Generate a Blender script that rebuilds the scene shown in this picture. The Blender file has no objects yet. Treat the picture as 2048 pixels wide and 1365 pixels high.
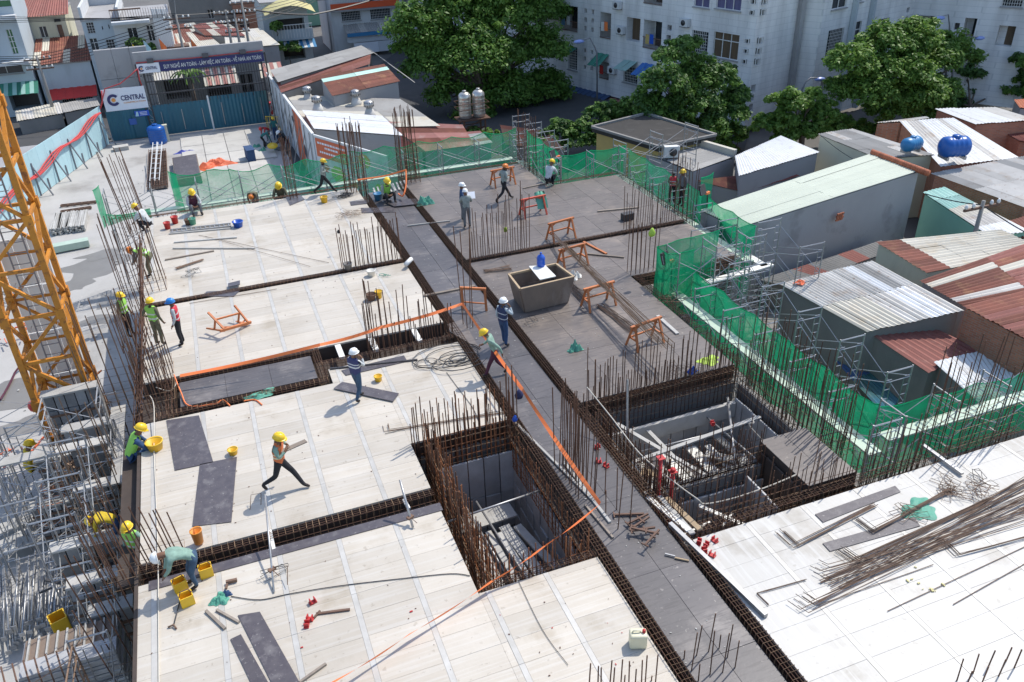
import bpy, bmesh, math, random
import numpy as np
from mathutils import Vector, Matrix
random.seed(7); rng = np.random.default_rng(7)
SC = bpy.context.scene
COL = SC.collection
V = Vector
# ------------------------------------------------------------------ camera
CAM_H = 13.5
PITCH, ROLL, YAW, FPX = math.radians(30.40), math.radians(-1.88), math.radians(19.90), 1650.0
_F = V((math.sin(YAW)*math.cos(PITCH), math.cos(YAW)*math.cos(PITCH), -math.sin(PITCH)))
_R = V((math.cos(YAW), -math.sin(YAW), 0)); _U = _R.cross(_F)
CR = _R*math.cos(ROLL) + _U*math.sin(ROLL); CU = -_R*math.sin(ROLL) + _U*math.cos(ROLL)
cam_d = bpy.data.cameras.new('camera'); cam = bpy.data.objects.new('camera', cam_d); COL.objects.link(cam)
cam.matrix_world = Matrix(((CR.x, CU.x, -_F.x, 0), (CR.y, CU.y, -_F.y, 0), (CR.z, CU.z, -_F.z, CAM_H), (0, 0, 0, 1)))
cam_d.sensor_width = 36.0; cam_d.lens = FPX/2048*36.0; cam_d.clip_end = 2000
SC.camera = cam
# ------------------------------------------------------------------ sky and sun
SUN_AZ, SUN_EL = math.radians(24), math.radians(56)          # azimuth from +X towards +Y
w = bpy.data.worlds.new('World'); SC.world = w; w.use_nodes = True
nt = w.node_tree; nt.nodes.clear()
sky = nt.nodes.new('ShaderNodeTexSky'); sky.sky_type = 'NISHITA'; sky.sun_disc = False
sky.sun_elevation = SUN_EL; sky.sun_rotation = math.radians(90) - SUN_AZ
bg = nt.nodes.new('ShaderNodeBackground'); bg.inputs['Strength'].default_value = 0.15
wo = nt.nodes.new('ShaderNodeOutputWorld')
nt.links.new(sky.outputs[0], bg.inputs['Color']); nt.links.new(bg.outputs[0], wo.inputs['Surface'])
sd = bpy.data.lights.new('sun', 'SUN'); sd.energy = 2.65; sd.angle = math.radians(0.53); sd.color = (1.0, 0.955, 0.88)
sun = bpy.data.objects.new('sun', sd); COL.objects.link(sun)
S = V((math.cos(SUN_EL)*math.cos(SUN_AZ), math.cos(SUN_EL)*math.sin(SUN_AZ), math.sin(SUN_EL)))
sun.rotation_euler = S.to_track_quat('Z', 'Y').to_euler(); sun.location = (20, 20, 60)
SC.view_settings.view_transform = 'Standard'; SC.view_settings.look = 'None'
SC.view_settings.gamma = 1; SC.view_settings.exposure = 0.64; SC.view_settings.use_curve_mapping = False

# ------------------------------------------------------------------ helpers
def ray(px, py): return (_F*FPX + (px-1024)*CR - (py-682.5)*CU).normalized()
def P(px, py, z=0.0):                      # point of the plane at height z seen at this place of the photo
    d = ray(px, py); t = (z-CAM_H)/d.z; return V((d.x*t, d.y*t, z))
def PL(px, py, o, d):                      # point of the vertical plane through o along d: (distance along d, z)
    r = ray(px, py); n = V((d[1], -d[0], 0)); o3 = V((o[0], o[1], 0))
    t = (o3.dot(n))/(r.dot(n)); q = r*t
    return (V((q.x, q.y, 0))-o3).dot(V((d[0], d[1], 0))), q.z+CAM_H
GZ = -4.0
MATS = {}
def mat(name, col, col2=None, scale=3.0, amt=0.6, rough=0.8, metal=0.0, bump=0.0, bscale=None, rnd=0.0, stretch=(1, 1, 1),
        col3=None, scale3=0.6, amt3=0.5, spec=0.5, alpha=1.0, emit=None, wave=None, detail=6.0, spk=None):
    m = bpy.data.materials.new(name); m.use_nodes = True; MATS[name] = m
    n = m.node_tree.nodes; L = m.node_tree.links
    b = n['Principled BSDF']; b.inputs['Roughness'].default_value = rough; b.inputs['Metallic'].default_value = metal
    b.inputs['Specular IOR Level'].default_value = spec
    geo = n.new('ShaderNodeNewGeometry')
    mp = n.new('ShaderNodeMapping'); mp.inputs['Scale'].default_value = stretch; L.new(geo.outputs['Position'], mp.inputs['Vector'])
    def noise(s, det=detail, vec=mp):
        t = n.new('ShaderNodeTexNoise'); t.inputs['Scale'].default_value = s; t.inputs['Detail'].default_value = det
        t.inputs['Roughness'].default_value = 0.6; L.new(vec.outputs[0], t.inputs['Vector']); return t
    def mix(a, bb, fac):
        x = n.new('ShaderNodeMix'); x.data_type = 'RGBA'
        if isinstance(a, tuple): x.inputs[6].default_value = (*a, 1)
        else: L.new(a, x.inputs[6])
        if isinstance(bb, tuple): x.inputs[7].default_value = (*bb, 1)
        else: L.new(bb, x.inputs[7])
        L.new(fac, x.inputs[0]); return x.outputs[2]
    def ramp(src, lo, hi, top=1.0):
        r = n.new('ShaderNodeMapRange'); r.inputs[1].default_value = lo; r.inputs[2].default_value = hi; r.inputs[4].default_value = top
        r.clamp = True; L.new(src, r.inputs[0]); return r.outputs[0]
    out = col
    if col2 is not None:
        t = noise(scale); out = mix(out, col2, ramp(t.outputs[0], 0.5-0.25*amt, 0.5+0.25, amt))
    if col3 is not None:
        t = noise(scale3); out = mix(out, col3, ramp(t.outputs[0], 0.55, 0.68, amt3))
    if wave is not None:                    # (direction vector scale, colour, amount)
        mp2 = n.new('ShaderNodeMapping'); mp2.inputs['Scale'].default_value = wave[0]; L.new(geo.outputs['Position'], mp2.inputs['Vector'])
        t = noise(1.0, 3.0, mp2); out = mix(out, wave[1], ramp(t.outputs[0], 0.5, 0.62, wave[2]))
    if spk is not None:                     # (colour, amount, scale) small marks
        t = noise(spk[2], 3.0); out = mix(out, spk[0], ramp(t.outputs[0], 0.64, 0.70, spk[1]))
    if rnd:
        oi = n.new('ShaderNodeObjectInfo'); mr = n.new('ShaderNodeMapRange'); mr.inputs[3].default_value = 1-rnd; mr.inputs[4].default_value = 1+rnd
        L.new(oi.outputs['Random'], mr.inputs[0])
        x = n.new('ShaderNodeMix'); x.data_type = 'RGBA'; x.blend_type = 'MULTIPLY'; x.inputs[0].default_value = 1
        if isinstance(out, tuple): x.inputs[6].default_value = (*out, 1)
        else: L.new(out, x.inputs[6])
        cb = n.new('ShaderNodeCombineColor')
        for i in range(3): L.new(mr.outputs[0], cb.inputs[i])
        L.new(cb.outputs[0], x.inputs[7]); out = x.outputs[2]
    if isinstance(out, tuple): b.inputs['Base Color'].default_value = (*out, 1)
    else: L.new(out, b.inputs['Base Color'])
    if bump:
        t = noise(bscale or scale*3); bp = n.new('ShaderNodeBump'); bp.inputs['Strength'].default_value = bump; bp.inputs['Distance'].default_value = 0.02
        L.new(t.outputs[0], bp.inputs['Height']); L.new(bp.outputs[0], b.inputs['Normal'])
    if alpha < 1: b.inputs['Alpha'].default_value = alpha
    if emit: b.inputs['Emission Color'].default_value = (*emit, 1); b.inputs['Emission Strength'].default_value = 1
    return m
def M(n): return MATS[n]

class MB:
    def __init__(s): s.v = []; s.f = []; s.m = []; s.mi = 0; s.sm = []
    def add(s, vs, fs, smooth=False):
        o = len(s.v); s.v += [tuple(p) for p in vs]; s.f += [tuple(i+o for i in f) for f in fs]
        s.m += [s.mi]*len(fs); s.sm += [smooth]*len(fs); return s
    def box(s, c, d, rz=0.0, tilt=None):
        x, y, z = d[0]/2, d[1]/2, d[2]/2
        R = Matrix.Rotation(rz, 3, 'Z')
        if tilt is not None: R = R @ tilt
        c = V(c)
        vs = [c + R @ V((a*x, b*y, e*z)) for a in (-1, 1) for b in (-1, 1) for e in (-1, 1)]
        return s.add(vs, [(0, 1, 3, 2), (4, 6, 7, 5), (0, 4, 5, 1), (2, 3, 7, 6), (0, 2, 6, 4), (1, 5, 7, 3)])
    def b2(s, x0, x1, y0, y1, z0, z1): return s.box(((x0+x1)/2, (y0+y1)/2, (z0+z1)/2), (x1-x0, y1-y0, z1-z0))
    def beam(s, p, q, w, h, up=(0, 0, 1)):
        p, q = V(p), V(q); a = (q-p)
        if a.length < 1e-6: return s
        a.normalize(); sd_ = a.cross(V(up))
        if sd_.length < 1e-3: sd_ = a.cross(V((1, 0, 0)))
        sd_.normalize(); u = sd_.cross(a)
        vs = [e + sd_*(i*w/2) + u*(j*h/2) for e in (p, q) for i in (-1, 1) for j in (-1, 1)]
        return s.add(vs, [(0, 1, 3, 2), (4, 6, 7, 5), (0, 4, 5, 1), (2, 3, 7, 6), (0, 2, 6, 4), (1, 5, 7, 3)])
    def tube(s, path, r, n=5, cap=True, r2=None):
        path = [V(p) for p in path]; k = len(path); rings = []
        for i, p in enumerate(path):
            a = (path[min(i+1, k-1)]-path[max(i-1, 0)])
            if a.length < 1e-7: a = V((0, 0, 1))
            a.normalize()
            u = a.cross(V((0, 0, 1)))
            if u.length < 0.05: u = a.cross(V((0, 1, 0)))
            u.normalize(); w_ = a.cross(u)
            rr = r if r2 is None else r+(r2-r)*i/max(1, k-1)
            if isinstance(r, (list, tuple)): rr = r[i]
            rings.append([p + (u*math.cos(2*math.pi*j/n)+w_*math.sin(2*math.pi*j/n))*rr for j in range(n)])
        vs = [q for g in rings for q in g]
        fs = [(i*n+j, i*n+(j+1) % n, (i+1)*n+(j+1) % n, (i+1)*n+j) for i in range(k-1) for j in range(n)]
        if cap: fs += [tuple(range(n-1, -1, -1)), tuple((k-1)*n+j for j in range(n))]
        return s.add(vs, fs, n > 5)
    def lathe(s, prof, c=(0, 0, 0), n=14, sx=1.0, sy=1.0, rot=None):
        c = V(c); vs = []
        for r, z in prof:
            for j in range(n):
                q = V((r*math.cos(2*math.pi*j/n)*sx, r*math.sin(2*math.pi*j/n)*sy, z))
                if rot is not None: q = rot @ q
                vs.append(c+q)
        k = len(prof)
        fs = [(i*n+j, i*n+(j+1) % n, (i+1)*n+(j+1) % n, (i+1)*n+j) for i in range(k-1) for j in range(n)]
        fs += [tuple(range(n-1, -1, -1)), tuple((k-1)*n+j for j in range(n))]
        return s.add(vs, fs, True)
    def prism(s, poly, z0, z1):              # z0 / z1 numbers or lists per corner
        n = len(poly); a = z0 if isinstance(z0, (list, tuple)) else [z0]*n; b = z1 if isinstance(z1, (list, tuple)) else [z1]*n
        vs = [(p[0], p[1], a[i]) for i, p in enumerate(poly)]+[(p[0], p[1], b[i]) for i, p in enumerate(poly)]
        fs = [(i, (i+1) % n, n+(i+1) % n, n+i) for i in range(n)]+[tuple(range(n-1, -1, -1)), tuple(range(n, 2*n))]
        return s.add(vs, fs)
    def quad(s, a, b, c, d, t=0.0):
        a, b, c, d = V(a), V(b), V(c), V(d)
        if t == 0: return s.add([a, b, c, d], [(0, 1, 2, 3)])
        nrm = (b-a).cross(d-a).normalized()*t
        return s.add([a, b, c, d, a-nrm, b-nrm, c-nrm, d-nrm], [(0, 1, 2, 3), (7, 6, 5, 4), (0, 4, 5, 1), (1, 5, 6, 2), (2, 6, 7, 3), (3, 7, 4, 0)])
    def mesh(s, name, mats):
        me = bpy.data.meshes.new(name); me.from_pydata(s.v, [], s.f)
        for m in (mats if isinstance(mats, (list, tuple)) else [mats]): me.materials.append(M(m) if isinstance(m, str) else m)
        if any(s.m): me.polygons.foreach_set('material_index', s.m)
        if any(s.sm): me.polygons.foreach_set('use_smooth', s.sm)
        me.update(); return me
INV = {}
def tag(o, label=None, cat=None, group=None, kind=None):
    if label: o['label'] = label
    if cat: o['category'] = cat
    if group: o['group'] = group
    if kind: o['kind'] = kind
    return o
def link(o, parent=None):
    COL.objects.link(o)
    if parent is not None:
        o.parent = parent
        if parent.name in INV: o.matrix_parent_inverse = INV[parent.name]
    return o
def thing(name, label, cat, loc=(0, 0, 0), group=None, kind=None, local=False):
    o = bpy.data.objects.new(name, None); o.empty_display_size = 0.3; COL.objects.link(o)
    if not local:
        o.location = loc; INV[o.name] = Matrix.Translation(-V(loc))
    return tag(o, label, cat, group, kind)
def part(name, mb, mats, parent=None, label=None, kind=None):
    me = mb if isinstance(mb, bpy.types.Mesh) else mb.mesh(name, mats)
    o = bpy.data.objects.new(name, me); link(o, parent)
    return tag(o, label, None, None, kind)
def inst(name, me, parent, loc, rot=(0, 0, 0), sc=(1, 1, 1)):
    o = bpy.data.objects.new(name, me); link(o, parent); o.location = loc; o.rotation_euler = rot; o.scale = sc; return o
def solo(name, mb, mats, label, cat, group=None, kind=None, loc=None):
    o = part(name, mb, mats); 
    if loc is not None: o.location = loc
    return tag(o, label, cat, group, kind)
def kids(o): return [c for c in o.children]
def dup(root, loc, rz=0.0, label=None, group=None, sc=None):
    r = root.copy(); COL.objects.link(r); r.location = loc; r.rotation_euler = (0, 0, rz)
    if sc: r.scale = (sc, sc, sc)
    if label: r['label'] = label
    if group: r['group'] = group
    for ch in CH.get(root.name, []):
        c = ch.copy(); COL.objects.link(c); c.parent = r
        for g in CH.get(ch.name, []):
            d = g.copy(); COL.objects.link(d); d.parent = c
    return r
CH = {}
def lpart(name, mb, mats, parent, label=None):   # part of a thing modelled at the origin
    me = mb if isinstance(mb, bpy.types.Mesh) else mb.mesh(name, mats)
    o = bpy.data.objects.new(name, me); COL.objects.link(o); o.parent = parent
    CH.setdefault(parent.name, []).append(o)
    return tag(o, label)
def place(o, loc, rz=0.0, sc=None):
    o.location = loc; o.rotation_euler = (0, 0, rz)
    if sc: o.scale = (sc, sc, sc)
    return o

# ------------------------------------------------------------------ materials
mat('white_deck', (0.53, 0.48, 0.405), (0.39, 0.335, 0.26), 0.55, 0.6, 0.55, 0.0, 0.12, 12, 0.09, (1, 1, 1), (0.33, 0.27, 0.19), 0.6, 0.6, wave=((0.35, 11.0, 1), (0.58, 0.555, 0.51), 0.35), spk=((0.28, 0.23, 0.17), 0.45, 6))
mat('bright_deck', (0.50, 0.48, 0.44), (0.38, 0.355, 0.31), 0.5, 0.4, 0.5, 0.0, 0.10, 12, 0.05, (1, 1, 1), (0.30, 0.265, 0.215), 0.5, 0.7, wave=((9.0, 0.5, 1), (0.57, 0.56, 0.53), 0.5), spk=((0.34, 0.31, 0.26), 0.5, 5))
mat('silver_strip', (0.55, 0.53, 0.49), (0.40, 0.38, 0.34), 2.5, 0.9, 0.5, 0.1, 0.1, 20, 0.06)
mat('dark_ply', (0.088, 0.080, 0.080), (0.135, 0.12, 0.115), 1.2, 0.8, 0.42, 0.0, 0.08, 14, 0.14, (1, 1, 1), (0.23, 0.205, 0.185), 0.6, 0.7, wave=((1.5, 14.0, 1), (0.07, 0.062, 0.062), 0.7), spk=((0.30, 0.27, 0.24), 0.55, 7))
mat('grey_ply', (0.135, 0.113, 0.10), (0.195, 0.165, 0.143), 0.9, 0.9, 0.45, 0.0, 0.08, 14, 0.10, (1, 1, 1), (0.29, 0.235, 0.19), 0.35, 0.75, wave=((1.5, 10.0, 1), (0.10, 0.085, 0.078), 0.65), spk=((0.33, 0.29, 0.24), 0.55, 6))
mat('black_board', (0.075, 0.065, 0.072), (0.13, 0.115, 0.115), 5, 0.7, 0.35, 0.0, 0.1, 20, 0.12, col3=(0.20, 0.185, 0.18), scale3=2.5, amt3=0.5, spk=((0.40, 0.38, 0.35), 0.5, 16))
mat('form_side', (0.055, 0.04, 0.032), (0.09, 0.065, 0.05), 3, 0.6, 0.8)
mat('alu', (0.50, 0.50, 0.50), (0.32, 0.31, 0.30), 2.2, 0.8, 0.6, 0.1, 0.2, 18, 0.16, col3=(0.45, 0.42, 0.37), scale3=1.6, amt3=0.5)
mat('galv', (0.42, 0.42, 0.42), (0.24, 0.23, 0.22), 6, 0.6, 0.42, 0.55, 0, None, 0.12)
mat('old_plank', (0.47, 0.46, 0.43), (0.30, 0.28, 0.25), 2.5, 0.7, 0.8, 0, 0.3, 20, 0.14, (1, 1, 1))
mat('green_plank', (0.48, 0.58, 0.48), (0.34, 0.44, 0.35), 3, 0.7, 0.6, 0.1, 0.2, 30, 0.06)
mat('wood', (0.42, 0.31, 0.19), (0.26, 0.19, 0.12), 6, 0.7, 0.8, 0, 0.3, 25, 0.2, (4, 1, 4))
mat('grey_wood', (0.30, 0.25, 0.20), (0.16, 0.13, 0.11), 6, 0.7, 0.85, 0, 0.3, 25, 0.2)
mat('rebar', (0.13, 0.062, 0.036), (0.07, 0.045, 0.035), 9, 0.6, 0.75, 0.2, 0.3, 60, 0.25)
mat('rebar_grey', (0.22, 0.145, 0.10), (0.12, 0.08, 0.055), 9, 0.6, 0.6, 0.4, 0.3, 60, 0.2)
mat('stirrup', (0.24, 0.155, 0.09), (0.14, 0.08, 0.045), 7, 0.6, 0.7, 0.2, 0, None, 0.3)
mat('crane_orange', (0.62, 0.25, 0.025), (0.42, 0.155, 0.02), 2.5, 0.8, 0.6, 0, 0.15, 14, 0.10, col3=(0.16, 0.07, 0.035), scale3=5.0, amt3=0.8, spk=((0.12, 0.05, 0.03), 0.8, 14))
mat('horse_orange', (0.52, 0.17, 0.055), (0.36, 0.12, 0.045), 4, 0.6, 0.6, 0, 0, None, 0.12)
mat('horse_red', (0.55, 0.09, 0.05), (0.4, 0.07, 0.04), 4, 0.6, 0.6)
mat('concrete', (0.44, 0.425, 0.40), (0.34, 0.325, 0.30), 0.5, 0.7, 0.85, 0, 0.35, 9, 0.05, col3=(0.24, 0.225, 0.205), scale3=0.22, amt3=0.8)
mat('pale_slab', (0.52, 0.50, 0.455), (0.42, 0.40, 0.36), 0.8, 0.7, 0.85, 0, 0.3, 9, 0.07, col3=(0.33, 0.31, 0.28), scale3=0.7, amt3=0.5)
mat('wet', (0.20, 0.185, 0.165), (0.25, 0.235, 0.21), 1.0, 0.7, 0.35, 0, 0.15, 9)
mat('ground', (0.15, 0.14, 0.13), (0.10, 0.095, 0.09), 0.25, 0.8, 0.9, 0, 0.4, 5, col3=(0.21, 0.2, 0.185), scale3=0.1, amt3=0.6)
mat('asphalt', (0.07, 0.07, 0.072), (0.05, 0.05, 0.05), 1, 0.7, 0.9, 0, 0.4, 12)
mat('rusty', (0.22, 0.075, 0.048), (0.13, 0.048, 0.036), 1.2, 0.8, 0.8, 0.1, 0.2, 12, 0.22, (1, 1, 1), (0.34, 0.18, 0.09), 1.3, 0.5)
mat('red_roof', (0.25, 0.085, 0.065), (0.18, 0.06, 0.05), 1.5, 0.6, 0.7, 0.1, 0.1, 12, 0.1, col3=(0.36, 0.2, 0.16), scale3=2.5, amt3=0.3)
mat('pink_roof', (0.42, 0.19, 0.16), (0.33, 0.12, 0.10), 1.5, 0.6, 0.7, 0.1, 0.1, 12, 0.15, col3=(0.5, 0.38, 0.33), scale3=1.2, amt3=0.5)
mat('zinc', (0.56, 0.54, 0.50), (0.42, 0.395, 0.36), 1.0, 0.8, 0.6, 0.05, 0.1, 12, 0.14, col3=(0.36, 0.25, 0.16), scale3=1.1, amt3=0.55, spk=((0.25, 0.14, 0.08), 0.6, 4))
mat('white_zinc', (0.74, 0.74, 0.73), (0.60, 0.60, 0.58), 0.8, 0.6, 0.45, 0.04, 0.1, 12, 0.06, col3=(0.45, 0.36, 0.27), scale3=2.2, amt3=0.3, spk=((0.35, 0.27, 0.2), 0.5, 4))
mat('cream_roof', (0.55, 0.52, 0.44), (0.45, 0.41, 0.34), 1.2, 0.6, 0.7, 0.05, 0.1, 12, 0.07, col3=(0.5, 0.38, 0.22), scale3=1.2, amt3=0.35)
mat('green_roof', (0.58, 0.61, 0.50), (0.49, 0.52, 0.43), 0.7, 0.6, 0.55, 0.0, 0.05, 12, 0.03)
mat('grey_roof', (0.33, 0.32, 0.30), (0.24, 0.23, 0.215), 0.7, 0.7, 0.85, 0, 0.3, 10, 0.1, col3=(0.2, 0.17, 0.14), scale3=0.8, amt3=0.4)
mat('teal_roof', (0.28, 0.50, 0.44), (0.40, 0.55, 0.50), 1.3, 0.6, 0.5, 0.1, 0.1, 12, 0.1)
mat('tar_roof', (0.03, 0.028, 0.026), (0.05, 0.045, 0.04), 0.6, 0.8, 0.9, 0, 0.3, 12, 0, col3=(0.09, 0.085, 0.08), scale3=1.5, amt3=0.4)
mat('blue_roof', (0.05, 0.10, 0.22), (0.04, 0.08, 0.15), 1.5, 0.6, 0.5, 0.1, 0.1, 12, 0.1)
mat('awning_green', (0.04, 0.22, 0.15), (0.03, 0.16, 0.12), 2, 0.6, 0.6, 0, 0, None, 0.15)
mat('awning_blue', (0.04, 0.16, 0.45), (0.03, 0.12, 0.36), 2, 0.6, 0.6)
mat('awning_pale', (0.30, 0.45, 0.40), (0.25, 0.38, 0.34), 2, 0.6, 0.6)
mat('awning_red', (0.55, 0.035, 0.03), (0.42, 0.03, 0.03), 2, 0.6, 0.6)
mat('stucco_grey', (0.36, 0.355, 0.355), (0.29, 0.285, 0.285), 0.35, 0.8, 0.9, 0, 0.4, 14, 0, (1, 1, 1), (0.22, 0.215, 0.21), 0.8, 0.6)
mat('stucco_dark', (0.26, 0.25, 0.235), (0.17, 0.165, 0.155), 0.5, 0.8, 0.9, 0, 0.5, 12, 0, (1, 1, 0.5), (0.28, 0.27, 0.25), 0.9, 0.5)
mat('plaster_cream', (0.60, 0.58, 0.44), (0.52, 0.50, 0.38), 0.9, 0.6, 0.85, 0, 0.1, 12, 0, (1, 1, 0.3), (0.36, 0.34, 0.27), 0.8, 0.35)
mat('plaster_blue', (0.46, 0.52, 0.55), (0.39, 0.44, 0.47), 0.9, 0.6, 0.85, 0, 0.1, 12, 0, (1, 1, 0.3), (0.30, 0.32, 0.32), 0.8, 0.3)
mat('plaster_white', (0.62, 0.63, 0.63), (0.52, 0.53, 0.53), 0.9, 0.6, 0.85, 0, 0.1, 12, 0, (1, 1, 0.3), (0.36, 0.36, 0.34), 0.8, 0.35)
mat('plaster_yellow', (0.50, 0.37, 0.13), (0.40, 0.31, 0.13), 0.9, 0.6, 0.85)
mat('plaster_green', (0.25, 0.50, 0.38), (0.2, 0.42, 0.33), 0.9, 0.6, 0.8)
mat('glass_dark', (0.025, 0.03, 0.035), (0.05, 0.055, 0.06), 1.5, 0.6, 0.15)
mat('glass_green', (0.05, 0.16, 0.07), (0.08, 0.22, 0.10), 3, 0.6, 0.2)
mat('curtain', (0.07, 0.07, 0.16), (0.14, 0.13, 0.25), 1.0, 0.9, 0.6, 0, 0, None, 0, (9, 9, 0.2))
mat('curtain_brown', (0.13, 0.085, 0.045), (0.05, 0.035, 0.025), 1.0, 0.9, 0.5, 0, 0, None, 0, (6, 6, 0.4))
mat('room', (0.11, 0.10, 0.095), (0.06, 0.055, 0.05), 1, 0.6, 0.9)
mat('white_frame', (0.68, 0.68, 0.66), None, rough=0.5)
mat('dark_metal', (0.05, 0.05, 0.055), (0.09, 0.08, 0.075), 8, 0.6, 0.5, 0.3)
mat('brown_metal', (0.20, 0.12, 0.08), (0.12, 0.07, 0.05), 8, 0.6, 0.6, 0.2)
mat('tank_blue', (0.012, 0.10, 0.38), (0.01, 0.08, 0.30), 2, 0.5, 0.3)
mat('tank_sky', (0.03, 0.20, 0.42), (0.03, 0.16, 0.34), 2, 0.5, 0.4)
mat('steel_tank', (0.60, 0.58, 0.54), (0.42, 0.34, 0.26), 2.5, 0.7, 0.3, 0.7)
mat('hoard_blue', (0.03, 0.14, 0.19), (0.025, 0.10, 0.15), 0.8, 0.8, 0.5, 0.1, 0, None, 0.10, (1, 1, 0.3), (0.06, 0.13, 0.09), 0.35, 0.7)
mat('hoard_pale', (0.45, 0.66, 0.70), (0.38, 0.56, 0.60), 1.2, 0.6, 0.6, 0, 0, None, 0.06, (1, 1, 0.5), (0.30, 0.42, 0.44), 1.0, 0.4)
mat('hoard_white', (0.62, 0.64, 0.66), (0.50, 0.52, 0.53), 1, 0.6, 0.6, 0, 0, None, 0.05)
mat('hoard_edge', (0.30, 0.31, 0.33), (0.22, 0.22, 0.24), 1, 0.6, 0.6)
mat('sign_white', (0.74, 0.76, 0.80), (0.66, 0.68, 0.72), 2, 0.4, 0.5)
mat('navy', (0.025, 0.028, 0.12), None, rough=0.5)
mat('sign_orange', (0.60, 0.13, 0.05), (0.5, 0.11, 0.05), 2, 0.5, 0.6)
mat('orange_dot', (0.75, 0.30, 0.06), None, rough=0.5)
mat('lime', (0.38, 0.55, 0.06), None, rough=0.6)
mat('paint_black', (0.03, 0.035, 0.05), None, rough=0.6)
mat('red_paint', (0.50, 0.03, 0.03), (0.38, 0.03, 0.03), 3, 0.5, 0.5)
mat('red_hose', (0.55, 0.06, 0.06), (0.42, 0.05, 0.05), 3, 0.5, 0.6)
mat('yellow_plastic', (0.80, 0.50, 0.03), (0.66, 0.38, 0.03), 5, 0.5, 0.45)
mat('orange_plastic', (0.78, 0.30, 0.04), (0.6, 0.22, 0.03), 5, 0.5, 0.5)
mat('pvc_cream', (0.70, 0.66, 0.47), (0.6, 0.55, 0.38), 4, 0.5, 0.45)
mat('blue_plastic', (0.02, 0.10, 0.50), (0.02, 0.08, 0.4), 4, 0.5, 0.35)
mat('tape', (0.90, 0.23, 0.06), (0.85, 0.17, 0.05), 3, 0.6, 0.55)
mat('tarp_green', (0.10, 0.34, 0.24), (0.07, 0.27, 0.19), 4, 0.6, 0.6, 0, 0.6, 10)
mat('tarp_orange', (0.75, 0.16, 0.06), (0.60, 0.12, 0.05), 3, 0.6, 0.6, 0, 0.6, 8)
mat('tarp_blue', (0.08, 0.10, 0.38), None, rough=0.6)
mat('cable', (0.02, 0.02, 0.022), None, rough=0.5)
mat('rope', (0.60, 0.55, 0.46), (0.5, 0.45, 0.38), 10, 0.6, 0.9)
mat('skip_wood', (0.22, 0.165, 0.125), (0.14, 0.105, 0.085), 2.5, 0.8, 0.8, 0, 0.2, 15, 0, (1, 1, 0.5), (0.33, 0.28, 0.24), 1.4, 0.6)
mat('rust_brown', (0.16, 0.09, 0.06), (0.10, 0.06, 0.045), 5, 0.7, 0.8)
mat('white_board', (0.78, 0.76, 0.70), (0.7, 0.68, 0.62), 3, 0.5, 0.5)
mat('mortar', (0.30, 0.285, 0.27), (0.20, 0.19, 0.18), 3, 0.7, 0.9, 0, 0.5, 12)
mat('bark', (0.13, 0.10, 0.075), (0.08, 0.06, 0.05), 4, 0.7, 0.9, 0, 0.5, 12)
mat('tile_red', (0.42, 0.13, 0.06), (0.33, 0.10, 0.05), 3, 0.6, 0.7, 0, 0, None, 0.2)
mat('lamp_blue', (0.22, 0.30, 0.62), (0.3, 0.38, 0.7), 5, 0.5, 0.3)
mat('pole_grey', (0.25, 0.26, 0.28), (0.2, 0.2, 0.22), 3, 0.5, 0.5, 0.4)
mat('pole_concrete', (0.26, 0.25, 0.235), (0.2, 0.19, 0.18), 2, 0.6, 0.9)
mat('canopy_yellow', (0.55, 0.49, 0.22), (0.48, 0.42, 0.2), 2, 0.5, 0.6)
mat('banner_orange', (0.68, 0.10, 0.03), None, rough=0.5)
mat('sky_paint', (0.05, 0.22, 0.42), None, rough=0.5)
for nm, c in (('skin', (0.22, 0.115, 0.07)), ('boot', (0.04, 0.03, 0.025)), ('jeans', (0.05, 0.10, 0.17)), ('black_cloth', (0.02, 0.02, 0.024)), ('khaki', (0.17, 0.16, 0.10)),
              ('shirt_grey', (0.33, 0.37, 0.34)), ('shirt_white', (0.60, 0.62, 0.62)), ('shirt_green', (0.26, 0.40, 0.32)), ('shirt_navy', (0.035, 0.04, 0.11)), ('shirt_yellow', (0.70, 0.50, 0.03)),
              ('plum', (0.10, 0.025, 0.05)), ('grey_cloth', (0.16, 0.17, 0.18)), ('shirt_red', (0.5, 0.04, 0.04)), ('shirt_teal', (0.03, 0.18, 0.17)), ('blue_cloth', (0.04, 0.09, 0.2)), ('eye', (0.01, 0.01, 0.01)), ('hair', (0.012, 0.01, 0.009))):
    mat(nm, c, tuple(x*0.5 for x in c), 8, 0.8, 0.85, 0, 0.3, 25)
for nm, c in (('helmet_white', (0.82, 0.82, 0.80)), ('helmet_yellow', (0.85, 0.56, 0.03)), ('helmet_blue', (0.03, 0.22, 0.58)), ('helmet_orange', (0.75, 0.22, 0.04)), ('helmet_red', (0.6, 0.05, 0.04))):
    mat(nm, c, None, rough=0.3)
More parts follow.
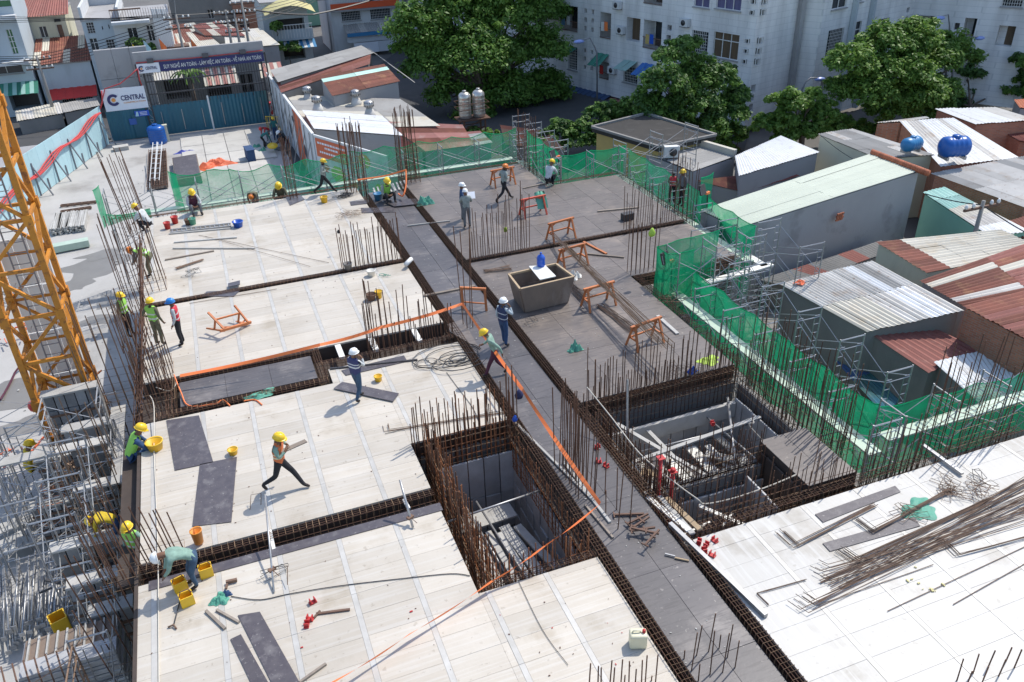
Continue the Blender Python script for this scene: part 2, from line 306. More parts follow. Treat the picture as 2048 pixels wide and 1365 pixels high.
def banded(name, base, band, lo, hi, lo2, hi2):      # safety vest with two reflective bands
    m = mat(name, base, None, rough=0.7); n = m.node_tree.nodes; L = m.node_tree.links
    tc = n.new('ShaderNodeTexCoord'); sp = n.new('ShaderNodeSeparateXYZ'); L.new(tc.outputs['Object'], sp.inputs[0])
    tot = None
    for a, b_ in ((lo, hi), (lo2, hi2)):
        g = n.new('ShaderNodeMath'); g.operation = 'GREATER_THAN'; g.inputs[1].default_value = a; L.new(sp.outputs[2], g.inputs[0])
        l = n.new('ShaderNodeMath'); l.operation = 'LESS_THAN'; l.inputs[1].default_value = b_; L.new(sp.outputs[2], l.inputs[0])
        x = n.new('ShaderNodeMath'); x.operation = 'MULTIPLY'; L.new(g.outputs[0], x.inputs[0]); L.new(l.outputs[0], x.inputs[1])
        if tot is None: tot = x.outputs[0]
        else:
            y = n.new('ShaderNodeMath'); y.operation = 'ADD'; L.new(tot, y.inputs[0]); L.new(x.outputs[0], y.inputs[1]); tot = y.outputs[0]
    mx = n.new('ShaderNodeMix'); mx.data_type = 'RGBA'; mx.inputs[6].default_value = (*base, 1); mx.inputs[7].default_value = (*band, 1)
    L.new(tot, mx.inputs[0]); L.new(mx.outputs[2], n['Principled BSDF'].inputs['Base Color'])
banded('vest_green', (0.30, 0.62, 0.10), (0.62, 0.64, 0.58), 1.00, 1.05, 1.16, 1.21)
banded('vest_red', (0.55, 0.03, 0.05), (0.60, 0.60, 0.60), 1.00, 1.04, 1.18, 1.22)
banded('vest_navy', (0.025, 0.04, 0.10), (0.45, 0.48, 0.5), 1.02, 1.05, 1.20, 1.23)
banded('vest_orange', (0.62, 0.16, 0.05), (0.62, 0.60, 0.40), 1.02, 1.06, 1.12, 1.16)
banded('vest_stripe', (0.04, 0.045, 0.13), (0.62, 0.63, 0.62), 1.14, 1.19, 1.24, 1.27)
def leafmat(name, c1, c2):
    m = bpy.data.materials.new(name); m.use_nodes = True; MATS[name] = m; n = m.node_tree.nodes; L = m.node_tree.links
    b = n['Principled BSDF']; geo = n.new('ShaderNodeNewGeometry')
    x = n.new('ShaderNodeMix'); x.data_type = 'RGBA'; x.inputs[6].default_value = (*c1, 1); x.inputs[7].default_value = (*c2, 1)
    L.new(geo.outputs['Random Per Island'], x.inputs[0]); L.new(x.outputs[2], b.inputs['Base Color'])
    b.inputs['Roughness'].default_value = 0.5; b.inputs['Specular IOR Level'].default_value = 0.35
    tr = n.new('ShaderNodeBsdfTranslucent'); L.new(x.outputs[2], tr.inputs['Color']); ms = n.new('ShaderNodeMixShader'); ms.inputs[0].default_value = 0.42
    L.new(b.outputs[0], ms.inputs[1]); L.new(tr.outputs[0], ms.inputs[2]); L.new(ms.outputs[0], n['Material Output'].inputs['Surface'])
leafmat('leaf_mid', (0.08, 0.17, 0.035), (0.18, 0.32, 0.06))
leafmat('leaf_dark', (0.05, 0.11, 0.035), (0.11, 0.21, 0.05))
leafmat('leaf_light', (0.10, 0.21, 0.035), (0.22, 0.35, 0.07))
def netmat(name, col, a):
    m = bpy.data.materials.new(name); m.use_nodes = True; MATS[name] = m; n = m.node_tree.nodes; L = m.node_tree.links
    n.remove(n['Principled BSDF']); df = n.new('ShaderNodeBsdfDiffuse'); df.inputs['Color'].default_value = (*col, 1)
    tl = n.new('ShaderNodeBsdfTranslucent'); tl.inputs['Color'].default_value = (*col, 1)
    tp = n.new('ShaderNodeBsdfTransparent'); m1 = n.new('ShaderNodeMixShader'); m1.inputs[0].default_value = 0.45
    L.new(df.outputs[0], m1.inputs[1]); L.new(tl.outputs[0], m1.inputs[2])
    geo = n.new('ShaderNodeNewGeometry'); ns = n.new('ShaderNodeTexNoise'); ns.inputs['Scale'].default_value = 1.6; ns.inputs['Detail'].default_value = 5
    L.new(geo.outputs['Position'], ns.inputs['Vector']); mr = n.new('ShaderNodeMapRange'); mr.inputs[1].default_value = 0.35; mr.inputs[2].default_value = 0.65
    mr.inputs[3].default_value = a-0.12; mr.inputs[4].default_value = a+0.12; L.new(ns.outputs[0], mr.inputs[0])
    m2 = n.new('ShaderNodeMixShader'); L.new(mr.outputs[0], m2.inputs[0]); L.new(tp.outputs[0], m2.inputs[1]); L.new(m1.outputs[0], m2.inputs[2])
    L.new(m2.outputs[0], n['Material Output'].inputs['Surface'])
netmat('net_green', (0.02, 0.42, 0.19), 0.76)
netmat('net_pale', (0.03, 0.42, 0.20), 0.52)
mat('rust_bar', (0.30, 0.12, 0.05), (0.18, 0.075, 0.035), 9, 0.6, 0.8, 0.1, 0, None, 0.3)
def brickmat(name, c1, c2, mortar, sx, sy, sz, bw, bh, msize=0.02):   # fine masonry too small to pick apart
    m = mat(name, c1, None, rough=0.9); n = m.node_tree.nodes; L = m.node_tree.links; b = n['Principled BSDF']
    geo = n.new('ShaderNodeNewGeometry'); sp = n.new('ShaderNodeSeparateXYZ'); L.new(geo.outputs['Position'], sp.inputs[0])
    ad = n.new('ShaderNodeMath'); ad.operation = 'ADD'; L.new(sp.outputs[0], ad.inputs[0]); L.new(sp.outputs[1], ad.inputs[1])
    cb = n.new('ShaderNodeCombineXYZ'); L.new(ad.outputs[0], cb.inputs[0]); L.new(sp.outputs[2], cb.inputs[1])
    bt = n.new('ShaderNodeTexBrick'); bt.inputs['Scale'].default_value = 1; bt.inputs['Brick Width'].default_value = bw; bt.inputs['Row Height'].default_value = bh
    bt.inputs['Mortar Size'].default_value = msize; bt.inputs['Color1'].default_value = (*c1, 1); bt.inputs['Color2'].default_value = (*c2, 1); bt.inputs['Mortar'].default_value = (*mortar, 1)
    L.new(cb.outputs[0], bt.inputs['Vector'])
    ns = n.new('ShaderNodeTexNoise'); ns.inputs['Scale'].default_value = 0.9; ns.inputs['Detail'].default_value = 8; mp = n.new('ShaderNodeMapping'); mp.inputs['Scale'].default_value = (1, 1, .16); L.new(geo.outputs['Position'], mp.inputs['Vector']); L.new(mp.outputs[0], ns.inputs['Vector'])
    mr = n.new('ShaderNodeMapRange'); mr.inputs[1].default_value = 0.4; mr.inputs[2].default_value = 0.7; mr.inputs[3].default_value = 1.0; mr.inputs[4].default_value = 0.72; L.new(ns.outputs[0], mr.inputs[0])
    cc = n.new('ShaderNodeCombineColor')
    for i in range(3): L.new(mr.outputs[0], cc.inputs[i])
    x = n.new('ShaderNodeMix'); x.data_type = 'RGBA'; x.blend_type = 'MULTIPLY'; x.inputs[0].default_value = 1
    L.new(bt.outputs[0], x.inputs[6]); L.new(cc.outputs[0], x.inputs[7]); L.new(x.outputs[2], b.inputs['Base Color'])
    bp = n.new('ShaderNodeBump'); bp.inputs['Strength'].default_value = 0.5; bp.inputs['Distance'].default_value = 0.01; bp.invert = True
    L.new(bt.outputs[1], bp.inputs['Height']); L.new(bp.outputs[0], b.inputs['Normal'])
brickmat('brick', (0.50, 0.20, 0.115), (0.40, 0.15, 0.085), (0.34, 0.25, 0.20), 1, 1, 1, 0.22, 0.08, 0.01)
brickmat('block_white', (0.80, 0.80, 0.79), (0.77, 0.77, 0.765), (0.66, 0.67, 0.67), 1, 1, 1, 1.1, 0.42, 0.018)
#PART2
# ================================================================== the ground
g = MB(); g.quad((-320, -60, GZ-0.3), (380, -60, GZ-0.3), (380, 560, GZ-0.3), (-320, 560, GZ-0.3)); o = part('ground', g, 'ground'); tag(o, kind='structure')
yard = thing('yard_floor', 'grey concrete site yard with wet patches between the gate and the raised deck', None, (0, 40, GZ), kind='structure')
g = MB(); g.prism([(-40, -5), (3, -5), (3, 36), (5.3, 46), (4.6, 67.4), (-6.9, 67.4), (-12.3, 52.3), (-40, 30)], GZ-0.2, GZ); part('slab', g, 'concrete', yard)
g = MB(); g.prism([(3, -5), (26, -5), (22, 38.5), (14, 40.5), (3, 40.5)], GZ-0.2, GZ-0.01); part('slab', g, 'stucco_dark', yard)
u = bpy.data.meshes.new('unit'); u.from_pydata([(x, y, z) for x in (-.5, .5) for y in (-.5, .5) for z in (-.5, .5)], [], [(0, 1, 3, 2), (4, 6, 7, 5), (0, 4, 5, 1), (2, 3, 7, 6), (0, 2, 6, 4), (1, 5, 7, 3)])
UNIT = {}
def unit(m):
    if m not in UNIT:
        c = u.copy(); c.name = 'panel'; c.materials.append(M(m)); UNIT[m] = c
    return UNIT[m]
BX = {}
def bevbox(m, dx, dy, dz, bev=0.004):     # plate with a small chamfer, shared by size
    k = (m, round(dx, 2), round(dy, 2), round(dz, 3))
    if k in BX: return BX[k]
    x, y, z = dx/2, dy/2, dz/2; b_ = bev; vs = []
    for zz, ins in ((-z, 0), (z-b_, 0), (z, b_)): vs += [(-x+ins, -y+ins, zz), (x-ins, -y+ins, zz), (x-ins, y-ins, zz), (-x+ins, y-ins, zz)]
    fs = [(3, 2, 1, 0), (8, 9, 10, 11)]
    for k2 in (0, 4):
        for i in range(4): fs.append((k2+i, k2+(i+1) % 4, k2+4+(i+1) % 4, k2+4+i))
    me = bpy.data.meshes.new('panel'); me.from_pydata(vs, [], fs); me.materials.append(M(m)); BX[k] = me; return me
# pale pour slabs in the yard, in separate bays
for (a, b_, n1, n2) in (((-2.0, 58.0), (4.2, 66.0), 4, 3), ((-0.6, 48.5), (3.6, 57.6), 3, 3)):
    for i in range(n1):
        for j in range(n2):
            dx, dy = (b_[0]-a[0])/n1, (b_[1]-a[1])/n2
            inst('slab', bevbox('pale_slab', dx-0.04, dy-0.04, 0.08), yard, (a[0]+(i+.5)*dx, a[1]+(j+.5)*dy, GZ+0.04+random.uniform(0, .012)))
for k, (px, py, rx, ry) in enumerate(((190, 535, 1.5, 1.6), (150, 570, 0.7, .9), (215, 600, .5, 1.2), (200, 640, 1.0, .5), (30, 790, 2.0, 1.0), (60, 850, 1.6, .5), (205, 510, 1.1, .6))):
    c = P(px, py, GZ); g = MB(); n = 28
    pts = [(c.x+rx*(1+.28*math.sin(3*t+k)+.16*math.sin(7*t+2*k))*math.cos(t), c.y+ry*(1+.25*math.sin(2*t+k)+.12*math.sin(5*t))*math.sin(t), GZ+0.004+0.001*k) for t in [2*math.pi*i/n for i in range(n)]]
    g.add(pts, [tuple(range(n))]); part('wet_patch', g, 'wet', yard)
road = thing('road', 'street behind the gate and beside the apartments', None, (0, 75, GZ), kind='structure')
g = MB(); g.add([(-60, 69.3, GZ-.2), (13, 69.3, GZ-.2), tuple(P(900, 300, GZ-.2)), tuple(P(1480, 330, GZ-.2)), tuple(P(1500, 262, GZ-.2)), tuple(P(1060, 120, GZ-.2)), tuple(P(860, 60, GZ-.2)), (13, 78, GZ-.2), (-60, 78, GZ-.2)], [tuple(range(9))])
part('road_surface', g, 'asphalt', road)
g = MB(); g.prism([(-40, 68.0), (-7.2, 68.0), (-12.6, 52.6), (-40, 52.6)], GZ-.2, GZ+.3); o = solo('pavement', g, 'stucco_grey', 'grey neighbouring concrete lot beyond the pale blue hoarding', None, kind='structure')
del o['label']

# ================================================================== the formwork decks
PITS = []
def deck(kind, rects, label, xoff=-3.1, step=1.34):
    r0 = rects[0]; root = thing('deck', label, None, ((r0[0]+r0[1])/2, (r0[2]+r0[3])/2, 0), kind='structure')
    for (x0, x1, y0, y1) in rects:
        g = MB(); g.b2(x0, x1, y0, y1, -0.5, -0.056); part('formwork_base', g, 'form_side', root)
        if kind in ('white_deck', 'bright_deck'):
            ks = math.floor((x0-xoff)/step)-1; xs = []
            for k in range(ks, ks+60):
                sx = xoff+k*step
                if x0-0.01 <= sx-0.075 and sx+0.075 <= x1+0.01: xs.append(sx)
            cur = x0
            segs = []
            for sx in xs: segs.append((cur, sx-0.06)); cur = sx+0.06
            segs.append((cur, x1))
            for sx in xs:
                yy = y0
                while yy < y1-0.05:
                    L = min(random.choice((1.8, 2.4, 1.2)), y1-yy)
                    inst('strip', bevbox('silver_strip', 0.117, L-0.003, 0.055), root, (sx, yy+L/2, -0.0275+random.uniform(0.001, 0.006))); yy += L
            for a, b_ in segs:
                if b_-a < 0.05: continue
                yy = y0
                while yy < y1-0.03:
                    L = min(0.6, y1-yy)
                    inst('panel', bevbox(kind, b_-a-0.002, L-0.003, 0.056, .003), root, (a+(b_-a)/2, yy+L/2, -0.028+random.uniform(-0.002, 0.002)), (random.uniform(-.002, .002), random.uniform(-.001, .001), 0)); yy += L
        else:
            tx, ty = (1.22, 2.44) if x1-x0 > 3 else ((x1-x0)/2, 2.44)
            nx = max(1, round((x1-x0)/tx)); ny = max(1, round((y1-y0)/ty)); dx, dy = (x1-x0)/nx, (y1-y0)/ny
            for i in range(nx):
                for j in range(ny):
                    inst('panel', bevbox(kind, dx-0.006, dy-0.006, 0.018, 0.003), root, (x0+(i+.5)*dx, y0+(j+.5)*dy, -0.009+random.uniform(-.003, .003)), (random.uniform(-.0015, .0015), random.uniform(-.003, .003), 0))
            g = MB(); g.b2(x0, x1, y0, y1, -0.055, -0.02); part('plywood', g, 'form_side', root)
    return root
deck('white_deck', [(-3.4, 6.15, 29.35, 38.25)], 'pale formwork deck bay furthest from the camera')
deck('white_deck', [(-3.4, 6.15, 23.75, 28.95)], 'pale formwork deck bay north of the sunken dark panel')
deck('white_deck', [(-3.4, 3.4, 15.7, 21.45), (3.4, 6.2, 17.65, 21.45), (2.0, 6.2, 21.45, 22.3)], 'pale formwork deck bay where the man in jeans walks')
deck('white_deck', [(-3.5, 3.4, 4.0, 15.02), (3.4, 6.2, 4.0, 12.0)], 'pale formwork deck bay in the foreground')
deck('bright_deck', [(8.42, 24, 4.0, 11.65)], 'bright white formwork deck at the lower right', 8.3, 1.55)
deck('dark_ply', [(6.5, 8.08, 4.0, 37.3)], 'dark plywood strip running between the two long rebar beams')
deck('grey_ply', [(8.4, 13.55, 17.6, 27.85), (13.55, 18.1, 24.3, 27.85)], 'grey brown plywood deck carrying the sawhorses')
deck('grey_ply', [(8.4, 18.15, 28.2, 34.55), (8.4, 14.55, 34.55, 38.2)], 'grey brown plywood deck at the far right')
deck('dark_ply', [(-2.35, 1.62, 21.95, 23.35)], 'small dark plywood deck framed by rebar on four sides')
deck('grey_ply', [(12.0, 13.45, 12.15, 14.15)], 'single grey plywood deck between pit and scaffold net')
g = MB()
g.b2(-3.5, 3.4, 15.02, 15.7, -.56, -.5); g.b2(-3.5, 6.2, 28.95, 29.35, -.56, -.5); g.b2(-3.5, 6.2, 22.3, 23.75, -.56, -.5); g.b2(6.15, 6.5, 4, 38.2, -.56, -.5)
g.b2(8.08, 8.42, 4, 38.2, -.56, -.5); g.b2(8.4, 18.2, 27.85, 28.2, -.56, -.5); g.b2(-3.5, 2, 21.4, 21.95, -.58, -.52); g.b2(1.6, 2.0, 21.9, 23.5, -.58, -.52)
o = part('beam_soffit', g, 'form_side'); tag(o, kind='structure')
g = MB(); g.b2(-3.95, -3.5, 15.5, 20.9, -.36, -.32); g.b2(-3.5, -3.42, 4, 21.4, -.9, .01); o = solo('side_shutter', g, 'form_side', 'dark plywood edge shutter along the left side of the foreground deck', 'shutter')
# cut edge strip along the foreground bay
g = MB(); g.b2(-3.2, 3.45, 14.78, 15.06, .004, .022); solo('plywood_strip', g, 'black_board', 'long dark plywood strip beside the rebar beam in front of the walking man', 'plywood')

# ------------------------------------------------------------------ rebar cages
def ring(w_, h_, r=0.006):
    k = ('ring', round(w_, 2), round(h_, 2))
    if k in BX: return BX[k]
    g = MB(); a = [(-w_/2, 0, -h_/2), (w_/2, 0, -h_/2), (w_/2, 0, h_/2), (-w_/2, 0, h_/2)]
    for i in range(4): g.tube([a[i], a[(i+1) % 4]], r, 3, False)
    BX[k] = g.mesh('stirrup', 'stirrup'); return BX[k]
def cage(x0, y0, x1, y1, w_, h_, zc, step, label, mx=300, gap=None):
    L = math.hypot(x1-x0, y1-y0); rz = math.atan2(y1-y0, x1-x0)-math.pi/2
    root = thing('beam_cage', label, 'rebar cage', ((x0+x1)/2, (y0+y1)/2, zc), 'rebar beam cages lying in the deck')
    n = int(L/step); me = ring(w_, h_); extra = MB()
    for i in range(n+1):
        t = (i+random.uniform(-.15, .15))*step/L; p = V((x0+(x1-x0)*t, y0+(y1-y0)*t, zc+random.uniform(-.01, .012)))
        if gap and gap[0] < p.y < gap[1]: continue
        if i < mx: inst('stirrup', me, root, p, (random.uniform(-.06, .06), random.uniform(-.02, .02), rz+random.uniform(-.05, .05)))
        else:
            a = [V((-w_/2, 0, -h_/2)), V((w_/2, 0, -h_/2)), V((w_/2, 0, h_/2)), V((-w_/2, 0, h_/2))]; R = Matrix.Rotation(rz, 3, 'Z')
            for q in range(4): extra.tube([p+R @ a[q], p+R @ a[(q+1) % 4]], .006, 3, False)
    if extra.v: part('stirrups', extra, 'stirrup', root, kind='stuff')
    d = V((x1-x0, y1-y0, 0)).normalized(); s = V((d.y, -d.x, 0))
    for a, b_ in ((-.42, .5), (-.14, .5), (.14, .5), (.42, .5), (-.42, -.48), (0, -.48), (.42, -.48), (-.46, 0), (.46, 0)):
        g = MB(); k = max(2, int(L/1.2)); path = []
        for i in range(k+1):
            t = i/k; path.append(V((x0+(x1-x0)*t, y0+(y1-y0)*t, zc+b_*h_*0.93+random.uniform(-.008, .008)))+s*(a*w_+random.uniform(-.008, .008)))
        g.tube(path, .0095, 4); part('bar', g, 'rebar', root)
    return root
cage(6.33, 4.2, 6.33, 36.6, .26, .50, -.14, .125, 'long rusty rebar cage along the left edge of the dark plywood strip')
cage(8.24, 4.2, 8.24, 37.6, .26, .50, -.14, .125, 'long rusty rebar cage along the right edge of the dark plywood strip')
cage(-3.4, 29.15, 6.1, 29.15, .24, .42, -.15, .15, 'rebar cage crossing the pale deck furthest from the camera')
cage(1.9, 22.62, 6.15, 22.62, .24, .42, -.12, .14, 'short rebar cage beside the black openings in the pale deck')
cage(-3.4, 15.42, 3.4, 15.42, .24, .42, -.10, .16, 'rebar cage crossing the pale deck in front of the walking man')
cage(8.45, 28.03, 18.1, 28.03, .22, .42, -.13, .16, 'rebar cage crossing the grey plywood deck behind the sawhorses')
cage(-3.0, 23.55, 1.9, 23.55, .20, .40, -.12, .14, 'rebar cage along the far side of the small dark deck')
cage(-3.0, 21.68, 1.9, 21.68, .22, .40, -.12, .14, 'rebar cage along the near side of the small dark deck')
cage(1.80, 21.75, 1.80, 23.4, .24, .40, -.10, .13, 'short rebar cage closing the right end of the small dark deck')
cage(-2.62, 21.9, -2.62, 23.4, .3, .40, -.14, .13, 'short rebar cage closing the left end of the small dark deck')
cage(3.5, 12.14, 6.2, 12.14, .18, .5, -.22, .15, 'rebar cage along the near rim of the left pit')
cage(13.7, 17.5, 13.7, 24.2, .24, .44, -.14, .15, 'rebar cage along the plywood edge beside the green scaffold net')
cage(18.3, 28.1, 18.3, 34.6, .22, .44, -.14, .17, 'rebar cage along the far right plywood edge by the net')
cage(14.7, 34.7, 14.7, 38.2, .22, .44, -.14, .17, 'rebar cage at the far corner step of the plywood deck')
cage(14.8, 34.72, 18.2, 34.72, .22, .44, -.14, .17, 'rebar cage behind the crouching worker at the far edge')
cage(13.6, 24.1, 18.2, 24.1, .22, .40, -.16, .16, 'rebar cage under the tall net at the plywood corner')
cage(8.5, 11.9, 18.6, 11.9, .26, .46, -.18, .13, 'rebar cage along the rim of the bright deck by the right pit')
cage(-3.3, 38.45, 6.0, 38.45, .22, .40, -.15, .17, 'rebar cage along the far edge of the pale deck under the net')
cage(8.6, 38.4, 14.5, 38.4, .2, .40, -.18, .17, 'rebar cage along the far edge of the plywood deck under the net')
cage(8.5, 17.42, 13.5, 17.42, .22, .5, -.22, .14, 'rebar cage along the far rim of the right pit')

# ------------------------------------------------------------------ standing starter bars
def barmesh(h, m='rebar', r=.015):
    k = ('bar', round(h, 1), m, r)
    if k not in BX:
        g = MB(); g.tube([(0, 0, 0), (0, 0, h)], r, 4); BX[k] = g.mesh('bar', m)
    return BX[k]
def bars(x0, x1, y0, y1, nx, ny, h, label, zb=-.45, fill=False, hv=.35, lean=(0, 0), jit=.02, rings=2, m='rebar', r=.015, short=0.0, cat='rebar'):
    cx, cy = (x0+x1)/2, (y0+y1)/2
    root = thing('column_rebar', label, cat, (cx, cy, zb), 'upright starter bars rising from the deck')
    pts = []
    for i in range(nx):
        for j in range(ny):
            if not fill and nx > 2 and ny > 2 and 0 < i < nx-1 and 0 < j < ny-1: continue
            pts.append((x0+(x1-x0)*(i/(nx-1) if nx > 1 else .5), y0+(y1-y0)*(j/(ny-1) if ny > 1 else .5)))
    for (x, y) in pts:
        hh = h-zb+random.uniform(-hv, hv*.4)
        if random.random() < short: hh *= random.uniform(.5, .75)
        hh = max(.3, hh)
        inst('bar', barmesh(1.0, m, r), root, (x+random.uniform(-jit, jit), y+random.uniform(-jit, jit), zb), (random.gauss(0, .018)-lean[1], random.gauss(0, .018)+lean[0], 0), (1, 1, hh))
    for k in range(rings):
        z = zb+.25+k*.28; g = MB(); e = .03; a = [(x0-e, y0-e, z), (x1+e, y0-e, z), (x1+e, y1+e, z), (x0-e, y1+e, z)]
        for i in range(4): g.tube([a[i], a[(i+1) % 4]], .006, 3, False)
        part('stirrup', g, 'stirrup', root)
    return root
bars(3.8, 6.1, 29.2, 29.45, 15, 2, 1.75, 'row of starter bars where the far cross beam meets the long beam', hv=.45, rings=1)
bars(3.4, 6.2, 22.75, 23.0, 17, 2, 1.95, 'long row of starter bars behind the coiled hose', hv=.5, rings=1, short=.5)
bars(6.75, 6.95, 23.0, 23.3, 2, 2, 3.6, 'four very tall bars rising at the corner of the orange tape', hv=.1, rings=1)
bars(3.55, 3.7, 23.1, 23.3, 2, 2, 2.4, 'bundle of tied bars at the left end of the hose row', hv=.2, rings=2)
bars(3.45, 6.2, 17.5, 17.62, 20, 2, 1.35, 'row of starter bars along the far rim of the left pit', zb=-1.0, hv=.4, rings=2, short=.4)
bars(3.72, 3.9, 12.4, 17.4, 2, 30, .6, 'dense rusty wall bars down the left side of the left pit', zb=-2.9, hv=.5, rings=9, jit=.03)
bars(4.0, 6.0, 12.2, 12.3, 13, 1, .65, 'sparse wall bars on the near rim of the left pit', zb=-1.5, hv=.3, rings=2)
bars(6.62, 7.0, 13.9, 15.3, 3, 8, 2.5, 'dense block of tall bars on the dark strip beside the left pit', zb=-.4, fill=True, hv=.2, rings=1, short=.15)
bars(6.1, 6.3, 17.2, 17.5, 2, 3, 1.9, 'cluster of bars with a blue bag hanging on it', hv=.2, rings=2)
bars(7.0, 7.3, 12.6, 13.8, 2, 3, 1.7, 'six bars standing by the orange tape corner in the foreground', hv=.5, rings=0, short=.4)
bars(8.6, 13.5, 17.45, 17.65, 34, 2, 1.65, 'long double row of starter bars along the far rim of the right pit', zb=-.6, hv=.5, rings=2, short=.45)
bars(13.6, 13.8, 12.9, 17.2, 2, 26, 1.9, 'row of starter bars along the right side of the right pit', zb=-.6, hv=.4, rings=2, short=.3)
bars(8.6, 11.9, 13.75, 13.95, 18, 2, 1.0, 'row of bars on the wall that divides the right pit', zb=-1.6, hv=.5, rings=4, short=.3)
bars(9.2, 15.5, 11.95, 12.05, 32, 1, 1.55, 'row of bars along the rim between right pit and bright deck', zb=-.6, hv=.4, rings=1, short=.4)
bars(8.65, 8.85, 12.4, 17.2, 2, 22, .5, 'wall bars down the left side of the right pit', zb=-1.8, hv=.4, rings=5)
bars(8.65, 11.1, 28.2, 28.3, 26, 1, 2.5, 'row of tall bars behind the blue bottle and the plywood skip', hv=.9, rings=1, short=.3)
bars(13.6, 14.7, 24.4, 24.7, 7, 2, 2.0, 'cluster of bars beside the tall net near the plywood corner', hv=.3, rings=1)
bars(15.4, 17.7, 28.2, 28.35, 12, 2, 1.9, 'row of bars at the right end of the beam behind the sawhorses', hv=.3, rings=1, short=.2)
bars(18.3, 18.7, 28.2, 29.6, 3, 5, 2.5, 'bar cluster beside the worker in the net walkway', hv=.5, rings=3)
bars(14.5, 15.1, 37.2, 38.4, 4, 5, 2.7, 'dense cluster of bars at the far corner by the water tanks', hv=.3, rings=3)
bars(5.6, 6.5, 37.5, 38.3, 5, 5, 3.3, 'dense column bars left of the seated far worker', fill=True, hv=.3, rings=8)
bars(8.3, 9.2, 37.7, 38.6, 5, 5, 3.5, 'dense column bars with orange tape right of the seated far worker', fill=True, hv=.3, rings=8)
bars(3.0, 3.3, 38.0, 38.3, 3, 3, 2.9, 'slim tied column cage left of the striding far worker', hv=.1, rings=10)
bars(-4.1, -3.3, 37.6, 38.4, 4, 4, 3.2, 'leaning column bars at the far left corner of the deck', lean=(-.10, 0), hv=.4, rings=2)
bars(-4.1, -2.6, 30.3, 31.3, 8, 3, 2.9, 'tall leaning bars in front of the worker in a green vest', lean=(-.05, .05), hv=.5, rings=3)
bars(-4.1, -2.9, 26.8, 27.5, 7, 3, 1.5, 'bars between the two workers at the left deck edge', lean=(-.04, 0), hv=.4, rings=2)
bars(-4.9, -3.5, 24.6, 26.2, 6, 4, 2.0, 'bars behind the leaning rusty bundle at the left edge', zb=-2, lean=(-.05, 0), hv=.6, rings=5, m='rebar_grey')
bars(-3.5, -2.5, 22.4, 24.6, 6, 5, 1.5, 'bars rising from the corner of the small dark deck', lean=(-.03, 0), hv=.5, rings=3, fill=True)
bars(-5.4, -4.3, 20.2, 22.0, 5, 5, .9, 'grey bars rising from below the left deck edge', zb=-3, lean=(-.03, 0), hv=.6, rings=6, m='rebar_grey')
bars(-4.0, -2.4, 15.3, 15.7, 9, 2, 1.55, 'rusty starter bars behind the bending man', lean=(-.12, .06), hv=.4, rings=3)
bars(-4.4, -3.9, 14.6, 18.2, 2, 8, .8, 'rusty bars leaning off the left deck edge', zb=-2.2, lean=(-.10, .0), hv=.6, rings=2)
bars(4.4, 5.75, 8.6, 8.75, 7, 2, .95, 'starter bars in front of the cream jerrycan at the lower edge', hv=.35, rings=0, short=.3)
bars(6.55, 7.35, 8.4, 8.9, 4, 3, 1.1, 'starter bars on the dark strip at the lower edge', hv=.35, rings=0, short=.3)
bars(11.0, 12.2, 6.4, 6.6, 4, 2, .55, 'short bars at the lower right corner', hv=.2, rings=0)
bars(16.2, 18.2, 11.9, 12.8, 8, 4, 2.6, 'dense bar cluster at the right edge behind the bright deck', zb=-1, hv=.4, rings=8)
bars(13.8, 14.3, 13.2, 17.3, 2, 14, 2.2, 'bars between the right pit and the green net', hv=.4, rings=2)
def wallmat(lab, x0, y0, x1, y1, z0, z1, dv=.14, dh=.2, m='rust_bar', jz=.35, r=.013):
    L = math.hypot(x1-x0, y1-y0); n = int(L/dv); t = thing('wall_rebar', lab, 'rebar', ((x0+x1)/2, (y0+y1)/2, z0), 'rebar mats lining the pits')
    for i in range(n+1):
        q = i/n; inst('bar', barmesh(1.0, m, r), t, (x0+(x1-x0)*q+random.uniform(-.02, .02), y0+(y1-y0)*q+random.uniform(-.02, .02), z0), (random.gauss(0, .015), random.gauss(0, .015), 0), (1, 1, z1-z0+random.uniform(-jz, jz)))
    for k in range(int((min(z1, .15)-z0)/dh)+1):
        z = z0+k*dh+random.uniform(-.02, .02); g = MB(); g.tube([(x0, y0, z), ((x0+x1)/2, (y0+y1)/2, z+random.uniform(-.015, .015)), (x1, y1, z)], .009, 4); part('cross_bar', g, 'stirrup' if k % 2 else m, t)
for i, a in enumerate(((3.78, 12.3, 3.78, 17.45, -2.6, .35), (4.0, 12.3, 4.0, 17.3, -2.6, .2), (3.6, 17.5, 6.2, 17.5, -1.5, 1.1), (3.7, 17.25, 6.1, 17.25, -1.3, .2), (6.12, 12.3, 6.12, 17.3, -1.3, -.1), (3.9, 12.25, 6.1, 12.25, -1.2, .35),
    (8.62, 12.4, 8.62, 17.3, -1.7, .2), (8.84, 14.0, 8.84, 17.2, -1.5, .1), (8.7, 17.3, 13.4, 17.3, -1.0, .7), (13.45, 14.3, 13.45, 17.3, -1.2, .6), (8.8, 13.86, 11.9, 13.86, -1.9, .35), (8.8, 14.06, 11.9, 14.06, -1.9, .25), (8.9, 12.2, 15.4, 12.08, -1.1, .6), (9.0, 12.35, 11.9, 12.35, -1.1, .2))):
    wallmat(['outer mat on the left side of the left pit', 'inner mat on the left side of the left pit', 'outer mat on the far side of the left pit', 'inner mat on the far side of the left pit', 'mat under the long beam on the right side of the left pit', 'mat on the near side of the left pit', 'outer mat on the left side of the right pit', 'inner mat on the left side of the right pit', 'mat on the far side of the right pit', 'mat on the right side of the right pit', 'near mat on the wall dividing the right pit', 'far mat on the wall dividing the right pit', 'outer mat on the near rim of the right pit', 'inner mat on the near rim of the right pit'][i]+', rusty bars', *a, m='rust_bar' if i < 6 else 'rebar')
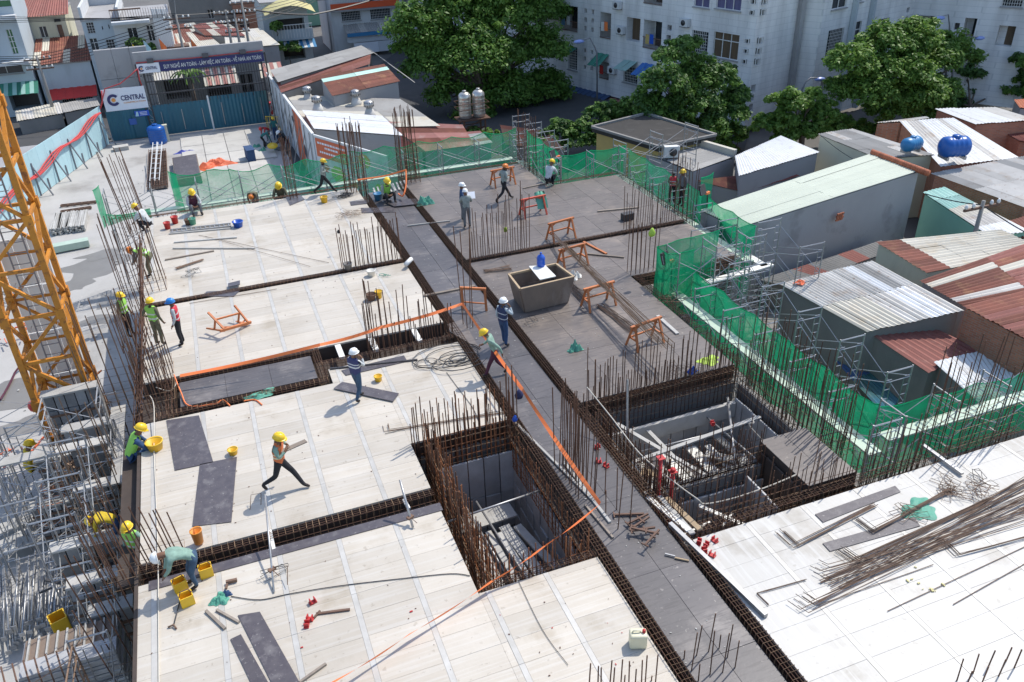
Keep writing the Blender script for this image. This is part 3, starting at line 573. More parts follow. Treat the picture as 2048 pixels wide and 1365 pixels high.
# leaning tied bundles at the left edge
for (a, b_, n, lab) in ((P(272, 860, -.6), P(281, 640, 1.6), 16, 'thick leaning bundle of rusty bars tied at the left edge'), (P(284, 660, -.1), P(279, 480, 2.0), 14, 'upper leaning bundle of rusty bars in front of the crouching worker')):
    root = thing('rebar_bundle', lab, 'rebar', a)
    for i in range(n):
        o1 = V((random.uniform(-.11, .11), random.uniform(-.11, .11), random.uniform(-.3, .1))); o2 = V((random.uniform(-.14, .14), random.uniform(-.12, .12), random.uniform(-.4, .3)))
        g = MB(); g.tube([a+o1, b_+o2], .014, 4); part('bar', g, 'rebar', root)
    for t in (.15, .45, .75):
        c = a.lerp(b_, t); g = MB(); g.tube([c+V((.15*math.cos(q), .15*math.sin(q), 0)) for q in [2*math.pi*i/8 for i in range(9)]], .006, 3); part('tie', g, 'stirrup', root)

# ------------------------------------------------------------------ the pits
def panel_wall(root, x0, y0, x1, y1, z0, z1, m='alu', pw=.42, ph=1.1, nrm=(0, -1), name='panel'):
    L = math.hypot(x1-x0, y1-y0); n = max(1, round(L/pw)); k = max(1, round((z1-z0)/ph)); rz = math.atan2(y1-y0, x1-x0)
    for i in range(n):
        for j in range(k):
            t = (i+.5)/n; h = (z1-z0)/k
            off = random.uniform(0, .045)
            inst(name, bevbox(m, L/n-.03, .06, h-.03, .01), root, (x0+(x1-x0)*t+nrm[0]*off, y0+(y1-y0)*t+nrm[1]*off, z0+(j+.5)*h), (0, 0, rz))
def pit(x0, x1, y0, y1, zb, label, floor='concrete'):
    root = thing('pit', label, None, ((x0+x1)/2, (y0+y1)/2, zb), kind='structure')
    g = MB(); g.b2(x0, x1, y0, y1, zb-.1, zb); part('pit_floor', g, floor, root)
    for a in ((x0, x1, y1+.1, y1+.25), (x0, x1, y0-.2, y0-.05), ): g = MB(); g.b2(a[0], a[1], a[2], a[3], zb, -.52); part('pit_wall', g, 'stucco_dark', root)
    for a in ((x0-.2, x0-.05), (x1+.05, x1+.2)): g = MB(); g.b2(a[0], a[1], y0, y1, zb, -.52); part('pit_wall', g, 'stucco_dark', root)
    return root
p1 = pit(3.45, 6.3, 12.2, 17.5, -3.6, 'open pit at the left of the dark strip lined with grey formwork')
panel_wall(p1, 3.9, 17.25, 6.2, 17.25, -3.5, -.75); panel_wall(p1, 6.2, 17.2, 6.2, 12.3, -3.5, -.75, nrm=(-1, 0), pw=.5, ph=.55)
for i, (x, y, L, wz) in enumerate(((4.35, 13.9, 3.0, .34), (4.8, 13.8, 3.2, .16), (5.1, 13.7, 3.0, .14), (5.4, 13.9, 3.2, .3), (4.0, 13.6, 2.6, .3), (5.8, 13.8, 3.0, .22))):
    inst('plank', bevbox('old_plank', wz, L, .06), p1, (x, y, -1.75+.05*(i % 3)), (0, 0, .04*i))
inst('plank', bevbox('old_plank', 1.9, .55, .06), p1, (4.7, 15.9, -1.7), (0, 0, .05)); inst('plank', bevbox('black_board', .8, 1.6, .02), p1, (4.4, 13.6, -2.3), (0, 0, .3)); inst('plank', bevbox('black_board', .7, 1.7, .02), p1, (5.75, 14.4, -2.5), (0, 0, .1))
for (a, b_) in (((3.6, 15.0, -.6), (6.2, 15.2, -.6)), ((4.4, 16.3, -1.4), (4.8, 13.2, -2.0)), ((4.7, 16.2, -1.3), (5.2, 12.9, -2.0))):
    g = MB(); g.tube([a, b_], .03, 8); part('prop_tube', g, 'galv', p1)
p2 = pit(8.5, 13.5, 14.1, 17.35, -3.4, 'open pit at the right of the dark strip with white planks inside')
panel_wall(p2, 8.9, 17.05, 13.3, 17.05, -3.3, -.9); panel_wall(p2, 13.3, 17.0, 13.3, 14.2, -3.3, -.75, nrm=(-1, 0)); panel_wall(p2, 8.95, 14.2, 8.95, 17.0, -3.3, -.9, nrm=(1, 0))
for i, (x, y, wz, L, m_) in enumerate(((9.75, 15.6, .32, 2.3, 'white_board'), (10.25, 15.6, .26, 2.3, 'old_plank'), (10.7, 15.5, .34, 2.2, 'white_board'), (11.6, 15.8, .34, 1.7, 'white_board'), (12.1, 15.5, .2, 2.0, 'white_board'), (12.6, 15.9, .25, 2.3, 'old_plank'), (11.1, 15.2, .5, 1.2, 'black_board'))):
    inst('plank', bevbox(m_, wz, L, .06), p2, (x, y, -1.9+.04*(i % 3)), (0, 0, .02*i-.05))
inst('plank', bevbox('old_plank', 4.2, .18, .08), p2, (11, 14.6, -1.8)); inst('plank', bevbox('old_plank', 2.4, .16, .08), p2, (11.5, 15.2, -1.78)); inst('plank', bevbox('old_plank', 4.2, .10, .5), p2, (11.1, 16.9, -1.1))
p3 = pit(8.5, 13.5, 12.15, 13.7, -2.0, 'shallow dark pit next to the bright deck', 'dark_ply')
panel_wall(p3, 8.9, 13.7, 12.0, 13.7, -2.0, -.9, nrm=(0, -1)); panel_wall(p3, 11.3, 12.2, 11.3, 13.6, -2.0, -.5, nrm=(-1, 0)); panel_wall(p3, 11.95, 12.2, 11.95, 14.1, -2.0, -.2, m='form_side', nrm=(-1, 0))
for (a, b_, w_) in (((9.9, 13.6, -1.1), (10.7, 12.3, -1.1), .12), ((9.0, 12.9, -1.2), (9.9, 13.05, -1.2), .06), ((10.1, 12.8, -1.2), (10.6, 13.1, -1.2), .05)):
    g = MB(); g.beam(a, b_, w_, .06); part('plank', g, 'white_board', p3)
inst('plank', bevbox('orange_plastic', .22, .08, .05), p3, (11.0, 13.2, -1.9), (0, 0, .4))
for k, (a, b_, q) in enumerate((((9.2, 16.9, -.5), (10.6, 14.3, -.9), .03), ((12.9, 16.9, -.6), (11.6, 14.4, -1.2), .04), ((9.0, 15.4, -.7), (13.2, 15.7, -.6), .025), ((9.1, 16.4, -1.3), (13.2, 16.2, -1.2), .03), ((10.2, 17.0, -1.0), (10.4, 14.2, -1.1), .02), ((12.2, 17.0, -1.1), (12.5, 14.2, -1.2), .03))):
    g = MB(); g.tube([a, b_], q, 6) if k % 2 else g.beam(a, b_, .12, .05); part('prop_tube' if k % 2 else 'timber', g, 'galv' if k % 2 else 'old_plank', p2)
for k in range(9): inst('offcut', bevbox(random.choice(['old_plank', 'wood', 'black_board']), random.choice((.12, .3)), random.choice((.5, .9)), .04), p2, (random.uniform(9.2, 13), random.uniform(14.4, 16.8), -1.82+.03*k), (0, 0, random.uniform(0, 3)))
# black openings and sunk joists beside the short cage
g = MB()
for x in (2.55, 3.65, 5.1): g.b2(x-.09, x+.09, 22.9, 23.74, -.1, -.02)
solo('joists', g, 'white_board', 'three white joists bridging the black slot in the deck', 'joists')
# ================================================================== buildings round the site
def facade(root, o, d, s0, s1, z0, z1, ops, m, lintel=None):
    """wall with real openings; ops = (sa, sb, za, zb, kind)"""
    dx, dy = d; n = V((-dy, dx, 0))
    if n.dot(V((-o[0], -o[1], 0))) < 0: n = -n
    D = V((dx, dy, 0)); O = V((o[0], o[1], 0))
    def q(s, z, k=0.0): return O+D*s+V((0, 0, z))+n*k
    ops = [(max(min(a, b), s0+.02), min(max(a, b), s1-.02), max(min(c, e), z0+.02), min(max(c, e), z1-.02), k) for a, b, c, e, k in ops]
    ops = [x for x in ops if x[1]-x[0] > .05 and x[3]-x[2] > .05]
    ss = sorted({s0, s1, *[x[0] for x in ops], *[x[1] for x in ops]}); zs = sorted({z0, z1, *[x[2] for x in ops], *[x[3] for x in ops]})
    g = MB()
    for i in range(len(ss)-1):
        for j in range(len(zs)-1):
            cs, cz = (ss[i]+ss[i+1])/2, (zs[j]+zs[j+1])/2
            if any(a < cs < b and c < cz < e for a, b, c, e, k in ops): continue
            g.add([q(ss[i], zs[j]), q(ss[i+1], zs[j]), q(ss[i+1], zs[j+1]), q(ss[i], zs[j+1])], [(0, 1, 2, 3)])
    for a, b, c, e, k in ops:
        dp = {'balc': 1.3, 'hole': .35, 'deep': .7, 'shop': 1.5}.get(k, .16)
        for (p1_, p2_) in (((a, c), (b, c)), ((b, c), (b, e)), ((b, e), (a, e)), ((a, e), (a, c))):
            g.add([q(*p1_), q(*p2_), q(*p2_, -dp), q(*p1_, -dp)], [(0, 1, 2, 3)])
    part('wall', g, m, root)
    for a, b, c, e, k in ops:
        dp = {'balc': 1.3, 'hole': .35, 'deep': .7, 'shop': 1.5}.get(k, .16); w_, h_ = b-a, e-c
        back = {'win': 'glass_dark', 'grid': 'glass_dark', 'curt': 'curtain', 'brown': 'curtain_brown', 'gwin': 'glass_green', 'hole': 'room', 'deep': 'room', 'balc': m, 'shop': 'room', 'door': 'brown_metal', 'french': 'white_frame', 'case': 'glass_dark'}[k]
        wn = MB(); wn.add([q(a, c, -dp+.005), q(b, c, -dp+.005), q(b, e, -dp+.005), q(a, e, -dp+.005)], [(0, 1, 2, 3)])
        if k in ('hole', 'shop'): part('opening', wn, back, root); continue
        if k == 'deep':
            pn = part('opening', wn, m, root); f = MB(); f.quad(q(a+w_*.45, c, -dp+.03), q(b-.02, c, -dp+.03), q(b-.02, e-.05, -dp+.03), q(a+w_*.45, e-.05, -dp+.03)); part('shutter', f, 'curtain_brown', pn); continue
        if k == 'balc':
            wo_ = part('balcony', wn, m, root)
            f = MB(); f.quad(q(a+w_*.55, c, -dp+.03), q(b-.08, c, -dp+.03), q(b-.08, e-.15, -dp+.03), q(a+w_*.55, e-.15, -dp+.03)); part('door', f, 'glass_dark', wo_)
            f = MB(); rh = min(.85, h_*.4)
            for t in range(int(w_/.13)+1): f.beam(q(a+t*.13, c, .03), q(a+t*.13, c+rh, .03), .02, .02)
            f.beam(q(a, c+rh, .03), q(b, c+rh, .03), .05, .05); f.beam(q(a, c+.08, .03), q(b, c+.08, .03), .04, .04); part('railing', f, 'brown_metal', wo_)
            continue
        wo_ = part('window', wn, back, root)
        f = MB(); t_ = .05
        zz = -dp+.05 if k != 'case' else .12
        for (u1, u2) in (((a, c), (b, c)), ((b, c), (b, e)), ((b, e), (a, e)), ((a, e), (a, c))): f.beam(q(*u1, zz), q(*u2, zz), t_, t_)
        if k in ('win', 'curt', 'brown', 'gwin', 'french'):
            nn = 2 if w_ < 2 else 3
            for t in range(1, nn): f.beam(q(a+w_*t/nn, c, zz), q(a+w_*t/nn, e, zz), t_, t_)
            if h_ > 1.1: f.beam(q(a, c+h_*.7, zz), q(b, c+h_*.7, zz), t_, t_)
        if k == 'gwin':
            for t in (.25, .5): f.beam(q(a, c+h_*t, zz), q(b, c+h_*t, zz), .04, .04)
        if k == 'french':
            pass
        if k == 'grid':
            for t in range(1, max(3, int(w_/.16))): f.beam(q(a+t*w_/max(3, int(w_/.16)), c, .06), q(a+t*w_/max(3, int(w_/.16)), e, .06), .02, .02)
            for t in range(1, max(4, int(h_/.2))): f.beam(q(a, c+t*h_/max(4, int(h_/.2)), .06), q(b, c+t*h_/max(4, int(h_/.2)), .06), .02, .02)
        part('frame', f, 'white_frame', wo_)
        if k in ('win', 'curt', 'brown', 'grid') and w_ > .8:
            f = MB(); f.beam(q(a-.08, c-.05, .05), q(b+.08, c-.05, .05), .18, .08); part('sill', f, 'stucco_grey', wo_)
    return q
def rects(lst, o, d):
    out = []
    for x0, y0, x1, y1, k in lst:
        s_a, z_a = PL(x0, y0, o, d); s_b, z_b = PL(x1, y1, o, d); out.append((s_a, s_b, z_a, z_b, k))
    return out
# ---- white apartment block
a16 = math.radians(16.4); E1 = (-math.sin(a16), math.cos(a16)); E2 = (math.cos(a16), math.sin(a16)); a32 = math.radians(147.6); E3 = (math.sin(a32), math.cos(a32))
O1 = P(1488, 263, GZ); apt = thing('apartment_building', 'long white apartment block with balconies standing behind the trees', 'building', O1)
hol = lambda pts: [(x, y, x+w_, y+h_, k) for x, y, w_, h_, k in pts]
f1 = [(1121, 9, 1155, 66, 'balc'), (1201, 24, 1221, 80, 'balc'), (1254, 34, 1279, 86, 'deep'), (1288, 39, 1321, 103, 'balc'), (1289, -30, 1324, 13, 'balc'), (1385, 60, 1413, 115, 'grid'),
      (1429, 63, 1474, 122, 'brown'), (1436, -32, 1481, 23, 'curt'), (1390, -13, 1418, 17, 'curt'), (1137, 92, 1154, 142, 'grid'), (1199, 122, 1217, 161, 'balc'), (1248, 132, 1274, 170, 'grid'),
      (1281, 145, 1305, 165, 'hole'), (1444, 181, 1462, 217, 'shop'), (1040, -5, 1062, 28, 'win'), (1075, 5, 1092, 40, 'win')]
f1 += hol([(1168.6, 17, 5, 10, 'hole'), (1183, 19, 5, 11, 'hole'), (1168.5, 35, 5, 10, 'hole'), (1182.5, 37, 5, 10, 'hole'), (1168, 52, 5, 10, 'hole'), (1182, 55, 5, 10, 'hole'), (1167, 97, 5, 9, 'hole'), (1181, 100, 5, 9, 'hole'),
           (1167, 113, 5, 9, 'hole'), (1181, 117, 5, 9, 'hole'), (1167, 130, 5, 9, 'hole'), (1181, 133, 5, 9, 'hole'), (1335, 50, 8, 12, 'hole'), (1333, 70, 8, 12, 'hole'),
           (1482, 171, 8, 12, 'hole'), (1480, 191, 7, 11, 'hole'), (1477, 210, 8, 12, 'hole'), (1491, 77, 8, 11, 'case'), (1488, 97, 8, 11, 'case'), (1485, 118, 8, 11, 'case'), (1500, 20, 8, 11, 'case'), (1503, -2, 8, 11, 'case')])
facade(apt, O1, E1, 0, 60, GZ, 15, rects(f1, O1, E1), 'block_white')
L2a = PL(1596, 60, O1, E2)[0]
facade(apt, O1, E2, 0, L2a, GZ, 15, rects(hol([(1503, 171, 7, 12, 'hole'), (1500, 191, 7, 11, 'hole'), (1498, 210, 7, 11, 'hole'), (1515, 76, 8, 11, 'case'), (1512, 97, 8, 11, 'case'), (1509, 118, 8, 11, 'case'), (1521, 19, 8, 11, 'case'), (1524, -2, 8, 11, 'case')]), O1, E2), 'block_white')
O2 = O1+V((E2[0], E2[1], 0))*L2a; L2b = PL(1641, 60, O2, E3)[0]
facade(apt, O2, E3, 0, L2b, GZ, 15, [], 'block_white')
g = MB(); g.beam(O2+V((-.2, -.25, 0)), O2+V((-.2, -.25, 19)), .55, .3, (1, 0, 0)); part('downpipe', g, 'stucco_grey', apt)
O3 = O2+V((E3[0], E3[1], 0))*L2b; L3 = PL(1824, 30, O3, E2)[0]
facade(apt, O3, E2, 0, L3, GZ, 15, rects([(1658, 62, 1680, 110, 'grid'), (1706, 46, 1715, 97, 'win'), (1757, 40, 1771, 84, 'deep'), (1671, -30, 1692, 14, 'win'), (1643, 158, 1652, 190, 'shop'), (1715, -40, 1724, 3, 'win'), (1814, 16, 1818, 25, 'hole'), (1811, 34, 1815, 43, 'hole')], O3, E2), 'block_white')
g = MB()
for px_ in (1700, 1735):
    s_, z_ = PL(px_, 60, O3, E2); c = O3+V((E2[0], E2[1], 0))*s_+V((E3[0], E3[1], 0))*.12; g.beam(c, c+V((0, 0, 19)), .5, .3, (E3[0], E3[1], 0))
part('pilaster', g, 'plaster_blue', apt)
O4 = O3+V((E2[0], E2[1], 0))*L3
wing = thing('apartment_wing', 'weathered right wing of the apartment block with dark open balconies', 'building', O4)
facade(wing, O4, E3, 0, 34, GZ, 15, rects([(1838, 31, 1861, 72, 'balc'), (1910, 46, 1917, 61, 'hole'), (1931, 36, 1942, 92, 'balc'), (1999, 51, 2022, 94, 'deep'), (2010, -15, 2043, 15, 'grid'), (1848, -40, 1872, -6, 'balc')], O4, E3), 'block_white')
g = MB(); n1 = V((-E1[1], E1[0], 0)); b0 = O1-n1*1.7+V((E2[0], E2[1], 0))*1.2
pts = [b0, b0+V((E1[0], E1[1], 0))*56, b0+V((E1[0], E1[1], 0))*56+V((E2[0], E2[1], 0))*12, O3+V((.3, 6, 0)), O4+V((5, 4, 0)), O3+V((1.5, 1.9, 0)), O2+V((.3, 1.8, 0))]
g.prism([(p.x, p.y) for p in pts], GZ, 14.8); part('core', g, 'room', apt)
# awnings on the facade
def awn(x0, y0, x1, y1, z_in, dz, out, m, lab, o=O1, d=E1):
    s_a, z_a = PL(x0, y0, o, d); s_b, z_b = PL(x1, y1, o, d); nn = V((-d[1], d[0], 0))
    if nn.dot(-V((o[0], o[1], 0))) < 0: nn = -nn
    D = V((d[0], d[1], 0)); O = V((o[0], o[1], 0)); t = thing('awning', lab, 'awning', O+D*s_a+V((0, 0, z_a)), 'awnings on the apartment wall')
    k = max(3, int(abs(s_b-s_a)/.3))
    for i in range(k):
        p, q = O+D*(s_a+(s_b-s_a)*i/k), O+D*(s_a+(s_b-s_a)*(i+1)/k)
        g = MB(); u_ = .04*(i % 2); za, zb = z_a+(z_b-z_a)*i/k, z_a+(z_b-z_a)*(i+1)/k
        g.quad(p+V((0, 0, z_a+u_)), q+V((0, 0, z_a+u_)), q+nn*out+V((0, 0, z_a-dz+u_)), p+nn*out+V((0, 0, z_a-dz+u_)), .02); part('slat', g, m, t)
awn(1128, 92, 1154, 96, 0, .45, 1.4, 'awning_green', 'dark green awning nearest the big tree'); awn(1196, 106, 1218, 112, 0, .8, 1.2, 'awning_green', 'bright green striped awning above the lower balcony')
awn(1249, 120, 1275, 127, 0, .5, 1.3, 'awning_pale', 'pale grey green awning over a barred window'); awn(1285, 126, 1319, 136, 0, .7, 1.3, 'awning_blue', 'bright blue awning beside the tree')
awn(1128, 168, 1222, 192, 0, .9, 3.0, 'blue_roof', 'long dark blue corrugated awning along the foot of the wall'); awn(1222, 196, 1245, 203, 0, .6, 2.2, 'pink_roof', 'faded red awning next to the long blue one')

for i, (px, py) in enumerate(((1245, 60), (1373, 45), (1228, 140), (1370, 130), (1425, 150), (1238, 10))):
    s_, z_ = PL(px, py, O1, E1); c = O1+V((E1[0], E1[1], 0))*s_+V((0, 0, z_-O1.z))+n1*.22; rz = math.atan2(E1[1], E1[0])
    t = thing('outdoor_unit', ['outdoor unit left of the deep shuttered window', 'outdoor unit high beside the purple curtains', 'outdoor unit between striped and pale awnings', 'outdoor unit beside the barred window', 'outdoor unit under the brown curtained window', 'outdoor unit near the top of the wall'][i]+' on the apartment wall', 'air conditioner', c, 'air conditioners on the apartment wall')
    g = MB(); g.box(c, (.8, .32, .55), rz); part('case', g, 'plaster_white', t); g = MB(); g.lathe([(.2, -.01), (.2, .01)], c+n1*.17, 14, rot=Matrix.Rotation(rz, 3, 'Z') @ Matrix.Rotation(math.pi/2, 3, 'X')); part('fan_grille', g, 'dark_metal', t)
    g = MB(); g.box(c-V((0, 0, .3))-n1*.05, (.7, .4, .04), rz); part('bracket', g, 'dark_metal', t)
for i, (px, py, m_) in enumerate(((1128, 50, 'sky_paint'), (1207, 62, 'white_frame'), (1213, 62, 'tape'), (1296, 88, 'plaster_yellow'), (1304, 88, 'blue_plastic'), (1204, 148, 'red_paint'), (1138, 50, 'plaster_white'))):
    s_, z_ = PL(px, py, O1, E1); c = O1+V((E1[0], E1[1], 0))*s_+V((0, 0, z_-O1.z))+n1*.08; d_ = V((E1[0], E1[1], 0)); g = MB(); g.quad(c-d_*.22, c+d_*.22, c+d_*.2+V((0, 0, .7)), c-d_*.2+V((0, 0, .7)), .02)
    solo('laundry', g, m_, ['blue cloth drying on the upper left balcony', 'white cloth drying on the green walled balcony', 'orange cloth drying on the green walled balcony', 'yellow cloth drying on the third balcony', 'blue cloth drying on the third balcony', 'red cloth drying on the lower balcony', 'pale cloth drying on the upper left balcony'][i], 'laundry')
# ---- corrugated roofs
def sheet(A, B, C_, D, per, amp, name_me='sheet'):
    w_ = (B-A).length; k = max(2, int(round(w_/per)))*2; nrm = (B-A).cross(D-A).normalized()
    if nrm.z < 0: nrm = -nrm
    g = MB(); vs = []
    for i in range(k+1):
        t = i/k; off = nrm*(amp if i % 2 else -amp)
        vs += [A.lerp(B, t)+off, D.lerp(C_, t)+off]
    g.add(vs, [(2*i, 2*i+2, 2*i+3, 2*i+1) for i in range(k)], False); return g
def house(label, q, mats, wall='stucco_grey', ncol=6, nrow=1, per=.18, amp=.02, sel=None, cat='house', inset=.05, zb=GZ-.25, name='house', thick=True):
    """q: four (px, py, z) roof corners A B C D; corrugations run A->D, sheets are set out along A->B"""
    A, B, C_, D = [P(*c) if len(c) == 3 and abs(c[0]) > 45 or len(c) == 3 else V(c) for c in q]
    return house3(label, A, B, C_, D, mats, wall, ncol, nrow, per, amp, sel, cat, inset, zb, name)
def house3(label, A, B, C_, D, mats, wall='stucco_grey', ncol=6, nrow=1, per=.22, amp=.03, sel=None, cat='house', inset=.05, zb=GZ-.25, name='house', root=None):
    cen = (A+B+C_+D)/4
    new = root is None
    if new: root = thing(name, label, cat, (cen.x, cen.y, zb))
    if wall:
        poly = [(p+(cen-p)*inset) for p in (A, B, C_, D)]
        g = MB(); g.prism([(p.x, p.y) for p in poly], zb, [p.z-.08 for p in poly]); part('wall', g, wall, root)
    rf = MB(); 
    for i in range(ncol):
        for j in range(nrow):
            u0, u1, v0, v1 = i/ncol, (i+1)/ncol+.004, j/nrow-(.01 if j else 0), (j+1)/nrow
            def bl(a, b): return A.lerp(B, a).lerp(D.lerp(C_, a), b)
            lift = V((0, 0, .012*(i % 2)+.02*j*0+random.uniform(0, .02)))
            g = sheet(bl(u0, v0)+lift, bl(u1, v0)+lift, bl(u1, v1)+lift, bl(u0, v1)+lift, per, amp)
            m = sel(i, j) if sel else random.choice(mats)
            part('sheet', g, m, root)
    return root
R_ = random.choice
# right hand side, from near to far
house('low house with white corrugated roof half hidden behind the near scaffold net', [(1868, 724, -1.6), (2075, 676, -1.6), (2110, 800, -2), (1965, 812, -2)], ['white_zinc'], 'stucco_dark', 6, 1)
house('small house with dark red corrugated roof and grey wall beside the scaffold', [(1735, 664, -1.4), (1852, 648, -1.3), (1962, 700, -1.6), (1858, 746, -1.8)], ['red_roof'], 'stucco_dark', 5, 1)
house('house with patched cream and silver corrugated roof and dark stained wall', [(1560, 568, -.9), (1745, 522, -.5), (1928, 622, -.6), (1735, 664, -1.2)], ['zinc'], 'stucco_dark', 9, 2,
      sel=lambda i, j: 'white_zinc' if i in (6,) or (i == 7 and j == 1) else ('cream_roof' if (i < 4 and j == 1) else ('zinc' if i < 6 else R_(['grey_roof', 'zinc']))))
house('house with large rusty roof striped by pale sheets', [(1838, 562, -.6), (1925, 612, -.9), (2200, 560, -.7), (2100, 470, -.3)], ['rusty'], 'stucco_grey', 7, 2,
      sel=lambda i, j: {1: 'cream_roof', 5: 'zinc'}.get(i, 'rusty') if j == 0 else {2: 'cream_roof'}.get(i, R_(['rusty', 'red_roof'])))
house('brick house with rusty red roof at the right edge', [(1925, 612, -.2), (2060, 684, -.4), (2240, 640, -.2), (2110, 565, 0)], ['rusty', 'rusty', 'red_roof'], 'brick', 7, 1)
house('house with cream corrugated roof and a red strip at its left end', [(1750, 484, -.5), (1852, 546, -.9), (2090, 500, -.9), (2000, 459, -.5)], ['cream_roof'], 'plaster_cream', 6, 5, sel=lambda i, j: 'rusty' if j == 0 else 'cream_roof')
lg = house('long warehouse with pale green roof and tall grey rendered wall', [(1400, 420, .25), (1475, 456, 0), (1840, 341, .1), (1745, 306, .4)], ['green_roof'], 'stucco_grey', 9, 2, per=.25, inset=.012)
A, B = P(1745, 305, .46), P(1858, 347, .14); nb = 26
for i in range(nb):
    p = A.lerp(B, (i+.5)/nb); g = MB(); r_ = Matrix.Rotation(math.atan2((B-A).y, (B-A).x), 3, 'Z')
    g.lathe([(.17, -.5*(B-A).length/nb-.03), (.15, .5*(B-A).length/nb)], p, 8, rot=r_ @ Matrix.Rotation(math.pi/2, 3, 'Y')); part('tile', g, 'tile_red', lg)
bp = P(1672, 430, -1.2); g = MB()
A = P(1475, 456, 0); B = P(1840, 341, .1); dd = (B-A); dd.z = 0; dd.normalize(); s_, z_ = PL(1671, 431, A, (dd.x, dd.y)); c = V((A.x, A.y, 0))+dd*s_+V((0, 0, z_)); nn = V((dd.y, -dd.x, 0))
rz = math.atan2(dd.y, dd.x)
for i in range(3):
    for j in range(4): inst('brick', bevbox('tile_red', .13, .06, .075), lg, c+dd*((i-1)*.15+.05*(j % 2))+V((0, 0, (j-1.5)*.09))-nn*(-.22), (0, 0, rz))
house('white roofed house with a grey wall between the flat roof and the green warehouse', [(1470, 312, -1), (1562, 272, -1), (1640, 305, -1.2), (1478, 352, -1.2)], ['white_zinc'], 'stucco_grey', 6, 1)
house('small shed with reddish brown roof in front of the white roofed house', [(1395, 362, -2), (1560, 340, -2), (1600, 352, -2.2), (1490, 385, -2.3)], ['red_roof', 'red_roof', 'rusty'], 'stucco_grey', 6, 1)
fr = thing('flat_roof_house', 'low house with grey flat roof, concrete parapet and an outdoor unit', 'house', P(1380, 330, -1.4))
A, B, C_, D = P(1290, 306, -1.3), P(1395, 292, -1.2), P(1470, 314, -1.3), P(1385, 345, -1.4)
g = MB(); g.prism([(p.x, p.y) for p in (A, D, C_, B)], GZ-.2, -1.4); part('wall', g, 'stucco_grey', fr)
for i in range(7):
    t0, t1 = i/7, (i+1)/7; part('sheet', sheet(A.lerp(D, t0)+V((0, 0, .06)), A.lerp(D, t1)+V((0, 0, .06)), B.lerp(C_, t1)+V((0, 0, .06)), B.lerp(C_, t0)+V((0, 0, .06)), .25, .015), 'grey_roof', fr)
g = MB(); g.beam(B+V((0, 0, .15)), C_+V((0, 0, .15)), .25, .5); part('parapet', g, 'cream_roof', fr)
ac = thing('outdoor_unit', 'white air conditioner outdoor unit standing on the grey flat roof', 'air conditioner', P(1342, 318, -1.3)); c = P(1342, 318, -1.3)
g = MB(); g.box(c+V((0, 0, .42)), (.85, .34, .62), -.3); part('case', g, 'white_frame', ac); g = MB(); g.lathe([(.22, -.01), (.22, .02)], c+V((.0, -.2, .42)), 16, rot=Matrix.Rotation(-.3, 3, 'Z') @ Matrix.Rotation(math.pi/2, 3, 'X')); part('fan_grille', g, 'dark_metal', ac)
g = MB(); g.box(c+V((-.3, 0, .05)), (.06, .4, .1), -.3); g.box(c+V((.3, 0, .05)), (.06, .4, .1), -.3); part('foot', g, 'dark_metal', ac)
tr = thing('black_roof_house', 'yellow walled house with a wide black flat roof', 'house', P(1320, 265, -1))
A, B, C_, D = P(1184, 256, -.7), P(1292, 229, -.7), P(1432, 272, -.7), P(1318, 296, -.7)
cen = (A+B+C_+D)/4
g = MB(); g.prism([(p.x, p.y) for p in (A, D, C_, B)], -.95, -.7); part('roof', g, 'tar_roof', tr)
g = MB(); g.prism([((p+(cen-p)*.08).x, (p+(cen-p)*.08).y) for p in (A, D, C_, B)], GZ-.2, -.95); part('wall', g, 'plaster_yellow', tr)
g = MB()
for a_, b_ in ((A, B), (B, C_), (C_, D), (D, A)): g.beam(a_+V((0, 0, .06)), b_+V((0, 0, .06)), .16, .13)
part('parapet', g, 'stucco_dark', tr)
house('grey roofed house carrying the small pale blue tank', [(1636, 268, -.6), (1706, 258, -.6), (1872, 310, -.7), (1760, 318, -.7)], ['grey_roof', 'zinc', 'grey_roof'], 'plaster_cream', 5, 3)
house('brick house with bright white corrugated roof under the big blue tank', [(1800, 243, -.2), (1908, 236, -.1), (2040, 316, -.8), (1882, 334, -.9)], ['white_zinc', 'white_zinc', 'zinc'], 'brick', 9, 1)
house('lean-to with pale roof left of the bright white roof', [(1752, 246, -.5), (1800, 243, -.2), (1858, 236, -.1), (1850, 234, -.2)], ['zinc'], 'brick', 3, 1)
house('house with pale roof at the top of the cluster next to the large tree', [(1870, 218, -.4), (1992, 215, -.4), (2075, 240, -.5), (1952, 249, -.5)], ['white_zinc', 'zinc'], 'brick', 6, 1)
house('small reddish roofed shed behind the white roofs at the right edge', [(1992, 256, -1.2), (2080, 250, -1.2), (2100, 290, -1.3), (2040, 282, -1.3)], ['red_roof'], 'brick', 4, 1)
house('rust roofed shed at the far right corner of the cluster', [(2028, 200, -.8), (2090, 196, -.8), (2120, 222, -.8), (2040, 216, -.8)], ['tile_red'], 'stucco_grey', 4, 1)
house('brick house with wide grey corrugated roof at the right edge', [(1862, 347, -1.0), (2050, 312, -.7), (2250, 370, -.9), (2050, 415, -1.2)], ['zinc', 'grey_roof', 'zinc'], 'brick', 9, 2)
house('low teal and silver roofed shed below the brick wall', [(1846, 385, -1.35), (1890, 374, -1.25), (2060, 462, -1.4), (1985, 476, -1.5)], ['teal_roof'], 'plaster_green', 3, 5, sel=lambda i, j: ['teal_roof', 'teal_roof', 'cream_roof', 'zinc', 'white_zinc'][j])
house('little rusty roof beside the utility pole at the right edge', [(1985, 452, -1.6), (2060, 430, -1.5), (2100, 470, -1.7), (2040, 490, -1.8)], ['rusty'], 'stucco_grey', 4, 1)
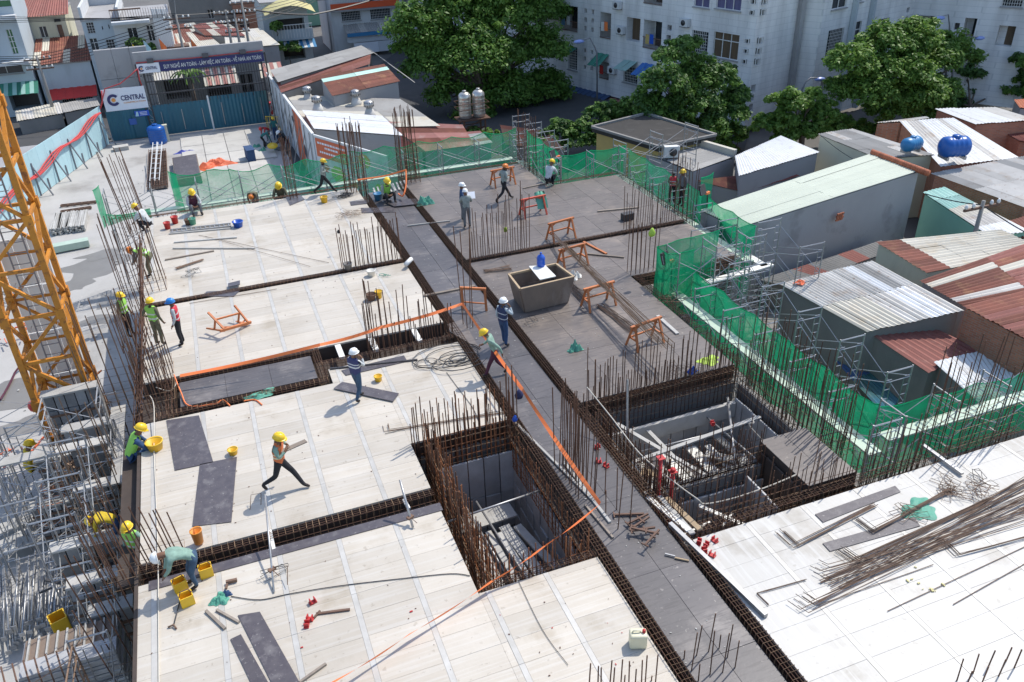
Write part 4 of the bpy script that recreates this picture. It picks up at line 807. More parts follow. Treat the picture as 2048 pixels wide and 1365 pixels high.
house('sunken dark shed roof against the foot of the green warehouse wall', [(1520, 560, -2.6), (1762, 482, -2.6), (1790, 500, -2.8), (1580, 575, -2.8)], ['red_roof', 'stucco_dark'], 'stucco_dark', 8, 1)
house('sunken blue metal roof strip running along the dark stained wall', [(1560, 600, -2.8), (1600, 610, -2.8), (1800, 800, -3), (1770, 830, -3)], ['blue_roof', 'hoard_blue'], None, 3, 4)
# sheds behind the hoarding
house('rusty roofed shed with a pale green translucent strip', [(638, 152, .6), (664, 192, -.2), (800, 163, -.2), (768, 128, .7)], ['rusty'], 'stucco_grey', 6, 2, sel=lambda i, j: 'teal_roof' if i == 1 else ('teal_roof' if (i == 3 and j == 1 and False) else R_(['rusty', 'rusty', 'red_roof'])))
house('long dark red roofed shed beside the gate', [(553, 165, .2), (562, 186, -.3), (740, 128, .4), (742, 106, .9)], ['red_roof', 'rusty'], 'stucco_dark', 4, 3)
house('grey tiled roof ridge above the dark red shed', [(540, 140, .3), (556, 165, .3), (748, 106, .9), (722, 91, .7)], ['grey_roof'], 'stucco_dark', 4, 7, per=.35)
house('grey sloping roof edge at the right end of the shed row', [(735, 96, .8), (748, 106, .9), (830, 166, -.5), (822, 160, -1)], ['grey_roof'], None, 3, 3)
gs = house('wide grey flat roof with four turbine vents', [(572, 190, -.7), (620, 258, -1.2), (880, 252, -1.4), (800, 198, -1)], ['grey_roof', 'grey_roof', 'cream_roof'], 'stucco_grey', 6, 3, per=.3, amp=.012)
house('bright white corrugated roof next to the hoarding', [(604, 220, -.6), (628, 258, -.7), (806, 272, -.7), (764, 232, -.55)], ['white_zinc'], 'stucco_grey', 6, 1, per=.5, amp=.008)
house('low faded pink roof in front of the bright white roof', [(628, 262, -1.4), (690, 300, -2), (850, 304, -2), (800, 272, -1.4)], ['pink_roof'], 'stucco_grey', 4, 2)
house('long rust red roof stretching towards the water tanks', [(768, 243, -1.2), (850, 303, -2), (948, 290, -2), (925, 250, -1.6)], ['rusty', 'red_roof', 'pink_roof'], 'stucco_grey', 5, 2)
house('small pink roof with white patches behind the scaffold net', [(850, 270, -1.8), (862, 306, -2.2), (985, 285, -2.2), (960, 262, -1.8)], ['pink_roof', 'zinc'], 'stucco_grey', 5, 1)
house('brown roof between the big tree and the far scaffold', [(1000, 250, -2), (1010, 290, -2.4), (1130, 300, -2.4), (1090, 262, -2)], ['rust_brown', 'rusty'], 'stucco_dark', 5, 1)
for k, (px, py, lab) in enumerate(((617, 205, 'turbine roof vent nearest the hoarding at the back'), (713, 212, 'turbine roof vent at the back right of the grey roof'), (636, 225, 'turbine roof vent at the front left of the grey roof'), (740, 235, 'turbine roof vent at the front right of the grey roof'))):
    t = thing('roof_vent', lab, 'vent', P(px, py-4, -.9), 'turbine vents on the grey roof'); c = P(px, py-4, -.95)
    g = MB(); g.lathe([(.42, -.1), (.36, .12), (.2, .5)], c, 14); part('neck', g, 'zinc', t)
    g = MB(); g.lathe([(.18, .5), (.31, .6), (.35, .75), (.29, .9), (.1, .98)], c, 18); part('turbine', g, 'galv', t)
    g = MB()
    for i in range(12):
        q = 2*math.pi*i/12; g.beam(c+V((.33*math.cos(q), .33*math.sin(q), .58)), c+V((.31*math.cos(q), .31*math.sin(q), .9)), .03, .03)
    part('blade', g, 'dark_metal', t)
# ---- houses beyond the gate (facades across the street)
def town(lab, Y, x0, x1, zt, ops, m, depth=7, extra=None, x_abs=None, name='house', roofm='stucco_grey'):
    o = (0, Y); d = (1, 0); X0 = PL(*x0, o, d)[0] if isinstance(x0, tuple) else x0; X1 = PL(*x1, o, d)[0] if isinstance(x1, tuple) else x1
    Z = PL(*zt, o, d)[1] if isinstance(zt, tuple) else zt
    t = thing(name, lab, 'building', ((X0+X1)/2, Y, GZ))
    q = facade(t, o, d, X0, X1, GZ-.2, Z, rects(ops, o, d), m)
    g = MB(); g.add([(X0, Y, GZ-.2), (X0, Y+depth, GZ-.2), (X0, Y+depth, Z), (X0, Y, Z)], [(0, 1, 2, 3)]); g.add([(X1, Y, GZ-.2), (X1, Y+depth, GZ-.2), (X1, Y+depth, Z), (X1, Y, Z)], [(0, 1, 2, 3)])
    g.add([(X0, Y+depth, GZ-.2), (X1, Y+depth, GZ-.2), (X1, Y+depth, Z), (X0, Y+depth, Z)], [(0, 1, 2, 3)]); part('side_wall', g, m, t)
    g = MB(); g.b2(X0-.05, X1+.05, Y-.08, Y+depth, Z, Z+.12); part('roof', g, roofm, t)
    return t, X0, X1, Z
t1, X0, X1, Z1 = town('tall pale grey house with green glass windows at the left edge', 80, -26, (88, 216), 12.5, [(11, 60, 38, 108, 'gwin'), (-60, 128, 48, 145, 'win'), (-60, 20, 8, -40, 'gwin'), (15, 187, 84, 216, 'shop')], 'plaster_blue')
g = MB(); g.b2(X0, X1+.1, 78.9, 80, *sorted((PL(30, 124, (0, 80), (1, 0))[1]-.1, PL(30, 124, (0, 80), (1, 0))[1]+.15))); part('balcony_slab', g, 'plaster_white', t1)
g = MB(); zz = PL(-5, 35, (0, 80), (1, 0))[1]; g.b2(X0, X1+.1, 79.2, 80, zz-.15, zz+.15); part('balcony_slab', g, 'plaster_white', t1)
def strip_awn(lab, x0, y0, x1, y1, Y, drop, out, mats, group=None, n=None):
    X0, z0 = PL(x0, y0, (0, Y), (1, 0)); X1, z1 = PL(x1, y1, (0, Y), (1, 0)); z = (z0+z1)/2
    t = thing('awning', lab, 'awning', (X0, Y, z)); n = n or max(6, int((X1-X0)/.3))
    for i in range(n):
        a, b_ = X0+(X1-X0)*i/n, X0+(X1-X0)*(i+1)/n; g = MB(); u_ = .03*(i % 2)
        g.quad((a, Y, z+u_), (b_, Y, z+u_), (b_, Y-out, z-drop+u_), (a, Y-out, z-drop+u_), .02); part('slat', g, mats[i % len(mats)], t)
strip_awn('bright green corrugated awning at the left edge', 0, 172, 75, 158, 80, .7, 1.6, ['awning_green', 'teal_roof'])
t2, *_ = town('cream house with dark red roof behind the low rusty roof', 86, (22, 40), (146, 95), (33, 36), [(49, 55, 57, 66, 'win'), (77, 54, 98, 75, 'win'), (107, 39, 122, 44, 'hole'), (112, 50, 131, 76, 'door'), (63, 104, 80, 114, 'win'), (92, 101, 107, 110, 'win'), (121, 100, 137, 107, 'hole')], 'plaster_cream')
A, B = V((_[0]-.4, 85.6, _[2])), V((_[1]+.4, 85.6, _[2])); C_, D = V((_[1]+.4, 93, _[2]+2.4)), V((_[0]+1.5, 93, _[2]+2.4)); house3('', A, B, C_, D, ['red_roof'], None, 8, 1, root=t2)
ym = PL(85, 85, (0, 86), (1, 0)); 
for i in range(3):
    g = MB(); g.box((ym[0]-1.6+i*1.05, 85.7, ym[1]-.35), (.8, .4, .6)); part('outdoor_unit', g, 'plaster_white', t2)
tl, X0, X1, Z = town('low pale blue shop with peeling wall and closed shutters', 80.4, (92, 200), (190, 160), (75, 133), [(120, 188, 154, 208, 'grid'), (156, 186, 188, 204, 'grid')], 'plaster_blue', 5)
house3('', V((X0-.2, 80.2, Z+.1)), V((X1+.2, 80.2, Z+.1)), V((X1+.2, 85.9, Z+1.3)), V((X0-.2, 85.9, Z+1.3)), ['rusty', 'rusty', 'rusty', 'cream_roof'], None, 8, 2, root=tl)
strip_awn('bright red awning over the shuttered shop', 100, 183, 192, 168, 80.4, .6, 1.5, ['awning_red'])
house('low shed with striped beige roof behind the pale hoarding', [(30, 223, -2.9), (118, 205, -2.9), (126, 227, -3.1), (34, 243, -3.1)], ['cream_roof', 'zinc', 'cream_roof'], 'stucco_dark', 8, 1)
house('flat topped grey shed against the end of the pale hoarding', [(119, 208, -3), (192, 196, -3), (200, 212, -3), (127, 226, -3)], ['grey_roof'], 'stucco_dark', 4, 1, amp=.01)
t3, X0, X1, Z = town('pale blue grey house with white french window and roof terrace', 80, (162, 44), (255, 95), (162, 44), [(171, 46, 192, 67, 'grid'), (203, 53, 207, 60, 'hole'), (216, 50, 220, 58, 'hole'), (229, 49, 233, 57, 'hole'), (178, 78, 201, 106, 'win'), (211, 80, 233, 101, 'grid'), (236, 73, 250, 98, 'hole')], 'plaster_blue', 9)
g = MB(); g.b2(X0, X0+.2, 80, 89, Z, Z+1.1); g.b2(X1-.2, X1, 80, 89, Z, Z+.9); g.b2(X0, X1, 88.8, 89, Z, Z+2.2); part('parapet', g, 'plaster_white', t3)
t4, X0, X1, Z = town('white house with a wavy concrete canopy and slatted column screen', 79.5, (240, 110), (350, 95), (250, 44), [(254, 57, 278, 78, 'win'), (292, 52, 312, 82, 'win'), (256, 96, 276, 110, 'shop')], 'plaster_white', 8)
g = MB(); g.b2(X0, X1-1.5, 78.6, 80, Z-.1, Z+.12); part('canopy', g, 'plaster_white', t4)
g = MB(); g.b2(X0, X1-2, 79.4, 79.6, Z+.9, Z+1.0)
for i in range(24): g.b2(X0+i*.2, X0+i*.2+.03, 79.45, 79.5, Z+.1, Z+.95)
part('railing', g, 'brown_metal', t4)
for i in range(9):
    xx, z0 = PL(318+i*3.4, 84, (0, 78.4), (1, 0)); g = MB(); g.b2(xx-.05, xx+.05, 78.3, 78.4, z0-.6, z0+2.6); part('column', g, 'white_frame', t4)
g = MB(); xx, z0 = PL(318, 84, (0, 78.2), (1, 0)); g.b2(xx, xx+2.3, 78.15, 79.3, z0-1.8, z0-.5); part('planter', g, 'rust_brown', t4)
town('dark concrete building with one white window', 102, (345, 40), (470, 30), 8, [(414, 20, 429, 37, 'win')], 'stucco_dark', 10)
town('orange brick building behind the utility poles', 100, (474, 55), (520, 50), (474, 6), [(478, 40, 500, 54, 'hole')], 'brick', 8)
town('pink walled house at the top left corner', 100, (18, 10), (64, 5), 9, [(24, 6, 33, 22, 'door')], 'plaster_white', 8)
house('broad rust and cream roof behind the gate', [(332, 52, 0), (388, 46, .3), (450, 98, -.4), (348, 112, -.6)], ['rusty', 'cream_roof', 'cream_roof'], 'plaster_cream', 6, 3)
house('dark red roof with a pale patch behind the gate', [(385, 50, .6), (450, 42, .6), (492, 72, 0), (410, 72, 0)], ['red_roof', 'rusty', 'cream_roof'], 'stucco_grey', 5, 2)
house('pale concrete roof with stains behind the utility poles', [(448, 66, 0), (520, 56, 0), (560, 90, -.4), (452, 100, -.4)], ['cream_roof', 'pale_slab'], 'stucco_grey', 5, 2, amp=.008)
t5, X0, X1, Z = town('narrow house with curved yellow canopy over its planted balcony', 88.5, (532, 80), (628, 118), (530, 8), [(553, 40, 612, 68, 'shop'), (566, 97, 612, 116, 'shop')], 'plaster_blue', 7)
xa, za = PL(541, 60, (0, 87.2), (1, 0)); xb, _b = PL(624, 55, (0, 87.2), (1, 0))
g = MB(); g.b2(xa, xb, 86.9, 88.6, za-1.1, za-.9); g.b2(xa, xb, 86.9, 87.0, za-.9, za-.1); part('balcony_slab', g, 'plaster_blue', t5)
g = MB()
for i in range(14): g.b2(xa+.1+i*(xb-xa-.2)/13-.02, xa+.1+i*(xb-xa-.2)/13+.02, 86.84, 86.9, za-.9, za+.35)
g.b2(xa, xb, 86.82, 86.9, za+.3, za+.36); part('railing', g, 'white_frame', t5)
g = MB(); n = 10; vs = []
for i in range(n+1):
    t = i/n; x = xa-.4+(xb-xa+.8)*t; z = za+1.75+.75*math.sin(math.pi*t); vs += [(x, 86.2, z-.35), (x, 88.6, z)]
g.add(vs, [(2*i, 2*i+2, 2*i+3, 2*i+1) for i in range(n)], True); part('canopy', g, 'canopy_yellow', t5)
strip_awn('blue and white striped awning under the planted balcony', 560, 84, 628, 76, 87.5, .6, 1.3, ['sky_paint', 'white_frame'])
t6, X0, X1, Z = town('shop building with orange banner and painted signs at the top', 92, (660, 20), (812, 100), 7.2, [(682, 25, 722, 40, 'grid'), (740, 20, 782, 36, 'grid'), (700, 98, 780, 112, 'shop')], 'plaster_white', 8)
xa, za = PL(661, 16, (0, 91.4), (1, 0)); xb, zb_ = PL(797, 4, (0, 91.4), (1, 0)); zc_ = (za+zb_)/2
g = MB(); g.b2(xa, xb, 91.3, 91.4, zc_-.3, zc_+.3); part('banner', g, 'banner_orange', t6)
g = MB()
for i in range(44): x = xa+i*(xb-xa)/43; g.b2(x-.03, x+.03, 91.3, 91.35, zc_+.35, zc_+1.5)
g.b2(xa, xb, 91.28, 91.36, zc_+1.45, zc_+1.55); part('railing', g, 'white_frame', t6); g = MB(); g.b2(xa, xb, 91.35, 92, zc_-.5, zc_-.32); part('balcony_slab', g, 'stucco_grey', t6)
xa, za = PL(690, 56, (0, 91), (1, 0)); xb, zb_ = PL(786, 50, (0, 91), (1, 0)); zc_ = (za+zb_)/2
house3('', V((xa, 90.2, zc_-.4)), V((xb, 90.2, zc_-.4)), V((xb, 92, zc_+.2)), V((xa, 92, zc_+.2)), ['grey_roof', 'zinc'], None, 7, 1, root=t6)
g = MB(); g.b2(xa, xb, 90.1, 90.18, zc_-.75, zc_-.4); part('fascia', g, 'sky_paint', t6)
g = MB(); g.b2(xa, xb, 90.5, 90.58, zc_-1.4, zc_-.78); part('sign_board', g, 'hoard_white', t6)
g = MB(); g.b2(xa+.6, xa+(xb-xa)*.62, 90.3, 90.4, zc_-2.5, zc_-1.45); part('sign_board', g, 'sign_white', t6); g = MB(); g.b2(xa+(xb-xa)*.62+.02, xb, 90.32, 90.42, zc_-2.5, zc_-1.45); part('sign_board', g, 'hoard_white', t6)
g = MB()
g = MB(); c = P(672, 100, GZ); g.lathe([(.5, 0), (.5, 9), (.48, 14)], (c.x, c.y, GZ), 14); solo('chimney_column', g, 'plaster_white', 'tall white round column between the alley and the shop building', 'column')
town('green sided house along the dark alley', 112, (610, 0), (655, 2), 5, [], 'plaster_green', 8)
# shops seen through the gate
t7, *_ = town('dark open shopfronts behind the bars of the gate', 74.5, (308, 190), (520, 150), (300, 135), [(325, 160, 385, 195, 'shop'), (410, 158, 465, 190, 'shop'), (480, 150, 510, 185, 'shop')], 'stucco_dark', 4)
strip_awn('striped beige awning seen through the gate', 402, 140, 470, 132, 74.4, 1.0, 1.8, ['cream_roof', 'pink_roof'])
strip_awn('pale awning behind the left gate leaf', 296, 146, 362, 140, 74.4, .5, 1.3, ['zinc', 'cream_roof'])
strip_awn('striped awning beside the gate pillar', 515, 132, 560, 122, 76.0, .8, 1.8, ['cream_roof', 'pink_roof'])
#PART4
# ================================================================== trees and plants
def leaves(blobs, n, size, m, droop=0.3):
    """blobs: (x, y, z, rx, ry, rz). Leaf faces spread through clumps that sit on the blobs."""
    B = np.array(blobs); vol = (B[:, 3]*B[:, 4]*B[:, 5])**0.67; pr = vol/vol.sum()
    ncl = max(12, n//70); ci = rng.choice(len(B), ncl, p=pr)
    d = rng.normal(size=(ncl, 3)); d /= np.linalg.norm(d, axis=1)[:, None]; d[:, 2] = np.abs(d[:, 2])*.9+d[:, 2]*.25
    rr = rng.uniform(.55, 1.08, ncl)**.6; cc = B[ci, :3]+d*B[ci, 3:6]*rr[:, None]
    cs = rng.uniform(.3, 1.15, ncl)*np.clip(B[ci, 3].mean()*.3, .3, 1.1)
    k = rng.integers(0, ncl, n); e = rng.normal(size=(n, 3)); e /= np.linalg.norm(e, axis=1)[:, None]; q = rng.uniform(.2, 1, n)**.5
    c = cc[k]+e*cs[k][:, None]*q[:, None]*np.array([1.15, 1.15, .8])
    nr = e*.7+np.array([0, 0, .8])+rng.normal(size=(n, 3))*.45; nr /= np.linalg.norm(nr, axis=1)[:, None]
    t = rng.normal(size=(n, 3)); t[:, 2] -= droop; t -= nr*(t*nr).sum(1)[:, None]; t /= np.linalg.norm(t, axis=1)[:, None]; b_ = np.cross(nr, t)
    s = size*rng.uniform(.6, 1.3, n)[:, None]
    vs = np.stack([c-t*s*.5, c+b_*s*.28, c+t*s*.6-nr*s*.12, c-b_*s*.28], 1).reshape(-1, 3)
    me = bpy.data.meshes.new('crown'); me.vertices.add(4*n); me.vertices.foreach_set('co', vs.astype(np.float32).ravel()); me.loops.add(4*n); me.loops.foreach_set('vertex_index', np.arange(4*n, dtype=np.int32))
    me.polygons.add(n); me.polygons.foreach_set('loop_start', np.arange(0, 4*n, 4, dtype=np.int32)); me.update(calc_edges=True)
    for x in (m if isinstance(m, list) else [m]): me.materials.append(M(x))
    if isinstance(m, list):
        clm = rng.choice(len(m), ncl, p=[.65, .35] if len(m) == 2 else None); me.polygons.foreach_set('material_index', clm[k].astype(np.int32))
    return me
def tree(label, base, blobs, n, size, m, tr=.28, name='tree', group=None, cat='tree'):
    t = thing(name, label, cat, base, group); g = MB(); base = V(base)
    cx = V((sum(b[0] for b in blobs)/len(blobs), sum(b[1] for b in blobs)/len(blobs), sum(b[2] for b in blobs)/len(blobs)))
    fork = base.lerp(cx, .45)+V((random.uniform(-.2, .2), random.uniform(-.2, .2), 0)); g.tube([base, base.lerp(fork, .5)+V((.1, .05, 0)), fork], [tr, tr*.8, tr*.65], 9)
    for b in blobs:
        e = V(b[:3]); mid = fork.lerp(e, .5)+V((random.uniform(-.3, .3), random.uniform(-.3, .3), .2)); g.tube([fork, mid, e], [tr*.45, tr*.28, tr*.1], 6)
        for _ in range(3): g.tube([mid, e+V((random.uniform(-b[3], b[3]), random.uniform(-b[4], b[4]), random.uniform(-.2, b[5])))*.8 if False else mid.lerp(e+V((random.uniform(-b[3], b[3])*.8, random.uniform(-b[4], b[4])*.8, random.uniform(0, b[5])*.8)), 1)], [tr*.2, tr*.05], 5)
    part('trunk', g, 'bark', t); o = part('crown', leaves(blobs, n, size, m), None, t); return t
def pb(lst, Y):       # crown masses given by where they show, on a plane at depth Y (+dy)
    out = []
    for px, py, rp, dy in lst:
        x, z = PL(px, py, (0, Y+dy), (1, 0)); r = rp/1650*V((x, Y+dy, z-CAM_H)).length; out.append((x, Y+dy, z, r, r*.9, r*.8))
    return out
B0 = P(962, 232, GZ)
tree('huge dense leafy tree towering over the street in front of the apartments', B0, pb([(835, 60, 55, 0), (870, 100, 55, 0), (930, 30, 75, 1), (1020, 40, 75, 0), (1075, 110, 60, -1), (960, 120, 80, -2), (860, 140, 45, -1), (905, 195, 45, -2), (1000, 190, 65, -2), (1085, 190, 55, -1), (950, 228, 38, -3), (1115, 238, 38, -1), (1040, 245, 40, -2), (1000, -40, 70, 1), (880, -20, 60, 2), (1090, 30, 45, 3), (820, 95, 30, 0)], 66), 110000, .30, ['leaf_mid', 'leaf_light'], .5)
B0 = P(1385, 298, GZ)
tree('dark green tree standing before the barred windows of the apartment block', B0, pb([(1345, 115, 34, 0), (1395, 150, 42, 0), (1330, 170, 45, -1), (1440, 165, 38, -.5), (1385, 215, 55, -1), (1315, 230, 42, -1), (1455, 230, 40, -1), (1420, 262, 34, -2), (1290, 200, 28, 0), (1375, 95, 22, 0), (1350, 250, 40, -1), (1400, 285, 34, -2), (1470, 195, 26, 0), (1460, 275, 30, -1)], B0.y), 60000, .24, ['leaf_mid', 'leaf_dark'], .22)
B0 = P(1810, 252, GZ)
tree('broad bright green tree between the apartment wing and the white roofs', B0, pb([(1760, 95, 40, 0), (1830, 80, 40, 0), (1700, 130, 40, -.5), (1790, 150, 60, -1), (1860, 130, 45, 0), (1730, 190, 50, -1), (1830, 200, 52, -1.5), (1880, 190, 34, -1), (1690, 185, 35, 0), (1900, 90, 26, 1), (1805, 60, 16, 0), (1765, 60, 14, 0), (1780, 225, 45, -1), (1860, 225, 34, -1), (1930, 120, 24, 1)], B0.y-1), 76000, .25, ['leaf_light', 'leaf_mid'], .25)
B0 = P(1950, 240, GZ)
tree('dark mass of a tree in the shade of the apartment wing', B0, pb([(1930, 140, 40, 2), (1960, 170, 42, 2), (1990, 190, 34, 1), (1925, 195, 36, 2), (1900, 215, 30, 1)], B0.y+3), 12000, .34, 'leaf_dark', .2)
B0 = P(2055, 215, GZ)
tree('small tree at the extreme right edge by the brick shed', B0, pb([(2045, 125, 22, 0), (2040, 190, 26, 0), (2062, 160, 26, 0)], B0.y), 5000, .3, ['leaf_mid', 'leaf_dark'], .15)
B0 = P(1598, 305, GZ)
tree('small bushy tree at the foot of the apartment corner behind the utility post', B0, pb([(1590, 215, 30, 0), (1640, 235, 34, 0), (1560, 250, 32, 0), (1620, 265, 30, -.5), (1680, 250, 24, 0), (1580, 190, 14, 0), (1550, 200, 15, .5), (1530, 255, 26, .5), (1625, 192, 16, 0), (1570, 280, 26, -.5), (1655, 265, 26, -.5)], B0.y), 26000, .25, ['leaf_light', 'leaf_mid'], .16)
B0 = P(1745, 275, GZ)
tree('low yellowish shrub growing against the white roofs', B0, pb([(1720, 258, 20, 0), (1750, 262, 20, 0), (1785, 268, 17, 0), (1700, 262, 16, 0)], B0.y), 4000, .26, ['leaf_light', 'leaf_mid'], .08, 'shrub', None, 'shrub')
B0 = P(1215, 300, GZ)
tree('feathery low tree between the black roofed house and the long blue awning', B0, pb([(1200, 235, 30, 0), (1240, 225, 28, 0), (1170, 262, 28, -.5), (1220, 262, 34, 0), (1270, 232, 22, 0), (1150, 285, 26, -1), (1195, 285, 28, -1), (1120, 265, 28, 0), (1090, 285, 24, -1)], B0.y), 24000, .25, ['leaf_mid', 'leaf_dark'], .14)
B0 = P(965, 300, GZ)
tree('low yellowish bush growing round the water tank stand', B0, pb([(945, 268, 14, 0), (965, 275, 15, 0), (985, 268, 12, 0)], B0.y), 2600, .26, ['leaf_light', 'leaf_mid'], .06, 'shrub', None, 'shrub')
B0 = P(1480, 300, GZ)
tree('bright green sapling right of the black flat roof', B0, pb([(1440, 285, 18, 0), (1470, 262, 16, 0), (1455, 300, 14, 0)], B0.y), 3600, .28, ['leaf_mid', 'leaf_light'], .08)
for lab, px, py, rp, Y in (('dark bush on the pavement below the balcony house', 575, 100, 22, 86), ('potted plants on the balcony under the yellow canopy', 552, 55, 9, 86.4), ('green plants on the terrace beside the column screen', 275, 88, 13, 78), ('second clump of terrace plants by the cyan flag', 295, 98, 10, 78)):
    x, z = PL(px, py, (0, Y), (1, 0)); r = rp/1650*90; tree(lab, V((x, Y, z-r-.3)), [(x, Y, z, r, r*.7, r*.7)], 1500, .3, ['leaf_mid', 'leaf_dark'], .05, 'shrub', None, 'plant')
# palm behind the gate
pm = thing('palm_tree', 'palm tree rising behind the closed site gate', 'palm', (-.4, 72, GZ)); x, z = PL(378, 152, (0, 72), (1, 0))
g = MB(); g.tube([(x, 72, GZ), (x+.05, 72, z)], [.2, .14], 8); part('trunk', g, 'bark', pm)
for i in range(13):
    q = i*2*math.pi/13+random.uniform(-.2, .2); g = MB(); L = random.uniform(1.2, 1.7)
    for j in range(8):
        t0, t1 = j/8, (j+1)/8; f = lambda t: V((x+math.cos(q)*L*t, 72+math.sin(q)*L*t, z+.55*math.sin(t*2.6)-.55*t*t)); w_ = .16*(1-t0*.7); s = V((-math.sin(q), math.cos(q), 0))
        g.quad(f(t0)-s*w_+V((0, 0, -.08)), f(t0), f(t1), f(t1)-s*w_+V((0, 0, -.12))); g.quad(f(t0), f(t0)+s*w_+V((0, 0, -.08)), f(t1)+s*w_+V((0, 0, -.12)), f(t1))
    part('frond', g, 'leaf_mid', pm)

# ================================================================== gate, signs, hoardings
def text_mesh(body, size, m, bold=0.0, ext=.01, align='LEFT'):
    cu = bpy.data.curves.new('lettering', 'FONT'); cu.body = body; cu.size = size; cu.extrude = ext; cu.offset = bold; cu.align_x = align; cu.resolution_u = 2
    ob = bpy.data.objects.new('tmp', cu); COL.objects.link(ob); dg = bpy.context.evaluated_depsgraph_get(); me = bpy.data.meshes.new_from_object(ob.evaluated_get(dg))
    bpy.data.objects.remove(ob); me.name = 'lettering'; me.materials.clear(); me.materials.append(M(m)); return me
def lettering(body, size, m, parent, o, d, up=(0, 0, 1), bold=0.0, width=None, ext=.008):
    me = text_mesh(body, size, m, bold, ext); xs = [v.co.x for v in me.vertices]; sx = width/(max(xs)-min(xs)) if width else 1
    ob = bpy.data.objects.new('lettering', me); link(ob, parent); X = V(d).normalized(); Z = V(up).normalized(); N = X.cross(Z)
    mw = Matrix(((X.x*sx, Z.x, N.x, o[0]), (X.y*sx, Z.y, N.y, o[1]), (X.z*sx, Z.z, N.z, o[2]), (0, 0, 0, 1)))
    ob.matrix_basis = mw; return ob
def logo(parent, c, r, d=(1, 0, 0), up=(0, 0, 1)):
    X, Z = V(d).normalized(), V(up).normalized(); N = X.cross(Z)*.02; g = MB(); n = 26; vs = []
    a0, a1 = math.radians(38), math.radians(322)
    for i in range(n+1):
        a = a0+(a1-a0)*i/n
        for rr in (r, r*.55): vs.append(V(c)+X*math.cos(a)*rr+Z*math.sin(a)*rr+N)
    g.add(vs, [(2*i, 2*i+1, 2*i+3, 2*i+2) for i in range(n)]); part('logo_ring', g, 'navy', parent)
    g = MB(); g.add([V(c)+X*math.cos(2*math.pi*i/14)*r*.34+Z*math.sin(2*math.pi*i/14)*r*.34+N for i in range(14)], [tuple(range(14))]); part('logo_dot', g, 'orange_dot', parent)
GY = 67.4
def gp(px, py, Y=GY): return PL(px, py, (0, Y), (1, 0))
def ribs(parent, name, x0, x1, y, z0, z1, m, pitch=.25, dep=.04, pw=1.0):      # ribbed steel panels facing -Y
    n = max(1, round((x1-x0)/pw))
    for i in range(n):
        a, b_ = x0+(x1-x0)*i/n, x0+(x1-x0)*(i+1)/n; k = max(2, int((b_-a)/pitch)*2); g = MB(); vs = []
        for j in range(k+1):
            xx = a+(b_-a)*j/k; vs += [(xx, y+(dep if j % 2 else 0), z0), (xx, y+(dep if j % 2 else 0), z1)]
        g.add(vs, [(2*j, 2*j+1, 2*j+3, 2*j+2) for j in range(k)]); part(name, g, m, parent)
gate = thing('site_gate', 'tall blue green steel site gate with open bars above two ribbed leaves', 'gate', (.5, GY, GZ))
x0, zt = gp(305, 215); x1, _z = gp(531, 180); xm = gp(415, 196)[0]
ribs(gate, 'leaf_panel', x0, xm-.03, GY, GZ+.05, -1.7, 'hoard_blue'); ribs(gate, 'leaf_panel', xm+.03, x1, GY, GZ+.05, -1.5, 'hoard_blue')
g = MB(); g.b2(xm-.06, xm+.06, GY-.08, GY-.02, GZ, -1.4); part('meeting_stile', g, 'white_frame', gate)
for i in range(6): g = MB(); xx = x0+.5+i*(x1-x0-1)/5; g.b2(xx-.02, xx+.02, GY-.06, GY-.02, GZ+.3, -2.2+random.uniform(-.4, .3)); part('bolt_bar', g, 'galv', gate)
n = 44
for i in range(n+1):
    xx = x0+(x1-x0)*i/n; g = MB(); g.b2(xx-.022, xx+.022, GY+.02, GY+.06, -1.8, .75); part('bar', g, 'dark_metal', gate)
for zz in (-.9, .0, .75): g = MB(); g.b2(x0, x1, GY-.0, GY+.1, zz-.04, zz+.04); part('rail', g, 'dark_metal', gate)
for xx in (x0-.45, x0-.05, x1+.05, x1+.4):
    g = MB(); g.b2(xx-.05, xx+.05, GY-.05, GY+.05, GZ, 1.3); part('post', g, 'dark_metal', gate)
for (a, b_) in ((x0-.45, x0-.05), (x1+.05, x1+.4)):
    g = MB()
    for j in range(9): g.beam((a, GY, GZ+.2+j*.55), (b_, GY, GZ+.75+j*.55) if j % 2 else (b_, GY, GZ+.2+j*.55), .035, .035); g.beam((a, GY, GZ+.75+j*.55), (b_, GY, GZ+.2+j*.55), .03, .03)
    part('lattice', g, 'galv', gate)
bn = thing('gate_banner', 'long navy banner with white safety slogan above the gate', 'banner', (.6, GY, 1.0))
bx0, bx1 = gp(275, 140)[0], gp(526, 108)[0]; bz = 1.0; xs_ = gp(320, 135)[0]
g = MB(); g.b2(xs_, bx1, GY-.14, GY-.1, bz-.33, bz+.33); part('board', g, 'navy', bn); g = MB(); g.b2(bx0, xs_-.02, GY-.14, GY-.1, bz-.33, bz+.33); part('board', g, 'sign_white', bn)
lettering('SUY NGHĨ AN TOÀN - LÀM VIỆC AN TOÀN - VỀ NHÀ AN TOÀN', .40, 'white_frame', bn, (xs_+.25, GY-.16, bz-.14), (1, 0, 0), bold=.003, width=bx1-xs_-.45)
lettering('CENTRAL', .30, 'navy', bn, (bx0+.55, GY-.16, bz-.1), (1, 0, 0), bold=.004, width=xs_-bx0-.75); logo(bn, (bx0+.28, GY-.15, bz), .2)
g = MB(); g.b2(bx0-.1, bx1+.1, GY+.05, GY+.35, bz+.1, bz+1.1); part('concrete_beam', g, 'stucco_grey', bn); g = MB(); g.tube([(bx0, GY-.05, bz+.42), ((bx0+bx1)/2, GY-.05, bz+.38), (bx1, GY-.05, bz+.44)], .04, 6); part('red_cable', g, 'red_hose', bn)
